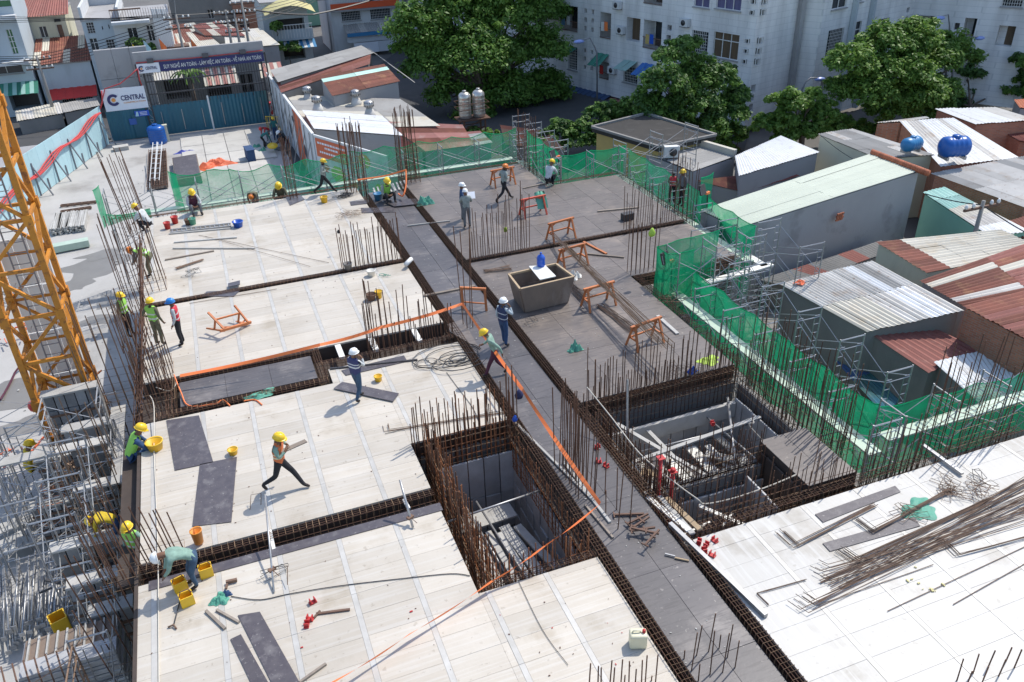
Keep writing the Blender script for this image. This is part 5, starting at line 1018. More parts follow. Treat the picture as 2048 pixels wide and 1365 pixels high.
for px in (300, 412, 488):
    t = thing('floodlight', {300: 'small floodlight on the beam above the white banner end', 412: 'small floodlight on the middle of the beam over the gate', 488: 'small floodlight near the right end of the beam over the gate'}[px], 'floodlight', (gp(px, 120)[0], GY, bz+.5), 'floodlights over the gate'); xx = gp(px, 120)[0]
    g = MB(); g.box((xx, GY-.2, bz+.5), (.45, .12, .32), 0, Matrix.Rotation(-.5, 3, 'X')); part('housing', g, 'dark_metal', t); g = MB(); g.b2(xx-.03, xx+.03, GY-.15, GY+.05, bz+.45, bz+.5); part('bracket', g, 'galv', t)
sg = thing('company_sign', 'large white sign board with ring logo and navy word CENTRAL', 'sign', (-5.1, GY, -1)); sx0, sx1, sz0, sz1 = -6.6, -3.68, -1.76, -.2
g = MB(); g.b2(sx0, sx1, GY-.1, GY-.05, sz0, sz1); part('board', g, 'sign_white', sg); logo(sg, (sx0+.68, GY-.12, -.98), .42)
lettering('CENTRAL', .5, 'navy', sg, (sx0+1.18, GY-.12, -1.08), (1, 0, 0), bold=.01, width=1.65)
lettering('CONSTRUCTION', .14, 'orange_dot', sg, (sx0+1.3, GY-.12, -1.3), (1, 0, 0), width=1.5)
hb = thing('hoarding', 'blue ribbed hoarding with a small door below the white company sign', 'hoarding', (-5.1, GY, GZ))
ribs(hb, 'panel', -6.7, -3.55, GY, GZ+.05, -1.78, 'hoard_blue'); g = MB(); g.b2(-5.0, -4.1, GY-.06, GY-.02, GZ+.1, -2.2); part('door', g, 'hoard_blue', hb); g = MB(); g.b2(-5.25, -4.75, GY-.09, GY-.03, -2.9, -2.45); part('notice', g, 'tank_blue', hb)
g = MB(); g.b2(-4.75, -3.75, GY-.1, GY-.07, -2.35, -1.95); part('blue_sign', g, 'blue_plastic', hb)
for i in range(3): g = MB(); g.b2(-4.4, -3.9, GY-.115, GY-.1, -2.27+i*.1, -2.235+i*.1); part('sign_line', g, 'sign_white', hb)
g = MB(); g.add([(-4.72, GY-.11, -2.32), (-4.5, GY-.11, -2.32), (-4.5, GY-.11, -2.0), (-4.62, GY-.11, -1.98)], [(0, 1, 2, 3)]); part('sign_arrow', g, 'hoard_pale', hb)
cw = thing('concrete_wall', 'tall bare grey concrete block wall behind the company sign', 'wall', (-4.9, 69, GZ))
for i in range(3):
    for j in range(3):
        inst('block', bevbox('stucco_grey', 1.17, .3, 2.07, .02), cw, (-6.5+1.2*i+.55, 68.9, GZ+1.05+2.1*j))
for (pts, r) in (([(198, 228), (210, 178), (240, 168), (262, 150), (275, 138)], .07), ([(275, 138), (279, 160), (284, 172)], .071), ([(196, 232), (205, 205), (203, 182)], .08)):
    g = MB(); g.tube([V((gp(a, b_, 67.1)[0], 67.1, gp(a, b_, 67.1)[1])) for a, b_ in pts], r*.6, 6); solo('hose', g, 'red_hose', {.07: 'red hose hanging across the grey block wall', .071: 'short red hose dropping beside the left banner end', .08: 'red hose bundle at the corner post of the hoarding'}[r], 'hose', 'red hoses on the walls')
# pale blue hoarding along the left side
hl = thing('pale_hoarding', 'long pale blue hoarding with steel props running from the gate to the crane', 'hoarding', (-9.5, 59, GZ))
a, b_ = V((-6.95, 67.0, 0)), V((-14.2, 46.5, 0)); L = (b_-a).length; d = (b_-a).normalized(); nn = V((d.y, -d.x, 0)); nn = nn if nn.x > 0 else -nn
n = 20; rz = math.atan2(d.y, d.x)
for i in range(n): inst('panel', bevbox('hoard_pale', L/n-.015, .04, 2.75), hl, a+d*(L*(i+.5)/n)+V((0, 0, GZ+1.4)), (0, 0, rz))
for i in range(17):
    p = a+d*(L*(i+.5)/17)
    if i % 2 == 0: g = MB(); g.beam(p+nn*.05+V((0, 0, GZ+1.9)), p+nn*.8+V((0, 0, GZ)), .07, .07); g.beam(p+nn*.06+V((0, 0, GZ)), p+nn*.06+V((0, 0, GZ+2.1)), .07, .07); part('prop', g, 'pole_grey', hl)
    else: g = MB(); g.beam(p+nn*.05+V((0, 0, GZ)), p+nn*.05+V((0, 0, GZ+.7)), .09, .09); part('stub_post', g, 'pole_grey', hl)
random.seed(3)
for k in range(3):
    pts = []
    for i in range(26):
        t = i/25; sag = 1.9-1.4*t+.16*math.sin(t*17+.5*k)+.03*random.uniform(-1, 1); pts.append(a+d*(L*(.02+.75*t))+nn*(.1+.05*k)+V((0, 0, GZ+max(.7, sag+.5-.08*k))))
    g = MB(); g.tube(pts, .045, 5); solo('hose', g, 'red_hose', ['upper','middle','lower'][k]+' red hose draped along the pale blue hoarding', 'hose', 'red hoses draped on the pale hoarding')
# right hand hoarding with posters
hr = thing('poster_hoarding', 'tall printed hoarding running from the gate to the far scaffold', 'hoarding', (5.7, 60, GZ))
c0, c1 = V((5.25, 68.6, 0)), V((5.85, 50.0, 0)); L = (c1-c0).length; d = (c1-c0).normalized(); n = 18; rz = math.atan2(d.y, d.x)
for i in range(n): inst('panel', bevbox('hoard_white' if i not in (11, 12, 13) else 'sign_orange', L/n-.01, .05, 3.5), hr, c0+d*(L*(i+.5)/n)+V((0, 0, GZ+1.75)), (0, 0, rz))
g = MB(); g.beam(c0+V((.02, 0, -.46)), c1+V((.02, 0, -.46)), .16, .08); part('cap', g, 'white_frame', hr)
for (t, z, w_, h_, m_) in ((.32, -2.4, 1.0, 1.4, 'paint_black'), (.42, -1.8, .5, .6, 'paint_black'), (.50, -2.5, .9, 1.2, 'paint_black'), (.60, -1.4, 1.1, .5, 'paint_black'), (.80, -2.6, 1.2, .9, 'paint_black'), (.88, -3.2, 1.4, .8, 'stucco_grey'), (.2, -2.2, .8, .9, 'stucco_grey'), (.93, -1.8, .7, .6, 'sign_white')):
    c = c0+d*(L*t)+V((-.035, 0, z)); g = MB(); k = 12
    g.add([c+d*(w_/2*math.cos(2*math.pi*i/k)*(1+.2*math.sin(3*i)))+V((0, 0, h_/2*math.sin(2*math.pi*i/k)*(1+.2*math.cos(2*i)))) for i in range(k)], [tuple(range(k))]); part('print', g, m_, hr)
for i in range(10): g = MB(); p = c0+d*(L*(i+.5)/10); g.beam(p+V((-.08, 0, GZ)), p+V((-.08, 0, -.6)), .05, .05); g.beam(p+V((-.08, 0, -1.2)), p+V((-.9, 0, GZ)), .05, .05); part('brace', g, 'galv', hr)
hn = thing('poster_hoarding', 'printed hoarding end with orange notice and yellow logo facing the deck', 'hoarding', (7, 47.5, GZ))
c0, c1 = V((5.9, 49.95, 0)), V((8.95, 43.9, 0)); L = (c1-c0).length; d = (c1-c0).normalized(); n = 6; rz = math.atan2(d.y, d.x); nn = V((-d.y, d.x, 0)); nn = nn if nn.x < 0 else -nn
for i in range(n): inst('panel', bevbox('hoard_white', L/n-.01, .05, 3.45), hn, c0+d*(L*(i+.5)/n)+V((0, 0, GZ+1.73)), (0, 0, rz))
g = MB(); g.beam(c0+V((0, 0, -.5)), c1+V((0, 0, -.5)), .1, .08); part('cap', g, 'white_frame', hn)
def flat(t0, t1, z0, z1, m_, k=.04): g = MB(); A, B = c0+d*(L*t0)+nn*k, c0+d*(L*t1)+nn*k; g.quad(A+V((0, 0, z0)), B+V((0, 0, z0)), B+V((0, 0, z1)), A+V((0, 0, z1))); part('print', g, m_, hn)
flat(.02, .47, -1.75, -.62, 'sign_orange')
for r_, (z, ta, tb) in enumerate(((-.88, .05, .44), (-1.12, .15, .34), (-1.42, .07, .43))):
    t = ta
    while t < tb: w_ = random.uniform(.012, .035); flat(t, min(t+w_, tb), z-.06, z+.06, 'sign_white', .05); t += w_+.008
def disc(t, z, rx, rz_, m_, k=.045): 
    g = MB(); c = c0+d*(L*t)+nn*k+V((0, 0, z)); g.add([c+d*(rx*math.cos(2*math.pi*i/16)*(1+.1*(i % 2)))+V((0, 0, rz_*math.sin(2*math.pi*i/16)*(1+.1*(i % 2)))) for i in range(16)], [tuple(range(16))]); part('print', g, m_, hn)
disc(.70, -1.15, .5, .38, 'orange_dot'); disc(.70, -1.15, .3, .22, 'lime', .05); disc(.12, -2.3, .4, .16, 'red_paint'); disc(.30, -2.55, .65, .5, 'lime'); disc(.24, -3.3, .14, .2, 'paint_black'); disc(.36, -3.3, .14, .2, 'paint_black'); disc(.5, -3.55, .2, .3, 'paint_black'); flat(.42, .56, -3.0, -2.6, 'sign_orange'); disc(.86, -2.6, .35, .3, 'lime')
# flags on the wall above the gate
for lab, px, py, Y, m_ in (('yellow flag on the terrace edge', 268, 106, 77, 'helmet_yellow'), ('cyan flag on the terrace edge', 290, 98, 77, 'hoard_pale'), ('magenta flag beside the brown planter', 321, 95, 76.5, 'tape'), ('orange flag on the wall above the banner', 384, 96, 72, 'tape')):
    x, z = PL(px, py, (0, Y), (1, 0)); t = thing('flag', lab, 'flag', (x, Y, z-1)); g = MB(); g.tube([(x, Y, z-1.4), (x, Y, z+.8)], .025, 5); part('pole', g, 'galv', t)
    g = MB(); vs = []
    for i in range(6): vs += [(x+.02+.09*i, Y+.06*math.sin(i), z+.7-.14*i), (x+.02+.07*i, Y+.06*math.sin(i+1), z-.5-.05*i)]
    g.add(vs, [(2*i, 2*i+1, 2*i+3, 2*i+2) for i in range(5)]); part('cloth', g, m_, t)
# ---- tanks
def vtank(lab, c, r, h, m_, cap='tank_blue', name='water_tank'):
    t = thing(name, lab, 'water tank', c); c = V(c); g = MB(); prof = [(r*.94, 0), (r, .05)]
    for i in range(6): z = h*.12+i*h*.13; prof += [(r, z), (r*1.03, z+h*.02), (r, z+h*.04)]
    prof += [(r*.98, h*.88), (r*.7, h*.96), (r*.3, h)]; g.lathe(prof, c, 22); part('shell', g, m_, t)
    g = MB(); g.lathe([(r*.3, h), (r*.32, h+.06), (r*.28, h+.09)], c, 16); part('lid', g, cap, t); return t
vtank('round blue plastic water tank standing by the site gate', P(318, 287, GZ), .62, 1.35, 'tank_blue')
def htank(lab, c, r, L, rz, m_):
    t = thing('water_tank', lab, 'water tank', c); c = V(c); R = Matrix.Rotation(rz, 3, 'Z') @ Matrix.Rotation(math.pi/2, 3, 'Y'); cc = c+V((0, 0, r+.12)); g = MB()
    pr = [(r*.35, -L/2-.1), (r*.8, -L/2), (r, -L/2+.12)]
    for i in range(4): z = -L/2+.3+i*(L-.6)/3; pr += [(r, z-.05), (r*1.04, z), (r, z+.05)]
    pr += [(r, L/2-.12), (r*.8, L/2), (r*.35, L/2+.1)]; g.lathe(pr, cc, 22, rot=R); part('shell', g, m_, t)
    g = MB(); g.lathe([(r*.42, r*.85), (r*.42, r*1.12), (r*.2, r*1.2)], cc, 16); part('lid', g, m_, t)
    g = MB(); D = V((math.cos(rz), math.sin(rz), 0)); S_ = V((-D.y, D.x, 0))
    for s in (-.35, .35): g.beam(cc+D*L*s+S_*r*.8-V((0, 0, r)), cc+D*L*s-S_*r*.8-V((0, 0, r)), .12, .16)
    part('cradle', g, 'galv', t); return t
htank('small pale blue horizontal water tank on the grey roof', P(1820, 306, -.55), .36, 1.1, .15, 'tank_sky'); bt = htank('large deep blue horizontal water tank on the white roof edge', P(1903, 318, -.55), .52, 1.35, -.25, 'tank_blue')
st = thing('tank_stand', 'rusty steel stand carrying two steel water tanks beside the big tree', 'stand', P(948, 300, GZ)); c = P(948, 300, GZ); px_m = None
zt = PL(945, 236, (c.x, c.y), (1, 0))[1]; g = MB()
for i in (-1, 1):
    for j in (-1, 1): g.beam(c+V((i*.75, j*.5, 0)), V((c.x+i*.75, c.y+j*.5, zt)), .09, .09)
part('leg', g, 'rebar', st); g = MB()
for k in range(4): z0 = GZ+(zt-GZ)*k/4; z1 = GZ+(zt-GZ)*(k+1)/4; g.beam((c.x-.75, c.y-.5, z0), (c.x+.75, c.y-.5, z1), .05, .05); g.beam((c.x-.75, c.y+.5, z1), (c.x+.75, c.y+.5, z1), .05, .05); g.beam((c.x-.75, c.y-.5, z1), (c.x+.75, c.y-.5, z1), .05, .05)
part('brace', g, 'rebar', st); g = MB(); g.box((c.x, c.y, zt), (2.2, 1.3, .08)); part('platform', g, 'rebar', st)
g = MB()
for z_ in (.7, 1.1): g.tube([(c.x-1.05, c.y-.6, zt+z_), (c.x+1.05, c.y-.6, zt+z_), (c.x+1.05, c.y+.6, zt+z_), (c.x-1.05, c.y+.6, zt+z_), (c.x-1.05, c.y-.6, zt+z_)], .025, 5)
part('guard_rail', g, 'rebar', st)
vtank('left stainless steel water tank on the rusty stand', (c.x-.48, c.y, zt+.05), .42, 1.75, 'steel_tank', 'galv'); vtank('right stainless steel water tank on the rusty stand', (c.x+.50, c.y, zt+.05), .42, 1.8, 'steel_tank', 'galv')
# ---- street lamps, poles, cables
def lamp(lab, bx, by, top, arm, head):
    base = P(bx, by, GZ); d = V((1, 0, 0)); zt = PL(*top, (base.x, base.y), (1, 0))[1]; xh, zh = PL(*head, (base.x, base.y), (1, 0)); xt = PL(*top, (base.x, base.y), (1, 0))[0]+base.x
    t = thing('street_lamp', lab, 'street lamp', base, 'street lamps beside the apartments'); g = MB(); hx = base.x+xh
    path = [base, V((xt, base.y, zt-.4)), V((xt+(hx-xt)*.12, base.y, zt)), V((xt+(hx-xt)*.4, base.y, max(zt, zh)+.15)), V((hx, base.y, zh+.05))]; g.tube(path, [.09, .07, .05, .045, .04], 8); part('pole', g, 'pole_grey', t)
    g = MB(); g.lathe([(.05, .12), (.22, .06), (.30, -.04), (.16, -.14)], (hx, base.y, zh), 14, 1.5, .8); part('head', g, 'lamp_blue', t)
lamp('street lamp left of the green awnings', 1194, 238, (1194, 95), 0, (1158, 83)); lamp('street lamp before the apartment corner with holes', 1462, 285, (1471, 160), 0, (1438, 142))
lamp('street lamp over the small bushy tree', 1590, 275, (1607, 165), 0, (1640, 158)); lamp('street lamp behind the broad tree near the wing window', 1885, 232, (1902, 50), 0, (1880, 36)); lamp('street lamp whose arm points right over the broad tree', 1898, 235, (1912, 85), 0, (1960, 76)); lamp('street lamp half hidden in the huge tree', 925, 130, (915, 25), 0, (890, 9))
def upole(lab, bx, by, tx, ty, z=GZ, arms=2, Y=None, r=.15):
    b_ = P(bx, by, z) if Y is None else V((PL(bx, by, (0, Y), (1, 0))[0], Y, PL(bx, by, (0, Y), (1, 0))[1])); xt, zt = PL(tx, ty, (0, b_.y), (1, 0))
    t = thing('utility_pole', lab, 'utility pole', b_, 'utility poles round the site'); g = MB(); tp = V((b_.x+(xt-b_.x)*.6, b_.y, zt)); g.tube([V((b_.x, b_.y, GZ)), tp], [r, r*.6], 8); part('pole', g, 'pole_concrete', t)
    for i in range(arms):
        zz = zt-.3-.7*i; g = MB(); g.b2(tp.x-1, tp.x+1, b_.y-.05, b_.y+.05, zz-.05, zz+.05); am = part('crossarm', g, 'rust_brown', t)
        g = MB()
        for k in (-.9, -.5, .5, .9): g.lathe([(.05, 0), (.08, .08), (.04, .2)], (tp.x+k, b_.y, zz+.05), 8)
        part('insulator', g, 'white_frame', am)
    return tp
pA = upole('utility pole with fittings behind the left part of the gate', 368, 108, 352, 30, Y=73); pB = upole('leftmost of the three poles grouped behind the banner', 463, 95, 452, 20, Y=75); pC = upole('middle of the three poles grouped behind the banner', 480, 95, 468, 20, Y=75, arms=3); pD = upole('rightmost of the three poles grouped behind the banner', 497, 92, 484, 0, Y=75)
pE = upole('utility pole in front of the rusty roof at the far left', 105, 214, 72, 112, Y=76.5); pF = upole('dark utility post between the teal roof and the cream roof', 1952, 462, 1967, 402, Y=P(1952, 466, -1.2).y, arms=1, r=.13); pG = upole('grey post rising through the small bushy tree', 1605, 290, 1608, 225, Y=P(1605, 300, GZ).y, arms=0)
def cable(lab, pts, r=.02, m_='cable', grp=None):
    g = MB(); path = []
    for i in range(len(pts)-1):
        a, b_ = V(pts[i]), V(pts[i+1]); sag = (b_-a).length*.02
        for k in range(8): t = k/8; path.append(a.lerp(b_, t)-V((0, 0, sag*4*t*(1-t))))
    path.append(V(pts[-1])); g.tube(path, r, 4); solo('cable', g, m_, lab, 'cable', grp)
for k in range(5): cable(['highest','second highest','middle','second lowest','lowest'][k]+' black overhead cable strung along the street behind the gate', [V((-30, 77, 3.5+k*.35)), V(pE)+V((0, 0, -.2*k)), V(pA)+V((0, 0, -.25*k)), V(pC)+V((0, 0, -.3*k)), V((12, 84, 3.2-.2*k)), V((30, 92, 3.5-.15*k))], .022, grp='overhead cables along the street')
for k in range(4): cable(['lowest','second lowest','second highest','highest'][k]+' thin cable crossing in front of the top left houses', [V((-30, 79, 5.2+k*.5)), V(pA)+V((0, 0, .1-.1*k)), V((0, 104, 6+.3*k))], .018, grp='cables at the top left')
cable('thick cable loop between the shop building and the gate', [V(pD)+V((0, 0, -.6)), V((11, 80, 1.8)), V((24, 88, 3.0))], .07)
cable('cable running down to the dark utility post at the right', [P(1850, 388, -.6), V(pF)+V((0, 0, -.2)), P(2060, 470, -1)], .025)
cable('thin cable crossing the grey house wall behind the green warehouse', [P(1640, 270, -.5), P(1705, 318, -.8)], .02)
#PART5
# ================================================================== tower crane mast
cb = P(78, 755, 0)+V((.40, -.08, 0)); W2 = .76; cr = thing('tower_crane', 'orange lattice mast of a tower crane rising out of the left scaffolding', 'crane', (cb.x, cb.y+.6, GZ))
def cp(i, j, z): return V((cb.x+i*W2, cb.y+.9+j*W2, z))
zs = [GZ+1.5*k for k in range(0, 15)]; 
for i in (-1, 1):
    for j in (-1, 1):
        g = MB(); g.beam(cp(i, j, GZ), cp(i, j, zs[-1]), .17, .17); lg_ = part('leg', g, 'crane_orange', cr)
        for k in range(2, 15, 2): g = MB(); g.beam(cp(i, j, zs[k]-.16), cp(i, j, zs[k]+.16), .25, .25); part('joint', g, 'crane_orange', lg_)
for k in range(len(zs)-1):
    z0, z1 = zs[k], zs[k+1]
    for (a, b_) in (((-1, -1), (1, -1)), ((1, -1), (1, 1)), ((1, 1), (-1, 1)), ((-1, 1), (-1, -1))):
        g = MB(); g.beam(cp(*a, z0), cp(*b_, z0), .09, .10); part('strut', g, 'crane_orange', cr)
        g = MB()
        if k % 2: g.beam(cp(*a, z0), cp(*b_, z1), .10, .10)
        else: g.beam(cp(*b_, z0), cp(*a, z1), .10, .10)
        part('diagonal', g, 'crane_orange', cr)
for k in range(5):
    for j in range(3): g = MB(); x = cb.x-.42+.42*j; y = cb.y+1.62; z = GZ+1.6*k; g.b2(x-.2, x+.2, y, y+.04, z+.03, z+1.57); part('back_panel', g, 'white_board', cr)
g = MB()
for s in (-.25, .25): g.beam((cb.x+s, cb.y+1.1, GZ), (cb.x+s, cb.y+1.1, zs[-1]), .04, .04)
for k in range(60): g.beam((cb.x-.25, cb.y+1.1, GZ+.35*k), (cb.x+.25, cb.y+1.1, GZ+.35*k), .025, .025)
part('ladder', g, 'pole_grey', cr)
g = MB()
for k in range(14):
    z = GZ+1.5*k+.7; g.tube([cp(-.5, .5, z), cp(-.5, -.1, z), cp(.5, -.1, z), cp(.5, .5, z)], .012, 4)
part('ladder_hoop', g, 'galv', cr)

# ================================================================== scaffolding
def frame_mesh(w_, h_, m='galv'):
    k = ('frame', w_, h_, m)
    if k not in BX:
        g = MB(); r = .024
        g.tube([(-w_/2, 0, 0), (-w_/2, 0, h_)], r, 5); g.tube([(w_/2, 0, 0), (w_/2, 0, h_)], r, 5); g.tube([(-w_/2, 0, h_-.04), (w_/2, 0, h_-.04)], r, 5); g.tube([(-w_/2, 0, h_-.38), (w_/2, 0, h_-.38)], r*.7, 4)
        for s in (-1, 1):
            g.tube([(s*(w_/2-.22), 0, .1), (s*(w_/2-.22), 0, h_-.38)], r*.6, 4)
            for q in range(4): g.tube([(s*w_/2, 0, .25+q*.32), (s*(w_/2-.22), 0, .25+q*.32)], r*.6, 4)
        BX[k] = g.mesh('frame', m)
    return BX[k]
def scaffold(lab, p0, p1, nb, w_=.95, z0=GZ, nl=3, h_=1.52, out=1, brace=True, plank=None, group='frame scaffolds round the deck', topbars=True, jit=.02, m='galv'):
    a, b_ = V((*p0, 0)), V((*p1, 0)); d = (b_-a).normalized(); L = (b_-a).length/max(1, nb); s = V((d.y, -d.x, 0))*out; rz = math.atan2(s.y, s.x)
    t = thing('scaffold', lab, 'scaffold', (*(a.lerp(b_, .5)).xy, z0), group)
    for i in range(nb+1):
        for l in range(nl): inst('frame', frame_mesh(w_, h_, m), t, a+d*L*i+V((0, 0, z0+l*h_)), (random.uniform(-jit, jit)*.3, 0, rz+random.uniform(-jit, jit)))
    if brace:
        for i in range(nb):
            for l in range(nl):
                for q in (-.5, .5):
                    c0, c1 = a+d*L*i+s*w_*q, a+d*L*(i+1)+s*w_*q; zz = z0+l*h_
                    g = MB(); g.tube([c0+V((0, 0, zz+.25)), c1+V((0, 0, zz+h_-.35))], .014, 4); part('brace', g, m, t)
                    g = MB(); g.tube([c1+V((0, 0, zz+.25)), c0+V((0, 0, zz+h_-.35))], .014, 4); part('brace', g, m, t)
    if plank:
        zp, off, wd, mm = plank
        for i in range(nb):
            c = a+d*L*(i+.5)+s*off; inst('plank', bevbox(mm, L-.02, wd, .05), t, c+V((0, 0, zp+random.uniform(0, .01))), (0, 0, math.atan2(d.y, d.x)))
    return t
scaffold('frame scaffold with green planks along the right edge of the near plywood deck', (14.95, 12.9), (14.95, 23.2), 6, .9, z0=-3.95, nl=3, plank=(-.42, -.15, .42, 'green_plank'))
scaffold('frame scaffold with green planks along the far right edge of the plywood deck', (18.95, 24.3), (18.95, 35.6), 6, .9, z0=-3.9, nl=3, plank=(-.42, -.15, .4, 'green_plank'))
scaffold('frame scaffold with pale planks along the far edge of both decks', (15.0, 40.35), (-5.0, 40.35), 10, .8, z0=-3.7, nl=3, out=-1, plank=(-.42, -.02, .42, 'green_plank'))
scaffold('short scaffold bay at the inner corner behind the crouching worker', (15.2, 35.3), (15.2, 39.8), 2, .8, z0=-3.5, nl=3, plank=(-.42, -.05, .4, 'green_plank'))
scaffold('short scaffold bay joining the two far right edges', (15.4, 35.35), (18.9, 35.35), 2, .8, z0=-3.5, nl=3, out=-1, plank=(-.42, -.1, .42, 'green_plank'))
scaffold('scaffold behind the bright deck at the right edge', (15.5, 13.3), (24.5, 13.3), 5, .9, z0=-3.9, nl=3, out=-1, plank=(-.42, .1, .4, 'green_plank'))
scaffold('outer scaffold tower beside the stained wall of the patched roof house', (16.9, 14.6), (16.9, 22.4), 4, .9, z0=-3.8, nl=3, brace=True)
scaffold('tall scaffold tower standing before the grey warehouse wall', (17.4, 22.0), (17.4, 25.6), 2, 1.1, z0=-3.8, nl=3); scaffold('second scaffold tower against the grey warehouse wall', (20.2, 22.6), (20.2, 25.2), 1, 1.1, z0=-3.8, nl=3)
scaffold('scaffold bay inside the tall square net at the plywood corner', (14.6, 23.2), (17.6, 23.2), 2, .9, z0=-3.2, nl=3, out=-1)
scaffold('row of outer scaffold frames beyond the crouching worker', (16.3, 37.2), (16.3, 42.4), 3, 1.0, z0=-3.3, nl=3)
scaffold('row of outer scaffold frames before the yellow walled house', (19.4, 36.6), (24.2, 37.6), 2, 1.0, z0=-3.6, nl=3, out=-1)
pl = thing('walkway', 'two white aluminium planks laid across the scaffold towers', 'walkway', (17, 23.5, -.6))
for i, (a, b_) in enumerate((((P(1405, 567, -.5)), P(1475, 549, -.5)), (P(1475, 549, -.5), P(1542, 528, -.5)), (P(1490, 508, -.5), P(1530, 533, -.5)))):
    g = MB(); g.beam(a, b_, .32, .05); part('plank', g, 'white_board', pl)
def net(lab, path, zt, zb, m='net_green', sag=.12, seed=1, step=.3, wr=.07):
    rr = random.Random(seed); pts = []; path = [V((p[0], p[1], 0)) for p in path]
    for i in range(len(path)-1):
        k = max(1, int((path[i+1]-path[i]).length/step)); 
        for j in range(k): pts.append((path[i].lerp(path[i+1], j/k), (path[i+1]-path[i]).normalized()))
    pts.append((path[-1], (path[-1]-path[-2]).normalized())); nz = 9; vs = []; s = 0; top = []
    for i, (p, d) in enumerate(pts):
        if i: s += (p-pts[i-1][0]).length
        n_ = V((d.y, -d.x, 0)); fl = (s/1.8) % 1.0; z1 = (zt if not callable(zt) else zt(s))-sag*math.sin(math.pi*fl); z0 = (zb if not callable(zb) else zb(s))+.06*math.sin(s*2.1+seed)
        for j in range(nz+1):
            v = j/nz; o_ = wr*(math.sin(s*2.3+v*3+seed)+.6*math.sin(s*5.7-v*5+seed*2)+.5*math.sin(v*9+s))*(.4+.6*v)*.6; vs.append(p+n_*o_+V((0, 0, z1+(z0-z1)*v)))
        top.append(vs[-nz-1].copy())
    k = nz+1; g = MB(); g.add(vs, [(i*k+j, i*k+j+1, (i+1)*k+j+1, (i+1)*k+j) for i in range(len(pts)-1) for j in range(nz)], True)
    t = thing('safety_net', lab, 'safety net', path[0]+V((0, 0, GZ)), 'green safety nets round the deck'); part('mesh_fabric', g, m, t); g = MB(); g.tube(top, .02, 4); part('hem', g, 'net_green', t); return t
net('green net along the right edge beside the grey stained wall', [(15.35, 22.9), (15.35, 13.8), (15.5, 13.75)], .5, -2.0, seed=1); net('green net at the right edge behind the dense bar cluster', [(15.5, 13.8), (24.5, 13.9)], lambda s: .35-.06*s, -2.3, seed=2, m='net_green')
net('green net round the far right edge with the worker behind it', [(19.4, 35.7), (19.4, 28.9)], .85, -1.6, seed=3, m='net_pale'); net('green net lit against the pale green warehouse roof', [(19.4, 28.4), (19.4, 25.0), (18.6, 24.6)], .75, -2.2, seed=4)
net('tall square green net at the corner of the plywood deck', [(17.0, 24.0), (14.2, 23.7), (14.2, 22.9), (15.3, 22.9)], 1.35, -1.3, seed=5, sag=.05, wr=.1)
net('green net in front of the yellow walled house', [(15.5, 35.75), (19.3, 35.75)], 1.0, -1.7, seed=6); net('green net beside the crouching worker', [(15.65, 39.9), (15.65, 35.8)], 1.15, -1.7, seed=7)
net('pale green net along the far edge before the rust roofs', [(6.4, 40.8), (15.4, 40.8)], 1.05, -1.6, seed=8, m='net_pale', sag=.2); net('pale green net along the far edge before the printed hoarding', [(.6, 40.8), (6.4, 40.8)], .95, -1.5, seed=9, m='net_pale', sag=.25)
net('pale green net along the far edge before the orange tarpaulin', [(-2.0, 40.8), (.6, 40.8)], 1.1, -1.5, seed=10, m='net_pale', sag=.2); net('folded green net hanging at the far left corner', [(-5.3, 39.6), (-5.15, 40.6)], 1.2, -.6, seed=11, wr=.03)
net('dark green bunched net on the platform at the far left corner', [(-5.1, 39.7), (-3.2, 39.7)], -.02, -.5, seed=12, wr=.16); net('narrow bright green hanging net behind the seated far worker', [(-2.1, 40.6), (-1.75, 40.3)], 1.3, -.7, seed=13, wr=.05)
net('torn green net beyond the far right net walkway', [(19.5, 29.3), (20.6, 29.9)], 1.3, -1.4, seed=14, wr=.12)
# ---- left side: formwork walls, platforms and scaffolds below the deck
mat('alu_shaded', (0.30, 0.30, 0.30), (0.17, 0.165, 0.16), 2.2, 0.8, 0.7, 0.1, 0.3, 18, 0.3)  # darker copy of alu: shadow among the scaffolds put into the panel colour
def fwall(lab, x0, x1, y, zt, zb=GZ, m='alu_shaded', plankm='old_plank', pw=.3):
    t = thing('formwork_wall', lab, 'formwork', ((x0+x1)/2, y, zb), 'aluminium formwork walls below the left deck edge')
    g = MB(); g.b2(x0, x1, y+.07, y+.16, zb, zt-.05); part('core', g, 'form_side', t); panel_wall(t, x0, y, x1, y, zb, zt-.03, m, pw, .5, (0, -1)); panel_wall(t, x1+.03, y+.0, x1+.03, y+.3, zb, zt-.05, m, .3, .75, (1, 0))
    if plankm: inst('plank', bevbox(plankm, x1-x0+.1, .42, .06), t, ((x0+x1)/2, y+.12, zt), (0, 0, random.uniform(-.02, .02)))
    g = MB()
    for q in (.2, .4, .6, .8): g.beam((x0, y-.07, zb+(zt-zb)*q), (x1, y-.07, zb+(zt-zb)*q), .05, .07)
    part('walers', g, 'brown_metal', t, kind='stuff')
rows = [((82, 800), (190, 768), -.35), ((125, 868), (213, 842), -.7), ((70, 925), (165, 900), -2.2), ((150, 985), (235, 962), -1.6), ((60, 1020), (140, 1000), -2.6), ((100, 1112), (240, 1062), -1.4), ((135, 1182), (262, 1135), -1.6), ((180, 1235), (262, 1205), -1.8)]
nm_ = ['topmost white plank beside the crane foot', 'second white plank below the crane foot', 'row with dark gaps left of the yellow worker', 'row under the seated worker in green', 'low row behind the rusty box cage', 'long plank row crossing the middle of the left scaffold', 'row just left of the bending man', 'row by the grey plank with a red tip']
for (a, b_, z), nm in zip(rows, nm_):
    A, B = P(*a, z), P(*b_, z); fwall('grey aluminium formwork wall, '+nm, A.x, B.x, (A.y+B.y)/2, z)
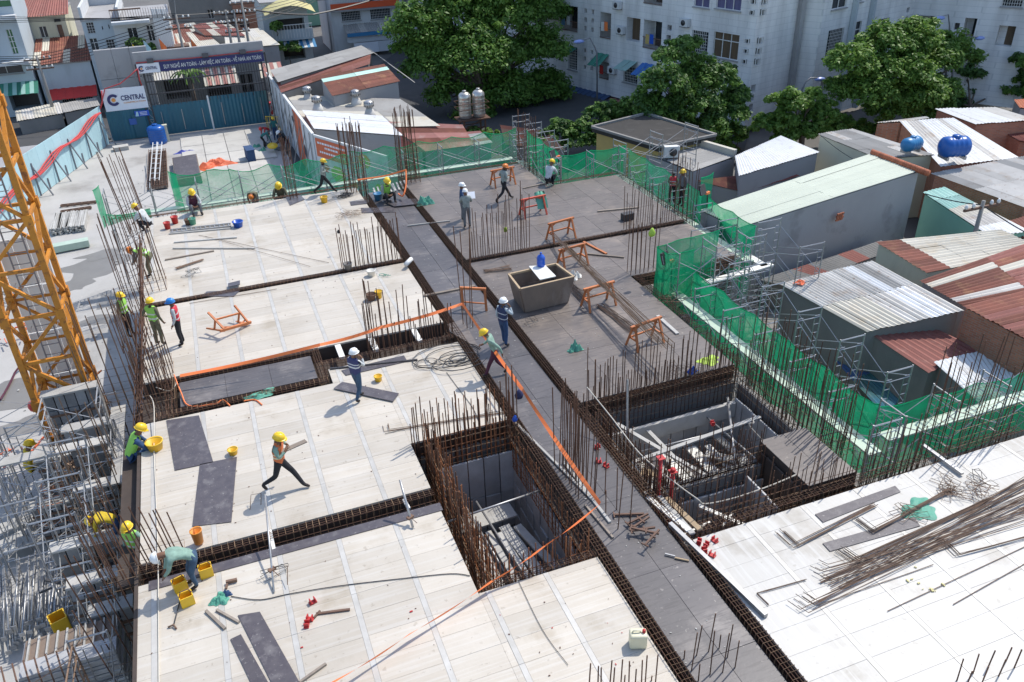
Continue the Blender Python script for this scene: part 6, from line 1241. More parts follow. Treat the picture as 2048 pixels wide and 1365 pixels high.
scaffold('tall scaffold standing before the crane mast above the topmost white plank', (-7.4, 22.6), (-4.5, 22.6), 2, 1.0, -3.95, 3, jit=.05, group='scaffolds below the left deck edge', plank=(-.82, .2, .4, 'old_plank'))
scaffold('tall scaffold beside the leaning rusty bundle under the deck corner', (-5.2, 17.4), (-5.2, 20.6), 2, 1.0, -3.95, 3, jit=.05, group='scaffolds below the left deck edge', m='galv')
scaffold('rusty scaffold frames between the yellow workers and the prop heap', (-7.0, 14.2), (-5.0, 14.2), 1, 1.2, -3.95, 2, jit=.06, group='scaffolds below the left deck edge', m='rebar_grey')
# big pale stack at the bottom left
A, B = P(95, 1330, -1.6), P(230, 1285, -1.6); t = thing('formwork_stack', 'big stack of aluminium panels with a pale ribbed top at the bottom left corner', 'formwork', (A.x, A.y, GZ)); x0, x1, y0 = P(40, 1338, -1.7).x, P(232, 1295, -1.7).x, (P(95, 1335, -1.7).y+P(230, 1295, -1.7).y)/2-.1
for k in range(22): g = MB(); z = GZ+.1*k; o_ = random.uniform(-.04, .04); g.b2(x0+o_, x1+o_, y0+o_, y0+1.15, z, z+.085); part('panel', g, 'alu', t)
zt = GZ+2.2; g = MB(); g.b2(x0, x1, y0+.45, y0+1.15, zt, zt+.03); part('tray', g, 'skip_wood', t); g = MB(); g.b2(x0, x1, y0, y0+.45, zt, zt+.1); part('panel', g, 'alu', t)
for k in range(10): g = MB(); xx = x0+.1+k*(x1-x0-.2)/9; g.b2(xx-.02, xx+.02, y0+.46, y0+1.15, zt+.02, zt+.09); part('rib', g, 'old_plank', t)
for k in range(7): g = MB(); xx = x0-.3+k*.22; g.tube([(xx, y0-.2, GZ), (xx+.1, y0-.15, zt+.25), (xx+.0, y0+.25, zt+.35)], .02, 5); part('bent_bar', g, 'rust_brown', t)
# heap of props
t = thing('prop_heap', 'big heap of galvanised steel props lying in rows at the lower left', 'props', P(70, 1230, GZ)); c = P(66, 1240, GZ)
for i in range(64):
    x = c.x-1.2+i*.042+random.uniform(-.05, .05); z = GZ+.15+random.uniform(0, .55); y = c.y+random.uniform(-.15, .15); a = random.gauss(0, .07); L = random.uniform(.85, 1.1)
    g = MB(); p0, p1 = V((x-a*L, y-L, z)), V((x+a*L, y+L, z+random.uniform(.3, .7))); g.tube([p0, p1], .026, 6); g.tube([p0.lerp(p1, .5), p1.lerp(p0, -.06)], .019, 5); g.box(p0, (.13, .02, .13), 0); part('prop', g, 'galv', t)
for nm, px, py, w_, rz in (('yellow steel crate beside the prop heap', 128, 1266, .36, .35),):
    t = thing('crate', nm, 'crate', P(px, py, GZ+1.0)); c = P(px, py, GZ+1.0)
    for (dx, dy, sx, sy) in ((-1, 0, .03, w_), (1, 0, .03, w_), (0, -1, w_, .03), (0, 1, w_, .03)): g = MB(); g.box(c+Matrix.Rotation(rz, 3, 'Z') @ V((dx*w_/2, dy*w_/2, .3)), (sx, sy, .6), rz); part('side', g, 'yellow_plastic', t)
    g = MB(); g.box(c+V((0, 0, .02)), (w_, w_, .03), rz); part('floor', g, 'yellow_plastic', t); g = MB(); g.box(c-V((0, 0, .5)), (w_*.8, w_*.8, 1.0), rz); part('stand', g, 'dark_metal', t)
for i, (lab, p0, p1, nb, w_, z0, nl) in enumerate((('left scaffold beside the crane foot', P(18, 640, -1), P(185, 700, -1), 1, 1.2, -3.95, 2), ('tall scaffold row between crane and deck', (-6.9, 20.5), (-6.9, 24.4), 2, 1.3, -3.95, 2), ('scaffold row under the leaning rusty bundle', (-4.9, 20.4), (-4.9, 25.2), 3, .9, -3.95, 2),
    ('scaffold frames beside the yellow shirted worker', (-4.7, 13.2), (-4.7, 18.4), 3, .8, -3.95, 2), ('scaffold frames in front of the bottom left stack', (-4.5, 9.6), (-4.5, 12.6), 2, .8, -3.95, 2), ('scaffold bay above the second white plank', (-8.3, 20.8), (-8.3, 24.6), 2, 1.0, -3.95, 2))):
    p0 = (p0[0], p0[1]); p1 = (p1[0], p1[1]); 
    if i == 0: p0, p1 = (-8.6, 26.4), (-6.2, 26.4)
    scaffold(lab, p0, p1, nb, w_, z0, nl, jit=.05, group='scaffolds below the left deck edge')
t = thing('box_cage', 'rusty box shaped rebar cage lying in the left scaffold', 'rebar cage', P(110, 1000, -2.8)); c = P(112, 1010, -2.9)
for i in range(9): g = MB(); a = [(c.x-.35, c.y-.5+i*.13, c.z-.3), (c.x+.35, c.y-.5+i*.13, c.z-.3), (c.x+.35, c.y-.5+i*.13, c.z+.4), (c.x-.35, c.y-.5+i*.13, c.z+.4)]; g.tube(a+[a[0]], .016, 4); part('stirrup', g, 'horse_orange' if i % 3 == 0 else 'rebar', t)
for (dx, dz) in ((-.35, -.3), (.35, -.3), (.35, .4), (-.35, .4), (0, .4)): g = MB(); g.tube([(c.x+dx, c.y-.6, c.z+dz), (c.x+dx, c.y+.7, c.z+dz)], .016, 4); part('bar', g, 'rebar', t)
for lab, px, py, z, sx, sy, rz in (('pale slab leaning at the far left beside the puddle', 25, 1090, -3.6, 1.1, .8, .4), ('grey planks leading along the deck edge beside the seated worker', 243, 935, -1.3, .5, 1.6, .0), ('grey plank with planks behind the leaning bundle', 235, 860, -1.4, .45, 2.6, .0), ('white timber block on the far left ground', 40, 1045, -3.7, 1.6, .5, .3)):
    g = MB(); c = P(px, py, z); k = max(1, int(sx/.24)); t = thing('boards', lab, 'boards', c)
    for i in range(k): g = MB(); g.box(c+Matrix.Rotation(rz, 3, 'Z') @ V(((i-(k-1)/2)*sx/k, 0, .03)), (sx/k-.01, sy, .06), rz); part('board', g, 'old_plank', t)
# odd steel and bars scattered in the left yard
for lab, px, py, m_, n_ in (('loose heap of orange parts beside the crane foot', 130, 800, 'horse_orange', 14), ('orange heap under the scaffold near the left edge', 20, 935, 'tarp_orange', 9), ('small heap of orange clamps left of the crane', 22, 680, 'tarp_orange', 10), ('tangled grey offcuts below the seated worker', 150, 950, 'rebar_grey', 22), ('tangled bars and clamps beside the long plank', 180, 1150, 'dark_metal', 26), ('offcuts on the ground under the second plank', 160, 820, 'brown_metal', 20), ('grey timber pile near the left edge above the crane foot', 25, 590, 'old_plank', 26)):
    z = -3.8 if px < 60 else -2.6; c = P(px, py, z); t = thing('scrap_heap', lab, 'scrap'); t.location = c; INV[t.name] = Matrix.Translation(-c)
    for i in range(n_):
        a = random.uniform(0, 3.14); L = random.uniform(.2, .7); q = c+V((random.gauss(0, .45), random.gauss(0, .45), random.uniform(0, .35))); g = MB(); g.beam(q, q+V((math.cos(a)*L, math.sin(a)*L, random.uniform(-.1, .15))), random.uniform(.03, .09), .05); part('piece', g, m_, t)
g = MB(); c = P(68, 812, -2.2); g.lathe([(.02, -.2), (.16, -.14), (.2, 0), (.16, .14), (.02, .2)], c, 12); solo('buoy', g, 'red_paint', 'round dark red ball hanging on the outer left scaffold', 'ball')
cable('dark red cable lying on the ground left of the crane foot', [P(0, 800, GZ+.1), P(30, 745, GZ+.1), P(52, 715, GZ+.4)], .05, 'plum')
# ---- yard: timber stack, beams, rebar mat, tarpaulin
t = thing('timber_stack', 'stack of pale timber battens on the yard behind the crane', 'timber', P(140, 450, GZ))
for k, (px, py) in enumerate(((118, 455), (132, 452), (147, 450), (166, 448))):
    c = P(px, py, GZ)
    for i in range(5):
        for j in range(4): g = MB(); g.box(c+V((-.22+i*.105+random.uniform(-.02, .02), random.uniform(-.12, .12), .05+j*.1)), (.09, 2.6, .08), random.uniform(-.02, .02)); part('batten', g, 'old_plank', t)
for lab, p0, p1 in (('upper perforated steel beam lying on the yard floor', (122, 412), (192, 404)), ('lower perforated steel beam lying on the yard floor', (122, 424), (182, 415))):
    a, b_ = P(*p0, GZ+.1), P(*p1, GZ+.1); t = thing('steel_beam', lab, 'steel beam', a); d = (b_-a).normalized(); s = V((-d.y, d.x, 0))
    g = MB(); g.beam(a+s*.09, b_+s*.09, .05, .12); part('flange', g, 'brown_metal', t); g = MB(); g.beam(a-s*.09, b_-s*.09, .05, .12); part('flange', g, 'brown_metal', t)
    for q in range(6): g = MB(); c = a.lerp(b_, q/5); g.beam(c-s*.09, c+s*.09, .06, .1); part('web', g, 'brown_metal', t)
g = MB(); g.box(P(135, 492, GZ+.25), (2.1, .55, .35), .12); solo('concrete_block', g, 'green_plank', 'long pale precast block beside the crane mast', 'block')
t = thing('rebar_mat', 'dark grid of rebar mats laid in the narrow yard trench with two ladders', 'rebar mat', P(320, 340, GZ)); A, B, C_, D = P(298, 302, GZ+.2), P(332, 300, GZ+.2), P(336, 372, GZ+.2), P(294, 378, GZ+.2)
g = MB(); g.add([tuple(x-V((0, 0, .1))) for x in (A, B, C_, D)], [(0, 1, 2, 3)]); part('trench_floor', g, 'form_side', t)
for i in range(26): g = MB(); q = i/25; g.tube([A.lerp(D, q), B.lerp(C_, q)+V((0, 0, random.uniform(0, .2)))], .02, 4); part('bar', g, 'rebar', t)
for i in range(9): g = MB(); q = i/8; g.tube([A.lerp(B, q)+V((0, 0, .1)), D.lerp(C_, q)+V((0, 0, random.uniform(0, .2)))], .02, 4); part('bar', g, 'rebar', t)
for q in (308, 318):
    t = thing('ladder', {308: 'left narrow ladder leaning across the rebar trench', 318: 'right narrow ladder leaning across the rebar trench'}[q], 'ladder', P(q, 350, GZ), 'ladders in the yard trench'); a, b_ = P(q-4, 362, GZ+.3), P(q+2, 285, GZ+1.4)
    for s in (-.13, .13): g = MB(); g.beam(a+V((s, 0, 0)), b_+V((s, 0, 0)), .04, .04); part('rail', g, 'white_frame', t)
    for k in range(8): c = a.lerp(b_, (k+.5)/8); g = MB(); g.beam(c-V((.13, 0, 0)), c+V((.13, 0, 0)), .03, .03); part('rung', g, 'white_frame', t)
def crumple(lab, c, rx, ry, h, m_, rz=0, cat='tarpaulin', name='tarpaulin', n=18, seed=0, group=None):
    rr = random.Random(seed+hash(lab) % 1000 if False else seed+len(lab)); ph = [rr.uniform(0, 6.28) for _ in range(8)]; g = MB(); vs = []
    for i in range(n+1):
        for j in range(n+1):
            u_, v = i/n*2-1, j/n*2-1; q = math.atan2(v, u_); ra = math.hypot(u_, v); lim = .82+.16*math.sin(3*q+ph[0])+.10*math.sin(7*q+ph[1])
            f = max(abs(u_), abs(v)); x, y = (u_/ra*f*lim, v/ra*f*lim) if ra > 0 else (0, 0)
            z = h*max(0, 1-f**2.2)*(.55+.3*math.sin(6*x+ph[2]+3*y)+.25*math.sin(9*y+ph[3]-4*x)+.15*math.sin(17*x+ph[4])*math.sin(15*y+ph[5]))+.01
            vs.append(V(c)+Matrix.Rotation(rz, 3, 'Z') @ V((x*rx, y*ry, max(.008, z))))
    k = n+1; g.add(vs, [(i*k+j, (i+1)*k+j, (i+1)*k+j+1, i*k+j+1) for i in range(n) for j in range(n)], False); return solo(name, g, m_, lab, cat, group)
crumple('crumpled bright orange tarpaulin on the yard', P(430, 332, GZ), 1.45, 1.0, .5, 'tarp_orange', .1); crumple('blue violet tarpaulin strip behind the covered box', P(372, 305, GZ), .9, .35, .2, 'tarp_blue')
t = thing('covered_pallet', 'large board covered with a black sheet next to the orange tarpaulin', 'covered board', P(375, 335, GZ)); A, B, C_, D = P(344, 316, GZ+.5), P(393, 308, GZ+.5), P(402, 352, GZ+.5), P(350, 360, GZ+.5)
g = MB(); g.prism([(p.x, p.y) for p in (A, D, C_, B)], GZ, GZ+.5); part('board', g, 'grey_wood', t); g = MB(); g.prism([((p+((A+C_)/2-p)*.06).x, (p+((A+C_)/2-p)*.06).y) for p in (A, D, C_, B)], GZ+.5, GZ+.54); part('sheet', g, 'black_board', t)
for lab, px, py, m_, sz in (('dark blue bundle of cable drums standing on the yard', 502, 320, 'blue_cloth', (.5, 1.2, .8)), ('red cabinet beside the printed hoarding by the gate', 545, 228, 'red_paint', (.55, .5, .9)), ('dark electrical box behind the yard workers', 562, 245, 'dark_metal', (.5, .4, 1.0)), ('cream post beside the blue tank', 336, 283, 'plaster_cream', (.3, .3, 1.2)), ('grey pallet on the yard beside the pale hoarding', 243, 300, 'old_plank', (1.0, .6, .25))):
    c = P(px, py, GZ); t = thing('cabinet', lab, 'box', c); g = MB(); g.box(c+V((0, 0, sz[2]/2)), sz, .1); part('body', g, m_, t); g = MB(); g.box(c+V((0, 0, sz[2]+.02)), (sz[0]+.06, sz[1]+.06, .04), .1); part('lid', g, m_, t)
t = thing('barrier', 'yellow tubular barrier beside the red cabinet', 'barrier', P(548, 262, GZ)); c = P(546, 258, GZ); g = MB(); g.tube([c+V((-.4, 0, 0)), c+V((-.4, 0, 1)), c+V((.5, -.6, 1)), c+V((.5, -.6, 0))], .03, 6); part('rail', g, 'helmet_yellow', t)
for i in range(5): g = MB(); q = c+V((-.3+.17*i, -.11*i, 0)); g.tube([q, q+V((0, 0, 1))], .018, 5); part('bar', g, 'helmet_yellow', t)
for i, (px, py, m_) in enumerate(((515, 296, 'tarp_green'), (535, 292, 'grey_cloth'), (548, 298, 'tarp_green'), (562, 300, 'grey_cloth'), (526, 303, 'tarp_green'))): crumple(['green sack nearest the yard gate side', 'grey sack between the yard workers', 'green sack at the feet of the red helmet worker', 'grey sack at the foot of the printed hoarding', 'small green sack on the yard floor'][i], P(px, py, GZ), .45, .35, .35, m_, i, 'sack', 'sack', 10, i)
g = MB(); g.lathe([(.36, -.03), (.36, .03)], P(545, 292, GZ+.5), 14, rot=Matrix.Rotation(.3, 3, 'X')); solo('lid', g, 'helmet_yellow', 'round yellow lid on the sacks between the yard workers', 'lid')
#PART6
# ================================================================== people
STAND = dict(pel=(0, 0, .90), spi=(0, 0, 1.06), che=(0, .01, 1.26), nec=(0, .01, 1.41), hea=(0, .035, 1.53), top=(0, .02, 1.63), sh=(.17, 0, 1.36), el=(.235, -.02, 1.09), wr=(.235, .09, .86), ha=(.225, .14, .79), hi=(.085, 0, .86), kn=(.10, .02, .48), an=(.105, -.03, .09), to=(.12, .13, .035))
def pose(**k):
    q = {}
    for a, b_ in STAND.items():
        if a in ('sh', 'el', 'wr', 'ha', 'hi', 'kn', 'an', 'to'):
            q[a+'L'] = (-b_[0], b_[1], b_[2]); q[a+'R'] = b_
        else: q[a] = b_
    q.update(k); return q
WALK = pose(knL=(-.09, .17, .50), anL=(-.09, .30, .10), toL=(-.09, .45, .05), knR=(.09, -.03, .48), anR=(.09, -.34, .17), toR=(.09, -.24, .05), elL=(-.24, -.14, 1.12), wrL=(-.23, -.22, .90), haL=(-.22, -.22, .82), elR=(.24, .08, 1.10), wrR=(.22, .26, .95), haR=(.2, .32, .92))
WIDE = pose(pel=(0, 0, .86), hiL=(-.085, 0, .82), hiR=(.085, 0, .82), knL=(-.11, .25, .47), anL=(-.10, .44, .10), toL=(-.10, .59, .04), knR=(.09, -.12, .46), anR=(.09, -.48, .20), toR=(.09, -.38, .06), spi=(0, .03, 1.02), che=(0, .06, 1.22), nec=(0, .07, 1.37), hea=(0, .11, 1.48), top=(0, .12, 1.58), shL=(-.17, .05, 1.32), shR=(.17, .05, 1.32), elL=(-.30, .02, 1.12), wrL=(-.30, .18, .98), haL=(-.28, .25, .95), elR=(.26, .0, 1.10), wrR=(.12, .22, 1.12), haR=(.05, .26, 1.14))
CARRY = dict(WIDE); CARRY.update(elL=(-.38, -.06, 1.18), wrL=(-.5, .02, .98), haL=(-.52, .07, .92), elR=(.24, .12, 1.12), wrR=(.10, .26, 1.24), haR=(.04, .27, 1.29))
PHONE = pose(elR=(.30, .12, 1.18), wrR=(.18, .14, 1.42), haR=(.14, .11, 1.50), knL=(-.1, .10, .49), anL=(-.1, .12, .09), toL=(-.12, .27, .035))
CHIN = dict(WALK); CHIN.update(elR=(.22, .16, 1.16), wrR=(.10, .22, 1.36), haR=(.05, .19, 1.42), elL=(-.22, .14, 1.10), wrL=(-.03, .22, 1.16), haL=(.06, .22, 1.19), knR=(.09, .0, .48), anR=(.09, -.20, .10), toR=(.09, -.06, .035), knL=(-.09, .10, .49), anL=(-.09, .14, .09), toL=(-.09, .29, .035))
BEND = pose(pel=(0, -.12, .86), hiL=(-.09, -.12, .82), hiR=(.09, -.12, .82), spi=(0, .02, 1.0), che=(0, .22, 1.10), nec=(0, .36, 1.13), hea=(0, .49, 1.10), top=(0, .57, 1.13), shL=(-.17, .31, 1.08), shR=(.17, .31, 1.08), elL=(-.20, .40, .82), wrL=(-.10, .52, .62), haL=(-.06, .56, .55), elR=(.20, .40, .82), wrR=(.10, .50, .62), haR=(.06, .54, .55), knL=(-.10, .02, .46), knR=(.10, .06, .46), anR=(.11, .02, .09), toR=(.12, .17, .035))
STOOP = dict(BEND); STOOP.update(hea=(0, .46, 1.0), top=(0, .56, .98), nec=(0, .36, 1.06), wrL=(-.08, .50, .5), haL=(-.05, .52, .42), wrR=(.08, .48, .5), haR=(.05, .5, .42))
CROUCH = pose(pel=(0, -.12, .32), hiL=(-.09, -.12, .30), hiR=(.09, -.12, .30), spi=(0, -.05, .46), che=(0, .08, .66), nec=(0, .18, .80), hea=(0, .26, .90), top=(0, .30, .99), shL=(-.17, .14, .75), shR=(.17, .14, .75), elL=(-.25, .26, .52), wrL=(-.12, .42, .38), haL=(-.08, .48, .34), elR=(.25, .26, .52), wrR=(.12, .42, .38), haR=(.08, .48, .34), knL=(-.16, .26, .44), knR=(.16, .26, .44), anL=(-.13, .05, .09), anR=(.13, .05, .09), toL=(-.14, .2, .035), toR=(.14, .2, .035))
SIT = pose(pel=(0, -.05, .16), hiL=(-.09, -.05, .14), hiR=(.09, -.05, .14), spi=(0, -.04, .32), che=(0, .03, .53), nec=(0, .09, .68), hea=(0, .15, .79), top=(0, .16, .89), shL=(-.17, .06, .62), shR=(.17, .06, .62), elL=(-.24, .16, .38), wrL=(-.10, .34, .34), haL=(-.04, .38, .34), elR=(.24, .16, .38), wrR=(.10, .34, .34), haR=(.04, .38, .34), knL=(-.17, .36, .42), knR=(.17, .36, .42), anL=(-.15, .40, .09), anR=(.15, .40, .09), toL=(-.16, .54, .035), toR=(.16, .54, .035))
ARMSX = pose(elL=(-.25, .06, 1.14), wrL=(-.02, .23, 1.13), haL=(.07, .22, 1.15), elR=(.25, .06, 1.14), wrR=(.03, .26, 1.10), haR=(-.06, .25, 1.11))
READ = pose(elL=(-.24, .10, 1.12), wrL=(-.13, .32, 1.14), haL=(-.10, .38, 1.16), elR=(.24, .10, 1.12), wrR=(.13, .32, 1.14), haR=(.10, .38, 1.16), hea=(0, .07, 1.52), top=(0, .06, 1.62))
HIP = pose(elL=(-.34, -.08, 1.12), wrL=(-.19, .06, 1.0), haL=(-.15, .09, .98))
LEANW = dict(WALK); LEANW.update(che=(0, .12, 1.24), nec=(0, .19, 1.37), hea=(0, .27, 1.46), top=(0, .30, 1.56), spi=(0, .05, 1.05), shL=(-.17, .14, 1.33), shR=(.17, .14, 1.33), elR=(.25, .18, 1.1), wrR=(.2, .36, 1.0), haR=(.18, .43, .98))
RAD = dict(pel=(.145, .115), spi=(.135, .105), che=(.165, .12), nec=(.055, .058), hea=(.085, .098), top=(.07, .08), sh=(.072, .075), el=(.05, .05), wr=(.034, .03), ha=(.04, .022), hi=(.098, .10), kn=(.066, .07), an=(.048, .05), to=(.045, .03))
BONES = [('pel', 'spi'), ('spi', 'che'), ('che', 'nec'), ('nec', 'hea'), ('hea', 'top')]+[(a+s, b_+s) for s in 'LR' for a, b_ in (('sh', 'el'), ('el', 'wr'), ('wr', 'ha'), ('hi', 'kn'), ('kn', 'an'), ('an', 'to'))]+[('che', 'shL'), ('che', 'shR'), ('pel', 'hiL'), ('pel', 'hiR')]
PEOPLE = []
def person(label, loc, face, ps, top, pants, helmet, vest=None, boots='boot', sleeves=None, sc=1.0, group=None):
    bm = bmesh.new(); ly = bm.verts.layers.skin.verify(); vv = {}
    for k, c in ps.items():
        v = bm.verts.new(c); r = RAD[k if k in RAD else k[:-1]]; v[ly].radius = r; v[ly].use_root = (k == 'pel'); vv[k] = v
    for a, b_ in BONES: bm.edges.new((vv[a], vv[b_]))
    me = bpy.data.meshes.new('tmp_body'); bm.to_mesh(me); bm.free(); ob = bpy.data.objects.new('tmp_body', me); COL.objects.link(ob)
    ob.modifiers.new('s', 'SKIN').use_smooth_shade = True; sb = ob.modifiers.new('d', 'SUBSURF'); sb.levels = 1; sb.render_levels = 1
    PEOPLE.append((ob, label, loc, face, ps, top, pants, helmet, vest, boots, sleeves, sc, group))
def finish_people():
    dg = bpy.context.evaluated_depsgraph_get()
    for ob, label, loc, face, ps, top, pants, helmet, vest, boots, sleeves, sc, group in PEOPLE:
        me = bpy.data.meshes.new_from_object(ob.evaluated_get(dg)); nv = len(me.vertices); co = np.empty(nv*3); me.vertices.foreach_get('co', co); co = co.reshape(-1, 3)
        polys = [tuple(p.vertices) for p in me.polygons]; cen = np.array([co[list(p)].mean(0) for p in polys]); best = np.full(len(polys), 1e9); zone = np.zeros(len(polys), int); par = np.zeros(len(polys))
        for bi, (a, b_) in enumerate(BONES):
            A, B = np.array(ps[a]), np.array(ps[b_]); d = B-A; t = np.clip(((cen-A) @ d)/(d @ d), 0, 1); dist = np.linalg.norm(cen-(A+t[:, None]*d), axis=1)
            ra = RAD[a if a in RAD else a[:-1]][0]; rb = RAD[b_ if b_ in RAD else b_[:-1]][0]; dist = dist/(ra+(rb-ra)*t); s = dist < best; best[s] = dist[s]; zone[s] = bi; par[s] = t[s]
        mats = [top, pants, 'skin', boots, 'eye']; mi = np.zeros(len(polys), int)
        for i, z in enumerate(zone):
            a, b_ = BONES[z]; n = a[:-1] if a[-1] in 'LR' else a; n2 = b_[:-1] if b_[-1] in 'LR' else b_
            if n in ('nec', 'hea') or (n == 'che' and n2 == 'nec' and par[i] > .75): mi[i] = 2
            elif n == 'wr' or (n == 'el' and par[i] > .88): mi[i] = 2
            elif n in ('hi', 'kn') or (n == 'pel' and n2 == 'hi') or (n == 'pel' and par[i] < .35): mi[i] = 1
            elif n == 'an': mi[i] = 3
            elif n == 'hi': mi[i] = 1
            if n == 'kn' and par[i] > .93: mi[i] = 3
        g = MB(); g.v = [tuple(c) for c in co]; g.f = list(polys); g.m = [int(x) for x in mi]; g.sm = [True]*len(polys)
        g.mi = 2                                                       # five fingers on each hand
        for s in 'LR':
            W, H = V(ps['wr'+s]), V(ps['ha'+s]); d = (H-W).normalized(); sd_ = d.cross(V((0, 0, 1)))
            if sd_.length < .2: sd_ = V((1, 0, 0))
            sd_.normalize(); nn_ = sd_.cross(d)
            for k, L in enumerate((.062, .072, .068, .052)): b0 = H+sd_*(.024-.016*k); g.tube([b0, b0+d*L*.55-nn_*.006, b0+d*L*.9-nn_*.03], [.010, .009, .007], 5)
            b0 = H-d*.02+sd_*.03; g.tube([b0, b0+sd_*.03+d*.02, b0+sd_*.03+d*.05-nn_*.01], [.012, .010, .008], 5)
        he = V(ps['hea']); up = (V(ps['top'])-V(ps['nec'])).normalized(); fw = V((0, 1, 0)) if up.z > .55 else V((0, .3, -1)); fw = (fw-up*fw.dot(up)).normalized(); sd_ = fw.cross(up)
        g.tube([he+fw*.085+up*.02, he+fw*.118-up*.012, he+fw*.09-up*.02], [.008, .014, .006], 5)
        for s in (-1, 1): g.tube([he+sd_*s*.082+up*.01, he+sd_*s*.098-fw*.01, he+sd_*s*.085-up*.03], [.008, .014, .006], 5)
        g.mi = 4
        for s in (-1, 1): g.box(he+fw*.094+sd_*s*.032+up*.012, (.022, .012, .010))
        g.box(he+fw*.096-up*.048, (.04, .008, .008))
        t = thing('person', label, 'person', local=True, group=group); bo = lpart('body', g, mats, t)
        if helmet:
            R = Matrix((sd_, fw, up)).transposed(); hc = he+up*.055; g = MB(); pr = [(.126, 0), (.127, .03), (.118, .075), (.09, .115), (.05, .135), (.01, .14)]; g.lathe(pr, hc, 18, .92, 1.1, R); ho = lpart('helmet', g, helmet, t)
            g = MB(); g.lathe([(.135, -.006), (.15, 0), (.135, .008)], hc+fw*.012, 18, .92, 1.12, R); g.quad(hc+fw*.12-sd_*.07, hc+fw*.12+sd_*.07, hc+fw*.185+sd_*.045-up*.012, hc+fw*.185-sd_*.045-up*.012, .01); 
            o2 = lpart('brim', g, helmet, t); g = MB(); g.beam(hc+up*.138-fw*.06, hc+up*.138+fw*.06, .03, .012); lpart('ridge', g, helmet, t)
        if vest:
            sel = [i for i, z in enumerate(zone) if BONES[z][0] in ('spi', 'che') or (BONES[z][0] == 'pel' and BONES[z][1] == 'spi' and par[i] > .3)]; sel = [i for i in sel if mi[i] == 0]
            nrm = np.zeros((nv, 3))
            for p in polys:
                if len(p) >= 3: nn_ = np.cross(co[p[1]]-co[p[0]], co[p[2]]-co[p[0]]); [nrm.__setitem__(q, nrm[q]+nn_) for q in p]
            nrm /= (np.linalg.norm(nrm, axis=1)[:, None]+1e-9); idx = {}; vs = []; fs = []
            for i in sel:
                f = []
                for q in polys[i]:
                    if q not in idx: idx[q] = len(vs); vs.append(tuple(co[q]+nrm[q]*.016))
                    f.append(idx[q])
                fs.append(tuple(f))
            g = MB(); g.add(vs, fs, True); lpart('vest', g, vest, t)
        if helmet is None: g = MB(); g.lathe([(.088, 0), (.092, .04), (.07, .085), (.02, .1)], he+up*.02, 12, .95, 1.08); lpart('hair', g, 'hair', t)
        bpy.data.objects.remove(ob); bpy.data.meshes.remove(me); place(t, loc, face, sc)
def fa(px, py, qx, qy, z=0): a, b_ = P(px, py, z), P(qx, qy, z); return math.atan2(b_.y-a.y, b_.x-a.x)-math.pi/2
person('man in blue jeans and white helmet standing with a hand at his chin', P(719, 800), math.radians(-55), CHIN, 'shirt_white', 'jeans', 'helmet_white', 'vest_stripe')
person('striding worker in yellow helmet with red harness carrying a long board on the pale deck', P(570, 980), math.radians(-115), CARRY, 'shirt_green', 'black_cloth', 'helmet_yellow', 'vest_orange', sc=1.06)
person('bending worker in white helmet and pale green shirt at the lower left', P(392, 1172), math.radians(95), BEND, 'shirt_green', 'jeans', 'helmet_white', sc=1.0)
person('worker in green safety vest and yellow helmet crouching outside the left deck edge', P(276, 930, -.5), math.radians(-80), dict(CROUCH), 'blue_cloth', 'blue_cloth', 'helmet_yellow', 'vest_green', sc=1.15)
person('worker in khaki harness and yellow helmet standing by the left bars', P(322, 690), math.radians(-35), HIP, 'khaki', 'khaki', 'helmet_yellow', 'vest_green')
person('man with blue helmet and red vest standing at the left of the pale deck', P(366, 690), math.radians(80), STAND and pose(), 'shirt_white', 'black_cloth', 'helmet_blue', 'vest_red')
person('worker in bright green vest bending at the leaning bars', P(303, 552), math.radians(70), BEND, 'grey_cloth', 'khaki', 'helmet_orange', 'vest_green', sc=1.0)
person('worker crouching behind the rusty bundle at the far left corner', P(297, 462), math.radians(60), CROUCH, 'shirt_white', 'black_cloth', 'helmet_yellow', sc=1.15)
person('far worker in dark red vest sitting at the back edge of the pale deck', P(391, 425), math.radians(-170), SIT, 'shirt_white', 'grey_cloth', 'helmet_yellow', 'plum', sc=1.2)
person('worker with orange cap half hidden behind the far deck edge', P(515, 425, -.9), math.radians(160), STOOP, 'khaki', 'grey_cloth', 'helmet_orange')
person('worker with yellow helmet half hidden behind the far deck edge', P(566, 415, -.9), math.radians(170), CROUCH, 'khaki', 'grey_cloth', 'helmet_yellow', sc=1.3)
person('striding far worker in patterned grey shirt passing the far net', P(650, 388), math.radians(-100), WIDE, 'shirt_grey', 'black_cloth', 'helmet_yellow', sc=1.02)
person('far worker sitting between the two dense column bars', P(775, 402), math.radians(-170), SIT, 'shirt_grey', 'black_cloth', 'helmet_yellow', 'vest_green', sc=1.2)
person('worker in orange helmet and grey shirt walking on the far plywood deck', P(1008, 404), math.radians(-75), WIDE, 'shirt_grey', 'black_cloth', 'helmet_orange', sc=1.05)
person('man in white helmet holding a paper plan, seen from behind', P(935, 456), math.radians(-10), READ, 'shirt_grey', 'grey_cloth', 'helmet_white')
person('man in white helmet behind the one who holds the plan', P(926, 440), math.radians(-110), ARMSX, 'blue_cloth', 'grey_cloth', 'helmet_white', sc=.98)
person('worker in pale shirt crouching at the edge beside the green net', P(1098, 372), math.radians(-50), CROUCH, 'shirt_white', 'black_cloth', 'helmet_yellow', sc=1.12)
person('worker with yellow helmet standing among the bars in the net walkway', P(1362, 412, -.3), math.radians(100), pose(), 'grey_cloth', 'black_cloth', 'helmet_yellow', sc=1.0)
person('worker in dark vest holding a red bottle in the net walkway', P(1343, 405, -.3), math.radians(150), ARMSX, 'khaki', 'black_cloth', None, 'vest_red', sc=.85)
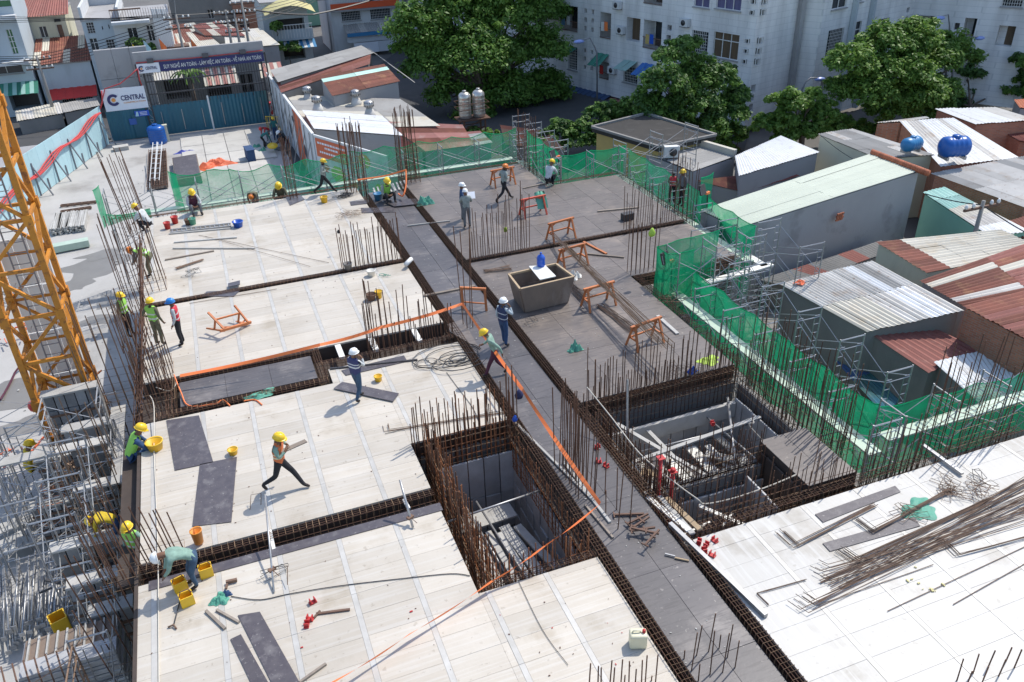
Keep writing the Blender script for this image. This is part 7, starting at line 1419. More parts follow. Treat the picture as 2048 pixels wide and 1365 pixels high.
person('man in navy vest and white helmet talking on a phone beside the long beam', P(1008, 692), math.radians(-60), PHONE, 'plaster_blue', 'blue_cloth', 'helmet_white', 'vest_navy')
person('worker in yellow helmet and plum trousers ducking under the orange tape', P(992, 752), math.radians(70), LEANW, 'shirt_green', 'plum', 'helmet_yellow')
person('dark clothed worker standing in shade behind the left leaning bars', P(262, 672, -.6), math.radians(-120), pose(), 'khaki', 'black_cloth', 'helmet_yellow', 'vest_green')
person('worker in yellow shirt stooping on the scaffold below the left deck edge', P(243, 1092, -1.9), math.radians(80), STOOP, 'shirt_yellow', 'blue_cloth', 'helmet_yellow')
person('worker with yellow helmet just below the deck edge by the bending man', P(290, 1150, -1.3), math.radians(150), pose(), 'shirt_green', 'black_cloth', 'helmet_yellow', 'vest_green')
person('worker in bright yellow shirt sitting in the far left scaffold', P(66, 945, -3.1), math.radians(-60), SIT, 'shirt_yellow', 'shirt_yellow', 'helmet_yellow', sc=1.2)
person('yard worker in teal shirt bending beside the sacks', P(530, 297, GZ), math.radians(-90), STOOP, 'shirt_teal', 'black_cloth', 'helmet_white')
person('yard worker in yellow helmet and blue shirt behind the sacks', P(553, 280, GZ), math.radians(170), pose(), 'shirt_teal', 'blue_cloth', 'helmet_yellow')
person('yard worker in red behind the bending teal worker', P(539, 284, GZ), math.radians(120), BEND, 'shirt_red', 'grey_cloth', 'helmet_red')
person('yard worker in white helmet beside the printed hoarding', P(572, 296, GZ), math.radians(90), CROUCH, 'black_cloth', 'plum', 'helmet_white', sc=1.2)
finish_people()

# ================================================================== things on the deck
def board(lab, q, m_='black_board', th=.02, name='plywood_sheet', cat='plywood', z=.004):
    pts = [P(x, y, z) for x, y in q]; g = MB(); g.prism([(p.x, p.y) for p in pts], z, z+th); return solo(name, g, m_, lab, cat)
board('dark plywood sheet left of the striding worker, further one', [(333, 842), (350, 942), (427, 926), (398, 832)]); board('large dark plywood sheet left of the striding worker, nearer one', [(400, 930), (385, 1054), (463, 1045), (474, 915)])
board('long dark plywood strip at the bottom edge beside the offcuts', [(476, 1232), (555, 1390), (610, 1385), (520, 1225)]); board('second dark strip under the long one at the bottom edge', [(461, 1280), (515, 1395), (556, 1400), (482, 1270)], z=.002)
board('dark strip crossing under the feet of the man in jeans', [(667, 778), (786, 804), (798, 788), (685, 765)], z=.03); board('dark strip behind the man in jeans by the black slot', [(683, 742), (692, 752), (815, 724), (808, 712)])
board('narrow dark strip along the far side of the bright deck', [(1630, 1030), (1646, 1046), (1801, 985), (1790, 973)]); board('wider dark strip under the bent bars on the bright deck', [(1645, 1088), (1660, 1104), (1840, 1053), (1828, 1036)])
board('small grey sheet lying near the far cross beam', [(414, 584), (403, 594), (468, 594), (480, 582)]); board('grey sheet at the foot of the slim column cage', [(570, 392), (580, 412), (610, 400), (596, 386)]); board('grey board laid across the beam below the seated far worker', [(722, 417), (724, 427), (790, 425), (788, 416)]); board('second grey board across the beam below the seated far worker', [(765, 402), (788, 414), (845, 408), (830, 398)], z=.05)
board('small dark offcut on the far cross beam', [(456, 568), (456, 575), (480, 570), (480, 562)], z=.1); board('pale board leaning at the black slot', [(925, 640), (960, 700), (900, 665), (895, 650)], 'grey_ply')
board('grey offcut in front of the seated far worker', [(700, 405), (702, 412), (735, 408), (733, 401)]); 
def stick(lab, a, b_, w_=.08, h_=.05, m_='grey_wood', z=.03, name='batten', cat='batten', z2=None):
    A, B = P(*a, z), P(*b_, z if z2 is None else z2); g = MB(); g.beam(A, B, w_, h_); return solo(name, g, m_, lab, cat)
for lab, a, b_, w_, m_ in (('grey batten lying in front of the aluminium ladder', (338, 468), (462, 457), .08, 'old_plank'), ('second grey batten further in front of the ladder', (348, 485), (474, 475), .09, 'old_plank'), ('third grey batten reaching across the far pale deck', (346, 497), (510, 497), .07, 'old_plank'),
    ('short batten beside the tied wire bundle', (330, 520), (428, 502), .07, 'grey_wood'), ('long thin timber crossing the grey deck behind the sawhorse', (1195, 423), (1278, 415), .07, 'grey_wood'), ('timber lying across the grey deck toward the net', (1175, 508), (1248, 515), .07, 'grey_wood'), ('reddish timber behind the bottle sawhorse', (1167, 484), (1213, 508), .09, 'horse_orange'),
    ('short timber beside the crouching worker', (1046, 377), (1108, 364), .06, 'grey_wood'), ('thick grey timber beside the last sawhorse', (1315, 632), (1355, 668), .12, 'old_plank'), ('board laid across the dark strip behind the orange frame', (848, 592), (950, 572), .12, 'grey_wood'),
    ('white batten across the far end of the dark strip', (815, 452), (900, 442), .05, 'old_plank'), ('long batten lying on the dark strip toward the tape corner', (1025, 840), (1195, 1010), .06, 'old_plank'), ('second batten on the dark strip beside the left beam', (1128, 925), (1220, 1045), .07, 'old_plank'), ('third batten lower on the dark strip', (1170, 1010), (1226, 1076), .05, 'grey_wood'),
    ('short dark offcut with a yellow end by the lower strips', (412, 1222), (450, 1258), .06, 'grey_wood'), ('short dark offcut above the lower strips', (433, 1220), (478, 1245), .05, 'grey_wood'), ('grey batten at the bottom edge', (600, 1365), (652, 1328), .05, 'grey_wood'), ('small batten by the leaning bars in the middle', (660, 738), (835, 720), .05, 'dark_metal')):
    stick(lab, a, b_, w_, .05, m_)
a, b_ = P(1340, 1048, .09), P(1532, 1232, .06); g = MB(); g.beam(a, b_, .10, .10); solo('steel_section', g, 'galv', 'long grey aluminium section lying beside the right beam on the bright deck', 'beam')
for i, (p, q) in enumerate((((1296, 995), (1378, 1062)), ((1318, 993), (1385, 1068)), ((1332, 995), (1400, 1060)))): stick(['pale plank leaning over the pit rim, left one', 'pale plank leaning over the pit rim, middle one', 'yellowish plank leaning over the pit rim, right one'][i], p, q, .14, .04, ['white_board', 'old_plank', 'wood'][i], -.25, 'plank', 'plank', .08)
stick('aluminium tube on the near right deck edge', (1845, 890), (1925, 948), .09, .06, 'galv', .08, 'tube', 'tube')
# --- sawhorses
def sawhorse(m_):
    t = thing('sawhorse', 'x', 'sawhorse', local=True); g = MB(); g.beam((-.62, 0, .78), (.62, 0, .78), .09, .07); lpart('top_rail', g, m_, t)
    for sx in (-.48, .48):
        for sy in (-1, 1): g = MB(); g.beam((sx, sy*.04, .8), (sx+(.05 if sx > 0 else -.05), sy*.30, 0), .07, .05); lpart('leg', g, m_, t)
        g = MB(); g.beam((sx, -.2, .32), (sx, .2, .32), .05, .05); lpart('side_rail', g, m_, t)
    g = MB(); g.beam((-.5, .17, .33), (.5, .17, .33), .05, .05); lpart('stretcher', g, m_, t); g = MB(); g.beam((-.48, .02, .62), (-.2, .02, .77), .05, .04); lpart('knee_brace', g, m_, t); g = MB(); g.beam((.48, .02, .62), (.2, .02, .77), .05, .04); lpart('knee_brace', g, m_, t)
    return t
sh = sawhorse('horse_orange'); shg = 'wooden sawhorses on the plywood deck'; sh['group'] = shg
c = P(1290, 688); place(sh, c, .2); sh['label'] = 'orange sawhorse nearest the camera carrying the ends of the long bars'
for lab, px, py, rz in (('orange sawhorse in the middle under the long bars', 1197, 612, .12), ('orange sawhorse further back under the long bars, beside the skip', 1145, 532, .15), ('orange sawhorse standing free in front of the far cross beam', 1122, 478, .18), ('orange sawhorse behind the walking worker in the orange helmet', 1006, 370, .1)): dup(sh, P(px, py), rz, lab, shg)
d_ = dup(sh, P(440, 650), .5, 'orange sawhorse tipped over on the pale deck'); d_.rotation_euler = (math.radians(100), .2, .6); d_.location = P(446, 652)+V((0, 0, .35))
sr = sawhorse('horse_red'); place(sr, P(1066, 430), .1); sr['label'] = 'bright red sawhorse with a green sheet hung over its end'; sr['group'] = shg
c = P(1081, 425); g = MB(); vs = []
for i in range(9):
    for j in range(5): vs.append((c.x-.25+.12*j+.03*math.sin(i), c.y-.28+.0*j+(.32-abs(i-4)*.08), .95-abs(i-4)*.17+.03*math.sin(j*2+i)))
g.add(vs, [(i*5+j, i*5+j+1, (i+1)*5+j+1, (i+1)*5+j) for i in range(8) for j in range(4)], True); solo('cloth', g, 'tarp_green', 'grey green sheet hanging over the red sawhorse', 'sheet')
t = thing('trestle', 'orange brown timber trestle standing on the dark strip behind the tape corner', 'trestle', P(950, 620)); a, b_ = P(927, 618), P(973, 622)
for p in (a, b_): g = MB(); g.beam(p, p+V((0, .1, .78)), .07, .07); part('leg', g, 'horse_orange', t)
g = MB(); g.beam(a+V((-.05, .1, .78)), b_+V((.05, .1, .78)), .08, .08); part('top_rail', g, 'horse_orange', t); g = MB(); g.beam(a+V((0, .05, .25)), b_+V((0, .05, .25)), .04, .04); part('bottom_rail', g, 'horse_orange', t)
# --- long bars on the sawhorses
def bundle(lab, a, b_, n, spread, z0=.03, z1=None, m_='rebar_grey', r=.0095, bend=None, fan=0.0, sd=1, bow=0.0):
    rr = random.Random(sd); A, B = P(*a, z0), P(*b_, z0 if z1 is None else z1); d = (B-A).normalized(); s = V((-d.y, d.x, 0)).normalized(); t = thing('rebar_bundle', lab, 'rebar', (A+B)/2); L = (B-A).length
    for i in range(n):
        u_, v = rr.uniform(-spread, spread), rr.uniform(-spread-fan, spread+fan); l0, l1 = rr.uniform(-.04, .04)*L, rr.uniform(-.05, .05)*L; k = 6; path = []
        for j in range(k+1):
            q = j/k; p = (A+d*l0).lerp(B+d*l1, q)+s*(u_+(v-u_)*q)+V((0, 0, rr.uniform(0, .01)+.012*(i % 3)-bow*math.sin(math.pi*q))); path.append(p)
        if bend: E = P(*bend, z0); off = (E-A); path = [path[0]+off*rr.uniform(.85, 1.05)]+path
        g = MB(); g.tube(path, r, 4); part('bar', g, m_, t)
    return t
bundle('long bundle of bars resting on three orange sawhorses', (1128, 492), (1330, 688), 22, .16, .86, .86, fan=.14, sd=2, m_='stirrup'); bundle('bars sliding off behind the sawhorse bundle toward the far sawhorse', (1100, 462), (1205, 575), 8, .1, .3, .84, sd=3)
bundle('second bundle of bars lying on the plywood between two sawhorses', (1200, 610), (1272, 662), 16, .16, .04, fan=.1, sd=4); bundle('loose bars lying beside the plywood skip', (1140, 568), (1172, 596), 14, .12, .04, fan=.2, sd=5); bundle('grey bars lying left of the skip on the plywood', (968, 543), (1022, 536), 12, .12, .04, fan=.15, sd=6)
bundle('thin grey bars bundle with wire ties on the far pale deck', (352, 538), (405, 520), 12, .08, .04, sd=7); bundle('single long bar running across the far pale deck', (405, 472), (640, 532), 2, .05, .03, fan=.35, sd=8, r=.009); bundle('long thin bar lying on the middle pale deck', (375, 608), (558, 578), 1, .0, .02, r=.009)
bundle('bent bars with hooked ends lying right of the walking worker', (775, 862), (1010, 825), 3, .08, .02, bend=(772, 850), sd=9, r=.01)
E_ = 'on the bright deck'
bundle('leftmost bundle of hooked bars '+E_, (1590, 1092), (1750, 1012), 8, .07, .03, bend=(1557, 1062), sd=11); bundle('second bundle of hooked bars reaching the tangled wire '+E_, (1746, 1062), (1905, 978), 9, .06, .06, bend=(1711, 1036), sd=12)
bundle('third long bundle of hooked bars '+E_, (1712, 1122), (1975, 1002), 9, .06, .04, bend=(1680, 1100), sd=13); bundle('broad fan of long bars running off the right edge '+E_, (1668, 1168), (2120, 985), 16, .2, .03, fan=.6, sd=14); bundle('lower long bars running off the right edge '+E_, (1625, 1212), (2110, 960), 8, .1, .07, fan=.3, bend=(1600, 1195), sd=15)
bundle('bars with hooked ends in the middle of the fan '+E_, (1660, 1150), (2090, 1010), 8, .3, .06, bend=(1640, 1140), fan=.1, sd=16); bundle('short hooked bars at the right edge '+E_, (1916, 1112), (2080, 1068), 5, .03, .04, bend=(1886, 1082), sd=17)
bundle('upper single bar nearest the lower right corner '+E_, (1768, 1226), (2075, 1082), 1, 0, .02); bundle('lower single bar nearest the lower right corner '+E_, (1902, 1212), (2090, 1105), 1, 0, .02); bundle('single bar crossing below the hooked bars '+E_, (1630, 1213), (1872, 1128), 1, 0, .02)
bundle('thin bar lying out toward the right beam '+E_, (1514, 1187), (1612, 1160), 2, .02, .02, bend=(1540, 1212), sd=19, r=.009); bundle('slim bar running up to the far right edge '+E_, (1925, 1040), (2075, 950), 6, .08, .08, fan=.3, sd=20)
def tangle(lab, px, py, n, rad, r=.008, m_='cable', flat_=.15, sd=1, name='wire_tangle', cat='wire'):
    rr = random.Random(sd); c = P(px, py, .02); t = thing(name, lab, cat, c)
    for i in range(n):
        q = rr.uniform(0, 6.28); cc = c+V((rr.gauss(0, rad*.45), rr.gauss(0, rad*.35), rr.uniform(0, flat_))); L, W_ = rr.uniform(.3, .6), rr.uniform(.1, .22); d = V((math.cos(q), math.sin(q), rr.uniform(-.15, .15))); s = V((-d.y, d.x, rr.uniform(-.1, .1)))
        g = MB(); a = [cc-d*L/2-s*W_/2, cc+d*L/2-s*W_/2, cc+d*L/2+s*W_/2, cc-d*L/2+s*W_/2]; g.tube(a+[a[0]], r, 3); part('tie', g, m_, t)
    return t
tangle('tangle of bent stirrup wires '+E_, 1925, 985, 26, .65, sd=3, m_='rebar_grey'); tangle('few loose stirrups around the green cloth '+E_, 1812, 1030, 7, .4, sd=4, m_='rebar_grey'); tangle('small tangle of wire under the tied bundle on the far pale deck', 385, 548, 6, .35, sd=5); tangle('heap of tie wire at the row of bars on the far pale deck', 700, 430, 22, .55, sd=6, m_='rebar_grey', r=.005)
tangle('dark wire tangle beside the blue tool on the plywood rim', 1375, 748, 12, .5, sd=7, m_='cable', r=.006); tangle('loose stirrup left alone at the right edge '+E_, 1957, 955, 2, .1, sd=8); tangle('thin stirrups lying near the plywood skip', 1063, 648, 3, .25, sd=9); tangle('bent stirrup pair on the pale deck at the bottom', 553, 1148, 2, .1, sd=10)
tangle('pile of grey steel offcuts behind the striding far worker', 690, 392, 14, .4, sd=11, m_='dark_metal', r=.014); tangle('stirrups lying among the bars of the sawhorse row', 1345, 600, 10, .5, sd=12, m_='rebar')
# hoses and cables
def coil(lab, px, py, n, R_0, m_='cable', sd=1, r=.014):
    rr = random.Random(sd); c = P(px, py, .03); g = MB(); path = []
    for i in range(n*16):
        q = i/16*2*math.pi; R1 = R_0*(.6+.4*math.sin(i*.043+sd)); path.append(c+V((R1*1.3*math.cos(q)+.35*math.sin(i*.021), R1*.8*math.sin(q)+.25*math.cos(i*.03), .02+.015*math.sin(i*.3)+.01*(i//16))))
    g.tube(path, r, 5); return solo('hose', g, m_, lab, 'hose')
coil('long black hose lying in loose coils on the pale deck', 895, 722, 7, .95, sd=2); coil('black hose coil looping beside the left long beam', 850, 735, 2, .7, sd=5, r=.011); coil('small coil of green cable on the pale deck', 765, 557, 3, .18, 'tarp_green', 3, .01)
def line(lab, pts, r=.01, m_='cable', name='cable', cat='cable'):
    g = MB(); P_ = [P(*p) for p in pts]; path = []
    for i in range(len(P_)-1):
        a = P_[max(i-1, 0)]; b_, c, d = P_[i], P_[i+1], P_[min(i+2, len(P_)-1)]
        for k in range(5): t = k/5; path.append(.5*((2*b_)+(c-a)*t+(2*a-5*b_+4*c-d)*t*t+(3*b_-a-3*c+d)*t*t*t))
    path.append(P_[-1]); g.tube(path, r, 5); return solo(name, g, m_, lab, cat)
line('black cable running across the foreground deck toward the pit', [(462, 1193, .02), (520, 1200, .02), (580, 1188, .02), (680, 1172, .02), (800, 1158, .02), (900, 1148, .02), (940, 1152, .02)]); line('cable crossing the pale deck beside the pit bars', [(770, 868, .02), (850, 850, .02), (1000, 822, .02)], .007)
line('thin dark line crossing from the pit corner to the lower edge', [(1036, 1160, .02), (1085, 1260, .02), (1136, 1330, .02)], .006); line('black cable from the hose coil to the row of bars', [(893, 745, .02), (915, 775, .02), (945, 815, .02), (960, 850, .02)], .008)
line('pale rope hanging along the near left deck edge', [(300, 792, .05), (308, 815, .3), (308, 905, .05), (312, 1000, .05), (316, 1120, .05), (317, 1240, .03), (318, 1380, .02)], .014, 'rope', 'rope', 'rope'); line('knotted pale rope end at the corner of the small dark deck', [(312, 775, .02), (338, 782, .02), (352, 768, .05), (346, 752, .1), (330, 752, .2), (318, 700, .6)], .012, 'rope', 'rope', 'rope')
line('pale rope stretched over the right pit from the dark strip', [(1174, 775, 1.1), (1225, 838, .6), (1280, 908, .3), (1345, 962, .1), (1394, 998, .05), (1412, 1008, -.1), (1470, 996, .0), (1540, 972, .15), (1592, 950, .25)], .016, 'rope', 'rope', 'rope'); line('grey pipe standing up in the right pit', [(1254, 900, -.5), (1255, 760, 1.4)], .03, 'galv', 'pipe', 'pipe')
line('rope with loop hanging from the bars of the right pit', [(1488, 843, .6), (1500, 838, .7), (1508, 846, .7), (1498, 850, .6), (1525, 880, .1)], .014, 'rope', 'rope', 'rope')
for i, x in enumerate((1294, 1309)):
    t = thing('steel_prop', ['left red painted steel prop standing in the right pit', 'right red painted steel prop standing in the right pit'][i], 'prop', P(x, 985, -1.2), 'red props in the right pit'); b0 = V((8.75+.28*i, 13.75-.15*i, -1.9)); g = MB(); g.tube([b0, b0+V((0, 0, 2.6-.4*i))], .05, 8); part('tube', g, 'red_paint', t); g = MB()
    for k in range(8): g.tube([b0+V((0, 0, .3+k*.28)), b0+V((0, 0, .34+k*.28))], .065, 8)
    part('collar', g, 'red_paint', t); g = MB(); g.box(b0+V((0, 0, 2.62-.4*i)), (.18, .18, .02)); part('head_plate', g, 'red_paint', t)
# orange tape
tp = thing('warning_tape', 'orange warning tape strung from bar to bar around the deck opening', 'tape', P(925, 610, .9))
tps = [(352, 762, .15), (360, 752, .45), (640, 690, .75), (762, 655, .85), (925, 608, 1.05), (1045, 780, .95), (1200, 1008, .85), (1090, 1092, .6), (985, 1162, .25), (820, 1268, .2), (660, 1368, .3)]
for i in range(1, len(tps)-1):
    a, b_ = P(*tps[i]), P(*tps[i+1]); g = MB(); k = 10; vs = []; d = (b_-a).normalized(); s = V((-d.y, d.x, 0)).normalized()
    for j in range(k+1): q = j/k; p = a.lerp(b_, q)-V((0, 0, .05*math.sin(math.pi*q))); tw = .7+math.sin(q*5+i)*.35; o_ = (V((0, 0, 1))*math.cos(tw)+s*math.sin(tw))*.05; vs += [p-o_, p+o_]
    g.add(vs, [(2*j, 2*j+1, 2*j+3, 2*j+2) for j in range(k)]); part('span', g, 'tape', tp)
line('slack orange tape lying along the small dark deck', [(348, 750, .3), (362, 785, .1), (378, 812, .05), (430, 808, .05), (445, 800, .05), (460, 812, .03)], .022, 'tape', 'tape_end', 'tape'); line('orange tape end lying on the pale deck by the green cloth', [(488, 802, .03), (510, 800, .03), (524, 810, .03)], .02, 'tape', 'tape_end', 'tape')
line('orange tape tied between the two far dense columns', [(715, 360, .9), (770, 352, .9), (812, 340, 1.2)], .04, 'tape', 'tape_end', 'tape'); line('orange tape hanging down from the right far column', [(812, 342, 1.2), (812, 370, .7), (806, 392, .3), (797, 388, .2)], .04, 'tape', 'tape_end', 'tape')
# --- skip, bottle, sheet
t = thing('mortar_skip', 'flared plywood mortar skip standing on the grey deck', 'skip', P(1085, 600)); T = [P(1017, 548, 1.0), P(1040, 578, 1.0), P(1148, 553, 1.0), P(1112, 527, 1.0)]; cc = sum(T, V())/4; cb_ = V((cc.x, cc.y, .03)); Bm = [cb_+V(((p-cc).x*.80, (p-cc).y*.9, 0)) for p in T]
for i in range(4): j = (i+1) % 4; g = MB(); g.quad(Bm[i], Bm[j], T[j], T[i], -.04); part('side_panel', g, 'skip_wood', t)
g = MB(); g.quad(*[b_+V((0, 0, .35)) for b_ in [Bm[k].lerp(T[k], .35) for k in range(4)]]) if False else g.quad(*[Bm[k].lerp(T[k], .4) for k in range(4)]); part('mortar', g, 'mortar', t); g = MB(); g.quad(*Bm); part('bottom', g, 'skip_wood', t)
for z_ in (.45, .97):
    g = MB()
    for i in range(4): j = (i+1) % 4; g.beam(Bm[i].lerp(T[i], z_), Bm[j].lerp(T[j], z_), .07, .07)
    part('rim', g, 'wood' if z_ > .9 else 'skip_wood', t)
a = [P(1058, 533, 1.06), P(1080, 560, 1.06), P(1112, 553, 1.06), P(1090, 531, 1.06)]; g = MB(); g.prism([(p.x, p.y) for p in a], 1.04, 1.07); solo('board', g, 'white_board', 'white board laid across the top of the mortar skip', 'board')
t = thing('water_bottle', 'blue water bottle standing on the white board of the skip', 'bottle', P(1082, 530, 1.08)); c = P(1082, 532, 1.08); g = MB(); g.lathe([(.13, 0), (.145, .04), (.145, .16), (.135, .19), (.145, .22), (.145, .33), (.1, .4), (.035, .43), (.035, .48)], c, 16); part('body', g, 'blue_plastic', t); g = MB(); g.lathe([(.04, .48), (.04, .51)], c, 10); part('cap', g, 'blue_plastic', t)
t = thing('bucket', 'dark teal patterned pail beside the foot of the mortar skip', 'bucket', P(1052, 612)); c = P(1052, 612); g = MB(); g.lathe([(.16, 0), (.19, .3), (.2, .32)], c, 14); part('pail', g, 'shirt_teal', t); g = MB(); g.lathe([(.165, .08), (.18, .2)], c, 14, 1.03, 1.03); part('label_band', g, 'plum', t)
crumple('crumpled white cement bag beside the skip', P(1148, 556), .35, .28, .3, 'white_board', .3, 'bag', 'bag', 12)
# --- buckets, helmets, bags
def bucket(lab, px, py, m_, r=.15, h=.28, z=0, name='bucket', cat='bucket'):
    t = thing(name, lab, cat, P(px, py, z)); c = P(px, py, z); g = MB(); g.lathe([(r*.8, 0), (r, h), (r*1.08, h), (r*1.08, h+.02), (r*.93, h+.02), (r*.75, .03)], c, 16); part('pail', g, m_, t)
    g = MB(); g.tube([c+V((r*math.cos(q), .02, h+r*.5*math.sin(q)*1.0)) for q in [math.pi*i/8 for i in range(9)]], .006, 4); part('handle', g, 'dark_metal', t); return t
bucket('yellow basket beside the worker in the green vest', 312, 898, 'yellow_plastic', .22, .24); bucket('small yellow pail left of the striding worker', 467, 908, 'yellow_plastic', .13, .14); bucket('yellow pail in front of the black slot', 757, 762, 'yellow_plastic', .12, .16); bucket('brown pail beside the tall bars on the pale deck', 743, 600, 'rust_brown', .17, .22); bucket('yellow pail just right of the brown pail', 758, 596, 'yellow_plastic', .13, .26)
bucket('bright yellow pail at the feet of the striding far worker', 649, 405, 'yellow_plastic', .17, .26); bucket('front red pail at the far left of the pale deck', 336, 458, 'red_paint', .14, .28); bucket('rear red pail at the far left of the pale deck', 351, 447, 'red_paint', .15, .3); bucket('green pail beside the red pails', 386, 449, 'tarp_green', .16, .26); bucket('rusty pail left of the green pail', 377, 450, 'rust_brown', .14, .24)
bucket('blue tub standing at the end of the aluminium ladder', 477, 454, 'blue_plastic', .22, .24); bucket('grey pail with red rim at the far cross beam', 697, 540, 'mortar', .16, .26); bucket('pink white bag pail on the middle pale deck', 743, 552, 'white_board', .16, .22); bucket('blue pail next to the seated far worker', 757, 400, 'sky_paint', .2, .3); bucket('orange pail below the deck edge by the rusty bars', 276, 1148, 'orange_plastic', .17, .3, -.7); bucket('orange pail hanging behind the bending man', 398, 1085, 'orange_plastic', .13, .35, .05)
def toolbox(lab, px, py, rz, sz=(.26, .2, .26), m_='yellow_plastic'):
    t = thing('container', lab, 'container', P(px, py)); c = P(px, py); R = Matrix.Rotation(rz, 3, 'Z'); g = MB(); sx, sy, h = sz
    for (dx, dy, ax, ay) in ((-1, 0, .02, sy), (1, 0, .02, sy), (0, -1, sx, .02), (0, 1, sx, .02)): g.box(c+R @ V((dx*sx/2, dy*sy/2, h/2)), (ax, ay, h), rz)
    g.box(c+V((0, 0, .015)), (sx, sy, .03), rz); part('shell', g, m_, t); g = MB(); g.tube([c+R @ V((-sx/2, 0, h)), c+R @ V((-sx*.3, 0, h+.12)), c+R @ V((sx*.3, 0, h+.12)), c+R @ V((sx/2, 0, h))], .012, 5); part('handle', g, 'rust_brown', t)
toolbox('cut yellow oil container left of the bending man, further one', 362, 1178, .3); toolbox('cut yellow oil container left of the bending man, nearer one', 376, 1207, .2); toolbox('yellow container with black inside right of the bending man', 414, 1150, .1)
t = thing('jerrycan', 'cream plastic jerrycan with a red cap at the lower edge', 'jerrycan', P(1275, 1290)); c = P(1275, 1290); g = MB(); rz = -.35; R = Matrix.Rotation(rz, 3, 'Z')
bm = bmesh.new(); bmesh.ops.create_cube(bm, size=1); bmesh.ops.scale(bm, vec=(.34, .24, .36), verts=bm.verts); bmesh.ops.bevel(bm, geom=list(bm.edges), offset=.05, segments=3, affect='EDGES', profile=.6); bmesh.ops.transform(bm, matrix=Matrix.Translation(c+V((0, 0, .18))) @ Matrix.Rotation(rz, 4, 'Z'), verts=bm.verts)
me = bpy.data.meshes.new('can_body'); bm.to_mesh(me); bm.free(); me.materials.append(M('pvc_cream')); me.polygons.foreach_set('use_smooth', [True]*len(me.polygons)); part('can_body', me, None, t)
g = MB(); g.lathe([(.035, .35), (.035, .42), (.03, .43)], c+R @ V((.11, 0, 0)), 12); part('cap', g, 'red_paint', t); g = MB(); g.tube([c+R @ V((-.12, 0, .35)), c+R @ V((-.1, 0, .41)), c+R @ V((.03, 0, .41)), c+R @ V((.05, 0, .35))], .018, 7); part('grip', g, 'pvc_cream', t)
crumple('green net bag lying beside the small dark deck', P(522, 790), .55, .24, .1, 'tarp_green', .2, 'bag', 'bag'); crumple('bright green sack on the grey plywood deck', P(1150, 700), .3, .2, .32, 'tarp_green', .1, 'sack', 'sack'); crumple('blue green bundled sheet on the far plywood deck', P(850, 408), .5, .32, .45, 'tarp_green', .1, 'bundle', 'bundle')
crumple('green glove and cloth heap in front of the bending man', P(440, 1200), .24, .22, .14, 'tarp_green', .6, 'cloth', 'cloth'); crumple('blue gloves on top of the green cloth heap', P(452, 1190), .16, .1, .12, 'blue_cloth', .1, 'gloves', 'gloves'); crumple('green sheet under the hooked bars on the bright deck', P(1838, 1020), .55, .4, .06, 'tarp_green', .3, 'sheet', 'sheet'); crumple('yellow and green vest dropped on the grey plywood', P(1418, 722), .42, .3, .08, 'lime', .2, 'cloth', 'cloth')
crumple('blue tool lying near the rim of the right pit', P(1384, 745), .22, .12, .2, 'blue_plastic', .1, 'tool', 'tool'); 
for lab, px, py, z, m_, r in (('dark blue bag hanging from the bars by the tape', 1038, 790, .95, 'shirt_navy', .13), ('lime glove hung on the tall bars of the far row', 1011, 460, .9, 'lime', .09), ('lime net ball hung on the bar cluster near the tall net', 1304, 466, 1.9, 'lime', .14), ('dark glove caught on the far row of bars', 677, 464, .9, 'black_cloth', .07), ('blue knot on the left pit rim', 1030, 838, .3, 'blue_plastic', .09)):
    g = MB(); c = P(px, py, z); g.lathe([(r*.2, r*1.3), (r*.5, r*.9), (r, 0), (r*.8, -r*.8), (r*.2, -r*1.1)], c, 9, 1, .7); solo('hanging_bag', g, m_, lab, 'bag')
# red brackets
rb = [(1195, 897), (1197, 925), (1212, 934), (1398, 1087), (1412, 1093), (1429, 1083), (1408, 1104), (1424, 1112), (626, 1206), (620, 1240), (614, 1252), (1425, 850)]
nmr = ['red bracket farthest up the dark strip', 'red bracket in the middle of the dark strip trio', 'red bracket nearest on the dark strip trio', 'leftmost red bracket of the heap beside the grey section', 'second red bracket of the heap beside the grey section', 'red bracket standing apart right of the heap', 'lower red bracket of the heap beside the grey section', 'lowest red bracket of the heap beside the grey section', 'red bracket upright near the rusty clamp at the bottom', 'red bracket lying below the rusty clamp', 'darker red bracket touching the lying one', 'small red bracket by the far pit rim']
for (px, py), lab in zip(rb, nmr):
    c = P(px, py); rz = random.uniform(0, 3); t = thing('bracket', lab, 'bracket', c, 'red plastic brackets on the deck'); R = Matrix.Rotation(rz, 3, 'Z'); g = MB(); g.box(c+V((0, 0, .02)), (.16, .1, .03), rz); part('base', g, 'red_paint', t)
    for s in (-.05, .05): g = MB(); g.box(c+R @ V((s, 0, .07)), (.02, .1, .1), rz); part('cheek', g, 'red_paint', t)
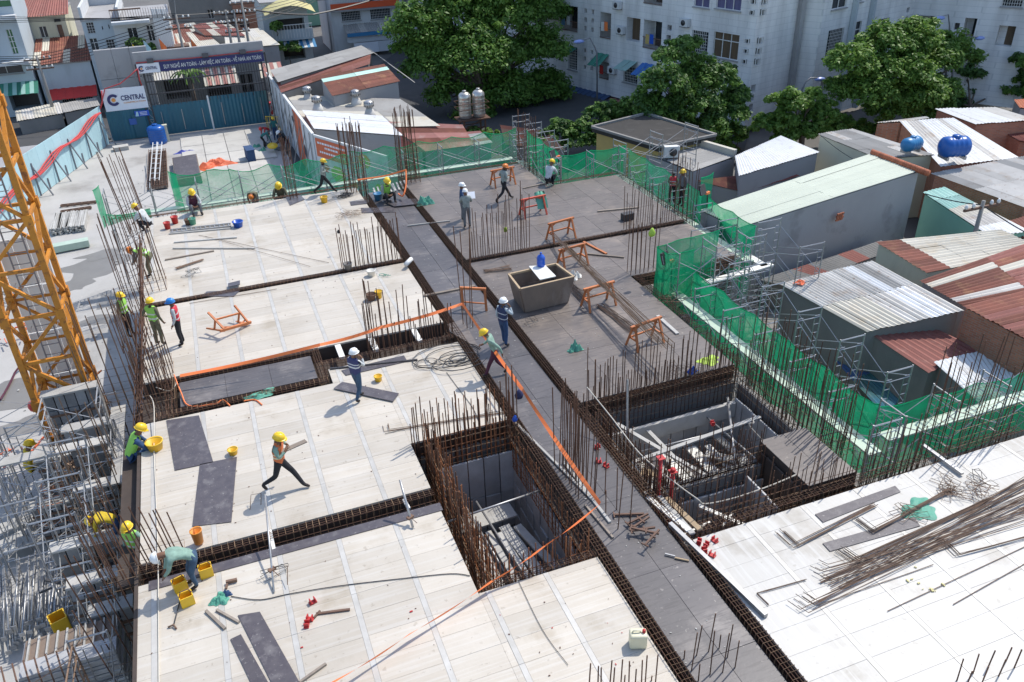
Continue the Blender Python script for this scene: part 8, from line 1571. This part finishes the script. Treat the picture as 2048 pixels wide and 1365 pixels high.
# rusty clamps on the dark strip
cl = [((1228, 1030), (1288, 1028)), ((1255, 1048), (1296, 1028)), ((1268, 1054), (1298, 1034)), ((1262, 1062), (1310, 1055)), ((1262, 1056), (1318, 1068)), ((1290, 1090), (1318, 1060))]
for i, (a, b_) in enumerate(cl):
    t = thing('clamp', ['rusty clamp lying apart at the back of the clamp pile', 'second rusty clamp of the pile on the dark strip', 'third rusty clamp of the pile on the dark strip', 'fourth rusty clamp of the pile on the dark strip', 'fifth rusty clamp of the pile on the dark strip', 'nearest rusty clamp of the pile on the dark strip'][i], 'clamp', P(*a), 'rusty clamps on the dark strip'); A, B = P(*a, .05+.03*i), P(*b_, .05+.03*i); g = MB(); g.beam(A, B, .045, .045); part('shaft', g, 'rust_brown', t)
    d = (B-A).normalized(); s = V((-d.y, d.x, 0)); g = MB(); g.beam(A-s*.09, A+s*.09, .03, .03); part('jaw', g, 'rust_brown', t); g = MB(); g.beam(A.lerp(B, .55)-s*.07, A.lerp(B, .55)+s*.07, .03, .05); part('slider', g, 'rust_brown', t)
t = thing('hammer', 'hammer with a wooden handle beside the right long beam', 'hammer', P(1365, 1115)); a, b_ = P(1350, 1116, .03), P(1378, 1122, .03); g = MB(); g.beam(a, b_, .035, .03); part('handle', g, 'wood', t); g = MB(); g.beam(P(1330, 1108, .04), P(1350, 1113, .04), .03, .03); part('head', g, 'galv', t)
t = thing('clamp', 'rusty clamp lying on the foreground deck near the red brackets', 'clamp', P(665, 1225)); g = MB(); g.beam(P(632, 1228, .03), P(700, 1219, .03), .05, .03); part('shaft', g, 'rust_brown', t); g = MB(); g.beam(P(628, 1236, .03), P(640, 1222, .03), .04, .03); part('jaw', g, 'rust_brown', t)
t = thing('pickaxe', 'long handled tool lying left of the bending man', 'tool', P(355, 1235)); g = MB(); g.tube([P(363, 1190, .05), P(347, 1252, .03)], .014, 6); part('handle', g, 'dark_metal', t); g = MB(); g.tube([P(336, 1255, .03), P(347, 1250, .06), P(353, 1258, .03)], .02, 6); part('head', g, 'brown_metal', t)
t = thing('drill', 'brown drill with a looped cord in front of the cloth heap', 'drill', P(470, 1163)); g = MB(); g.beam(P(452, 1165, .06), P(474, 1160, .06), .06, .07); part('body', g, 'brown_metal', t); g = MB(); g.beam(P(455, 1166, .05), P(452, 1178, .03), .04, .04); part('grip', g, 'brown_metal', t)
# bar pieces and small beams standing on the near deck
for lab, a, b_, r in (('short steel tube leaning over the rebar beam with clamps, right one', (800, 960, .9), (826, 1056, .03), .03), ('steel tube leaning over the rebar beam, left one', (530, 990, .9), (548, 1185, .03), .022)):
    t = thing('steel_prop', lab, 'prop', P(*b_)); g = MB(); g.tube([P(*a), P(*b_)], r, 7); part('tube', g, 'galv', t); q = P(*a).lerp(P(*b_), .78); g = MB(); g.box(q, (.16, .1, .05), .5); part('clamp', g, 'brown_metal', t); g = MB(); g.tube([q, q+V((.12, -.15, -.1))], .01, 4); part('lever', g, 'brown_metal', t)
for x0_, y0_, x1_, y1_, lab in ((500, 990, 522, 1020, 'upper bent stirrup hanging at the left steel tube'), (545, 1135, 575, 1180, 'lower bent stirrup standing at the left steel tube')):
    a = [P(x0_, y1_, .02), P(x0_+2, y0_, .25), P(x1_, y0_-3, .3), P(x1_, y1_-10, .1)]; g = MB(); g.tube(a, .01, 4); solo('stirrup', g, 'rebar_grey', lab, 'stirrup')
for lab, p, q in (('white joist end sticking out of the rebar beam at left', (540, 1062), (548, 1100)), ('white joist end sticking out of the rebar beam near the pit', (808, 1000), (818, 1018))): stick(lab, p, q, .08, .06, 'white_board', .0, 'joist', 'joist')
t = thing('ladder', 'aluminium ladder lying flat on the far pale deck', 'ladder', P(400, 455)); a, b_ = P(340, 463, .05), P(462, 450, .05); s = V((0, .17, 0))
for k in (-1, 1): g = MB(); g.beam(a+s*k, b_+s*k, .05, .06); part('rail', g, 'galv', t)
for k in range(13): c = a.lerp(b_, (k+.5)/13); g = MB(); g.beam(c-s, c+s, .04, .03); part('rung', g, 'galv', t)
t = thing('slat_platform', 'row of pale slats bridging the far end of the dark strip', 'platform', P(790, 395)); 
for k in range(9): a = V((6.75+.2*k, 36.6+.05*k, .05)); g = MB(); g.beam(a, a+V((.12, 1.1, 0)), .08, .04); part('slat', g, 'old_plank', t)
g = MB(); c = P(1255, 433, .15); g.box(c, (.5, .3, .3), .1); solo('toolbox', g, 'dark_metal', 'black metal box lying alone on the far plywood deck', 'toolbox')
g = MB(); c = P(817, 524, .2); g.lathe([(.09, -.25), (.09, .25)], c, 12, rot=Matrix.Rotation(.9, 3, 'Z') @ Matrix.Rotation(math.pi/2, 3, 'Y')); solo('roll', g, 'white_frame', 'white roll lying on the left long beam', 'roll')
g = MB(); vs_ = [P(938, 378, 1.2), P(950, 378, 1.25), P(950, 392, 1.05), P(940, 392, 1.0)]; pc = P(944, 452, 0)+V((.12, .42, 1.2)); g.box(pc, (.42, .02, .32), -.2, Matrix.Rotation(-.8, 3, 'X')); solo('paper_plan', g, 'sign_white', 'white paper plan held up by the man in the white helmet', 'paper')
g = MB(); a = P(560, 905, 1.25); b_ = P(612, 882, 1.25); g.beam(a, b_, .14, .025); solo('carried_board', g, 'grey_wood', 'grey board carried on the shoulder of the striding worker', 'board')
# site floodlights on the nets
for lab, px, py, z, sx in (('site floodlight on the tall square net', 1330, 516, 1.1, 1), ('site floodlight on the net beside the pale green roof', 1405, 380, 1.2, 1), ('site floodlight by the crouching worker', 1105, 308, 1.2, .8)):
    c = P(px, py, z); t = thing('floodlight', lab, 'floodlight', c, 'floodlights on the nets'); g = MB(); g.box(c, (.38*sx, .1, .42*sx), .5, Matrix.Rotation(-.3, 3, 'X')); part('housing', g, 'dark_metal', t); g = MB(); g.box(c+V((-.03, -.06, -.01)), (.3*sx, .02, .32*sx), .5, Matrix.Rotation(-.3, 3, 'X')); part('lens', g, 'stucco_grey', t)
    g = MB(); g.tube([c+V((.2, .1, -.2)), c+V((.35, .15, -.15)), c+V((.5, .2, -1.4))], .03, 6); part('stand', g, 'dark_metal', t); g = MB(); g.box(c+V((.32, .1, -.22)), (.22, .12, .1), .3); part('cable_box', g, 'tape', t)
for lab, px, py, m_ in (('orange cloth lying on the patched corrugated roof', 1600, 566, 'tarp_orange'),): crumple(lab, P(px, py, -.82), .3, .2, .12, m_, .2, 'cloth', 'cloth')
finish = True
# small debris that nobody could count
def debris(lab, regs, n, m_, sz, z=.006, cat='debris'):
    g = MB()
    for i in range(n):
        x0, x1, y0, y1 = random.choice(regs); c = V((random.uniform(x0, x1), random.uniform(y0, y1), z+sz*.2)); s = sz*random.uniform(.4, 1.3); a = random.uniform(0, 3.14)
        g.box(c, (s, s*random.uniform(.2, .8), s*.3), a)
    solo('debris', g, m_, lab, cat, kind='stuff')
debris('small dark scraps scattered over the pale decks', [(-3.2, 3.2, 5, 15), (-3.2, 3.2, 16, 21.3), (-3.2, 6, 24, 28.8), (-3.2, 6, 29.5, 38), (3.4, 6, 5, 11.8)], 200, 'rust_brown', .03)
debris('small pale chips scattered over the dark plywood', [(6.5, 8, 5, 37), (8.5, 13.5, 17.8, 27.7), (8.5, 18, 28.4, 34.4)], 260, 'old_plank', .035)
debris('small reddish scraps on the foreground deck', [(-3, 3, 8, 14), (3.5, 6, 8, 11.5)], 10, 'red_paint', .05); debris('yellow chalk marks and scraps on the bright deck', [(11.9, 12.8, 8.4, 9.3)], 10, 'canopy_yellow', .07)
debris('offcuts and dust on the yard floor', [(-12, -4, 10, 40), (-6, 4, 42, 60)], 500, 'old_plank', .09, GZ+.01)
